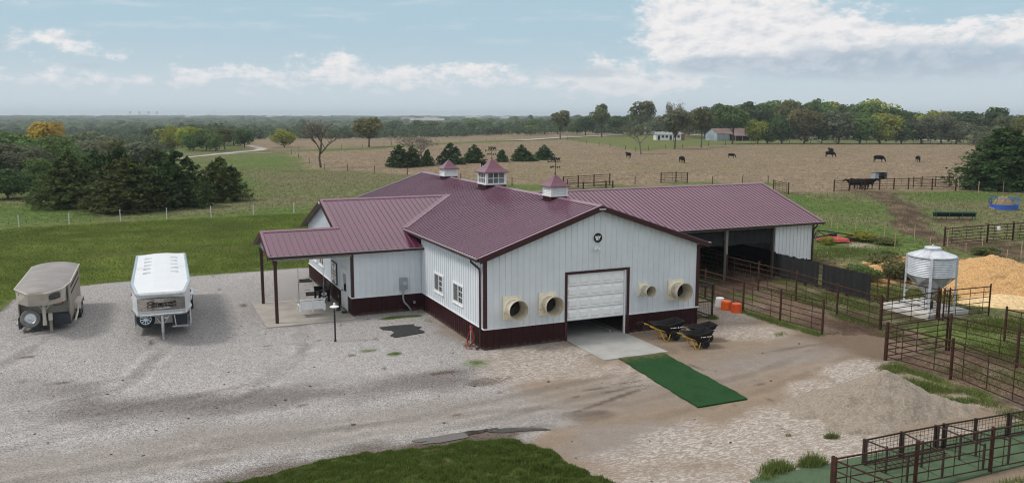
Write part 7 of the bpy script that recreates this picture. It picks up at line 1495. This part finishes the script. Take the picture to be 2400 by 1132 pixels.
# woods that read as one mass
def far_forest():
    rng = np.random.default_rng(77); V_, F_, T_ = [], [], []; nv = 0
    def place(n, dmin, dmax, rule):
        az = rng.uniform(-38, 38, n); d = np.exp(rng.uniform(np.log(dmin), np.log(dmax), n)); px = 1200+F*np.tan(np.radians(az)); k = rule(px, d); return az[k], d[k]
    def rule_near(px, d):
        lim = np.where(px < 150, 250, np.where(px < 350, 262, np.where(px < 580, 300, np.where(px < 1470, 465, 430)))); return (d > lim)
    px_of = lambda q: 1200+F*np.tan(np.radians(q))
    az, d = place(2600, 240, 900, rule_near); n = len(az); a = np.radians(az)+YAW; x = CAM.x+np.sin(a)*d; y = CAM.y+np.cos(a)*d; z = height(x, y); h = rng.uniform(4.2, 7.2, n)*(.9+.2*rng.random(n))*np.where(px_of(az) > 1470, 1.45, 1.0); r_ = h*rng.uniform(.5, .75, n); per = 150
    u = sphere_pts(rng, n*per).reshape(n, per, 3); u[..., 2] = np.abs(u[..., 2])*1.15-.15; lump = 1+.22*np.sin(u[..., 0]*5+rng.uniform(0, 6, (n, 1)))*np.cos(u[..., 1]*4+rng.uniform(0, 6, (n, 1)))
    p = np.stack([x[:, None]+u[..., 0]*lump*r_[:, None], y[:, None]+u[..., 1]*lump*r_[:, None], z[:, None]+h[:, None]*.38+u[..., 2]*lump*h[:, None]*.62], -1).reshape(-1, 3)
    v, f = leaves(p, u.reshape(-1, 3), 1.0, rng, .5); sc = np.repeat(np.repeat(np.clip(d/520, .55, 1.5), per), 4)[:, None]; ctr = np.repeat(p, 4, 0); v = ctr+(v-ctr)*sc*1.3
    t = np.repeat((rng.random(n)[:, None]*.65+rng.random((n, per))*.35).ravel(), 4)
    o = link('woods', np_mesh('woods', v, f, LM['wood'], attrs={'tint': ('FLOAT', t)})); tag(o, 'mixed green woods filling the valley behind the fields', 'woods', kind='stuff')
    # far canopy: lumpy low crowns
    import bmesh
    bm = bmesh.new(); bmesh.ops.create_icosphere(bm, subdivisions=2, radius=1); bv = np.array([q.co[:] for q in bm.verts]); bf = np.array([[q.index for q in fc.verts] for fc in bm.faces]); bm.free()
    az, d = place(3600, 850, 5200, lambda px, d: d > 0); n = len(az); a = np.radians(az)+YAW; x = CAM.x+np.sin(a)*d; y = CAM.y+np.cos(a)*d; z = height(x, y); h = rng.uniform(5, 9.5, n)+rng.random(n)**4*4; r_ = np.maximum(5, d*.0065)*rng.uniform(.7, 1.5, n)
    lump = 1+.28*(vnoise(bv[:, 0][None]*2.1+rng.uniform(0, 99, (n, 1)), bv[:, 1][None]*2.1+bv[:, 2][None]*1.7+rng.uniform(0, 99, (n, 1)), 9)-.5)*2
    v = np.stack([x[:, None]+bv[None, :, 0]*lump*r_[:, None], y[:, None]+bv[None, :, 1]*lump*r_[:, None], z[:, None]+h[:, None]*.4+bv[None, :, 2]*lump*h[:, None]*.6], -1).reshape(-1, 3); f = (bf[None]+np.arange(n)[:, None, None]*len(bv)).reshape(-1, 3)
    t = np.repeat(rng.random(n), len(bv))*.7+.3*rng.random(n*len(bv))
    o = link('woods', np_mesh('woods', v, f, LM['wood'], attrs={'tint': ('FLOAT', t)}, smooth=False)); tag(o, 'hazy far woodland canopy stretching to the horizon', 'woods', kind='stuff')
LM['wood'] = leafmat('leaf_wood', (.088, .118, .058), .45, .035)
far_forest()
for k, (px, d, w) in enumerate(((1003, 1500, 60), (958, 1700, 26), (1010, 1900, 30), (455, 2600, 34), (1110, 2300, 40), (1185, 1900, 22), (1880, 0, 0), (640, 2500, 26))):
    if not d: continue
    p = far_at(px, d); o = thing('far_building', ('long pale roof in the trees above the hedgerow', 'small pale roof left of the long pale roof', 'second pale roof behind the long pale roof', 'pale roof in the far left woodland', 'pale roof near the lone water tower', 'small roof right of the lone water tower', '', 'small pale roof in the woods above the farm drive')[k], 'building', (p.x, p.y, p.z+3), -YAW+.2, 'far roofs in the woods'); m = MB(); m.box(-w/2, -5, 0, w/2, 5, 5); m.build('wall', hazeg, o); m = MB(); m.add([(-w/2, -6, 5), (w/2, -6, 5), (w/2, 0, 9), (-w/2, 0, 9), (-w/2, 6, 5), (w/2, 6, 5)], [(0, 1, 2, 3), (3, 2, 5, 4), (0, 3, 4), (1, 5, 2)]); m.build('roof', mk('far_roof%d' % k, (.33, .315, .30), .7), o)

# ================================================================== bushes, weeds and grass close by
for k, (kind, mat, l, x, y, h, w) in enumerate((('bush0', 'olive', 'tall olive weed bush behind the feed bin', 29.6, 4.6, 1.35, 3.2), ('bush1', 'mid_green', 'green bush left of the feed bin behind the pipe fence', 27.4, 5.4, 1.1, 3.0), ('bush2', 'olive', 'spreading bush between chip heap and shed', 32.4, 8.2, 1.1, 3.4), ('bush0', 'mid_green', 'small dark bush beyond the spreading bush', 34.8, 10.0, .9, 1.6), ('bush1', 'yellow_green', 'yellowish weed bush beside the red mower', 40.6, 18.0, .95, 3.2), ('bush2', 'olive', 'olive weed bush right of the red mower', 41.0, 15.9, .75, 2.6), ('bush0', 'yellow_green', 'low weed bush left of the red mower', 36.4, 17.5, .8, 1.4), ('bush1', 'olive', 'weed bush along the stake line above the chip heap', 43.4, 9.0, .8, 2.4))):
    tm, cm = TREES[kind]; o = thing('weed_bush', l, 'bush', (x, y, -.08), k*1.3, 'weed bushes', scale=(w/1.15, w/1.15, h)); t = link('stem', tm, o); c = link('foliage', cm, o); c.material_slots[0].link = 'OBJECT'; c.material_slots[0].material = LM[mat]
BL = {'lawn': leafmat('blade_lawn', (.112, .152, .033), .45, .035), 'weed': leafmat('blade_weed', (.165, .215, .062), .40, .035), 'dry': leafmat('blade_dry', (.21, .19, .085), .35, .03), 'stem': leafmat('blade_stem', (.27, .20, .135), .35, .02), 'past': leafmat('blade_pasture', (.15, .185, .065), .35, .03)}
def blades(name, label, cat, spots, mat, kind='stuff', seed=3, w=.012, zf=None, clump=False):
    """spots: (x, y, rx, ry, count, blade height, rot)"""
    rng = np.random.default_rng(seed); P_, H_ = [], []
    for x, y, rx, ry, n, h, rot in spots:
        r_ = np.sqrt(rng.random(n))*(1+.25*np.sin(np.arange(n))); a = rng.random(n)*2*np.pi; u, v = rx*r_*np.cos(a), ry*r_*np.sin(a); P_.append(np.stack([x+u*math.cos(rot)-v*math.sin(rot), y+u*math.sin(rot)+v*math.cos(rot)], 1)); H_.append(h*(.45+.8*rng.random(n))*(1.1-.5*np.clip(r_, 0, 1)))
    p = np.concatenate(P_); h = np.concatenate(H_); cl = fbm(p[:, 0]/.33, p[:, 1]/.33, 3, 91) if clump else None
    if clump: k = (cl+.25*rng.random(len(p))) > .44; p = p[k]; h = h[k]*(.5+1.5*np.clip(cl[k]-.35, 0, .5)/.3)
    n = len(p); z = zf(p[:, 0], p[:, 1]) if zf else height(p[:, 0], p[:, 1])+.005
    a = rng.random(n)*2*np.pi; d = np.stack([np.cos(a), np.sin(a)], 1); ln = h[:, None]*(.15+.55*rng.random(n))[:, None]; b = rng.random(n)*2*np.pi; lean = np.stack([np.cos(b), np.sin(b)], 1)*ln; ww = (w*(.7+.7*rng.random(n)))[:, None]*(.6+h[:, None]*1.4)
    v = np.zeros((n, 3, 3)); v[:, 0, :2] = p-d*ww; v[:, 1, :2] = p+d*ww; v[:, 2, :2] = p+lean; v[:, 0, 2] = z-.01; v[:, 1, 2] = z-.01; v[:, 2, 2] = z+h
    t = np.repeat(rng.random(n), 3); o = link(name, np_mesh(name, v.reshape(-1, 3), np.arange(3*n).reshape(n, 3), mat, attrs={'tint': ('FLOAT', t)})); return tag(o, label, cat, kind=kind)
def lawn_z(x, y):
    n1 = fbm(x/0.8, y/0.8, 4, 61); s_ = psd(x, y, LAWNF)+0.45*(n1-.5); return np.where(s_ > .02, 0.02+0.16*sst(s_, 0, .5)+.12*sst(s_, .3, 3)+.07*(n1-.5), -.5)
blades('grass', 'thick short grass blades of the front lawn', 'grass', [(-7, -12.4, 6.6, 3.6, 120000, .05, 0), (-4, -10.4, 1.9, .9, 12000, .06, -.15), (-3.4, -12.5, 1.5, 2.2, 18000, .08, 0), (-8.5, -9.9, 4, .7, 14000, .05, .02)], BL['lawn'], seed=5, w=.022, zf=lawn_z, clump=True)
blades('weeds', 'green weeds along the holding pen, gravel heap and pen edges', 'weeds', [(13.9, -9.2, .7, .5, 900, .30, .3), (12.5, -11.0, 1.3, .45, 2600, .42, -.5), (13.3, -11.9, .9, .3, 700, .25, -.4), (12.3, -12.6, .8, .35, 900, .30, -.6), (14.2, -12.4, .5, .6, 500, .2, 0), (13.6, -13.4, .4, .6, 500, .22, 0), (13.4, -14.6, .5, .5, 500, .2, 0), (13.1, -13.0, .5, .25, 500, .22, -.4), (14.4, -10.2, .3, 1.1, 600, .22, 0),
    (2.9, -15.0, .55, .3, 900, .38, .1), (4.1, -15.1, .45, .25, 800, .42, 0), (2.2, -15.3, .4, .2, 300, .22, 0), (15.0, -1.0, .35, 2.0, 2200, .20, .0), (15.15, -3.4, .3, .6, 700, .22, 0), (15.0, 1.0, .25, 1.6, 900, .16, 0), (13.6, -3.0, .5, .25, 250, .12, .4), (12.7, .9, .3, .25, 400, .25, 0), (12.4, 1.6, .2, .5, 200, .2, 0), (19.0, -2.6, .5, 2.2, 1500, .22, .08), (19.7, 1.5, .4, 2.6, 1200, .2, 0), (20.8, 4.2, 1.0, 1.8, 900, .16, .3), (18.3, -5.2, .8, .7, 500, .15, 0), (8.5, -18.6, 2.6, .5, 1600, .24, -.1), (11.2, -18.2, 1.2, .5, 900, .25, 0)], BL['weed'], seed=6)
blades('grass_tuft', 'single tuft of green grass on pale dust in front of the gravel heap', 'grass tuft', [(6.25, -13.7, .26, .13, 260, .26, -.2)], BL['weed'], 'thing', 8)
blades('grass_tuft', 'small tuft of grass below the faded turf corner', 'grass tuft', [(5.1, -13.0, .12, .1, 60, .14, 0)], BL['dry'], 'thing', 9)
blades('weeds', 'thin weeds coming up through the gravel by the barn', 'weeds', [(-1.8, 7.45, .75, .3, 2400, .10, .1), (-.9, 7.35, .45, .25, 900, .10, 0), (-3.7, 1.1, .3, .22, 420, .09, .2), (-4.6, 2.0, .35, .15, 200, .07, 0), (-1.0, -1.5, .3, .28, 300, .08, 0), (-.5, 6.0, .2, .4, 150, .08, 0), (-7.6, 13.4, .5, .12, 100, .1, 0)], BL['weed'], seed=7, w=.010)
blades('grass', 'rough grass inside the paddocks between the pipe fences', 'grass', [(20.8, -10.5, 2.0, 3.2, 5000, .16, 0), (16.6, -11.2, 1.6, 2.6, 1500, .13, 0), (21.6, 1.0, 1.0, 2.6, 1800, .14, 0), (24.5, -6.0, 2.5, 1.6, 4000, .18, 0), (25.5, 1.5, 2.2, 4.5, 7000, .20, 0), (28.5, 0.5, 1.6, 2.0, 2500, .2, 0), (27.5, 12.5, 3, 3, 3000, .16, 0), (34, 14, 4, 2.5, 4000, .2, 0), (26.5, -8, 2.5, 3, 3500, .18, 0)], BL['lawn'], seed=10, w=.018)
def clods():
    rng = np.random.default_rng(44); import bmesh
    bm = bmesh.new(); bmesh.ops.create_icosphere(bm, subdivisions=1, radius=1); bv = np.array([q.co[:] for q in bm.verts]); bf = np.array([[q.index for q in fc.verts] for fc in bm.faces]); bm.free()
    n = 300; x = rng.uniform(-20, 14, n); y = rng.uniform(-16, 12, n); k = (psd(x, y, yardP) > .5) & (psd(x, y, LAWNF) < -.2) & ~((x > -8.2) & (y > 7.4)) & ~((x > -.3) & (x < 11.5) & (y > -.3)); x, y = x[k], y[k]; n = len(x); s = .014+.04*rng.random(n)**3
    d = 1+.35*rng.normal(size=(n, len(bv), 1)); v = bv[None]*d*s[:, None, None]*np.array([1.2, .9, .55]); v = v+np.stack([x, y, .02+s*.2], 1)[:, None]; f = (bf[None]+np.arange(n)[:, None, None]*len(bv)).reshape(-1, 3)
    o = link('stones', np_mesh('stones', v.reshape(-1, 3), f, mk('dark_clod', (.075, .055, .042), .95, var=.5, scale=1.5))); tag(o, 'dark clods and stones lying loose over the yard', 'stones', kind='stuff')
clods()
def scatter_field(name, label, poly, n, h, mat, seed, w):
    rng = np.random.default_rng(seed); P_ = np.array(poly); lo, hi = P_.min(0), P_.max(0); p = lo+(hi-lo)*rng.random((n, 2)); d = np.hypot(p[:, 0]-CAM.x, p[:, 1]-CAM.y); k = (psd(p[:, 0], p[:, 1], poly) > 0); p = p[k]; n = len(p); a = rng.random(n)*2*np.pi; hh = h*(.4+rng.random(n)); z = height(p[:, 0], p[:, 1]); v = np.zeros((n, 3, 3)); dd = np.stack([np.cos(a), np.sin(a)], 1)*w; v[:, 0, :2] = p-dd; v[:, 1, :2] = p+dd; v[:, 2, :2] = p+rng.normal(size=(n, 2))*h*.4; v[:, 0, 2] = z-.02; v[:, 1, 2] = z-.02; v[:, 2, 2] = z+hh
    o = link(name, np_mesh(name, v.reshape(-1, 3), np.arange(3*n).reshape(n, 3), mat, attrs={'tint': ('FLOAT', np.repeat(rng.random(n), 3))})); tag(o, label, 'grass', kind='stuff')
scatter_field('grass', 'short mown blades of the lawn behind the trailers', lawnP, 150000, .07, BL['lawn'], 11, .035)
scatter_field('grass', 'tussocks of the right hand pasture', [(28, 9), (44, 2), (75, -2), (95, 45), (72, 53), (55, 62), (20, 70), (27, 21)], 26000, .16, BL['past'], 12, .05)
scatter_field('grass', 'tussocks of the left pasture beyond the white posts', [(-50, 57), (5, 58), (22, 66), (40, 80), (30, 110), (0, 150), (-25, 130), (-45, 95)], 30000, .17, BL['past'], 13, .05)
scatter_field('grass', 'dry standing stems of the brown hayfield', [tuple(q) for q in brownA], 50000, .22, BL['stem'], 14, .06)

# ================================================================== the air
hz = MB(); hz.box(-7300, -7300, -8.0, 7300, 7300, 46.0); ho = hz.build('haze', whitem); hm = bpy.data.materials.new('haze_air'); hm.use_nodes = True; t = NT(hm.node_tree); t.n.clear()
ou = t.node('ShaderNodeOutputMaterial'); pv = t.node('ShaderNodeVolumePrincipled'); pv.inputs['Color'].default_value = (.80, .91, 1.0, 1); pv.inputs['Density'].default_value = 0.00020; pv.inputs['Anisotropy'].default_value = 0.2; t.l.new(pv.outputs[0], ou.inputs['Volume'])
ho.data.materials.clear(); ho.data.materials.append(hm); tag(ho, 'pale haze lying over the whole countryside', 'haze', kind='stuff')
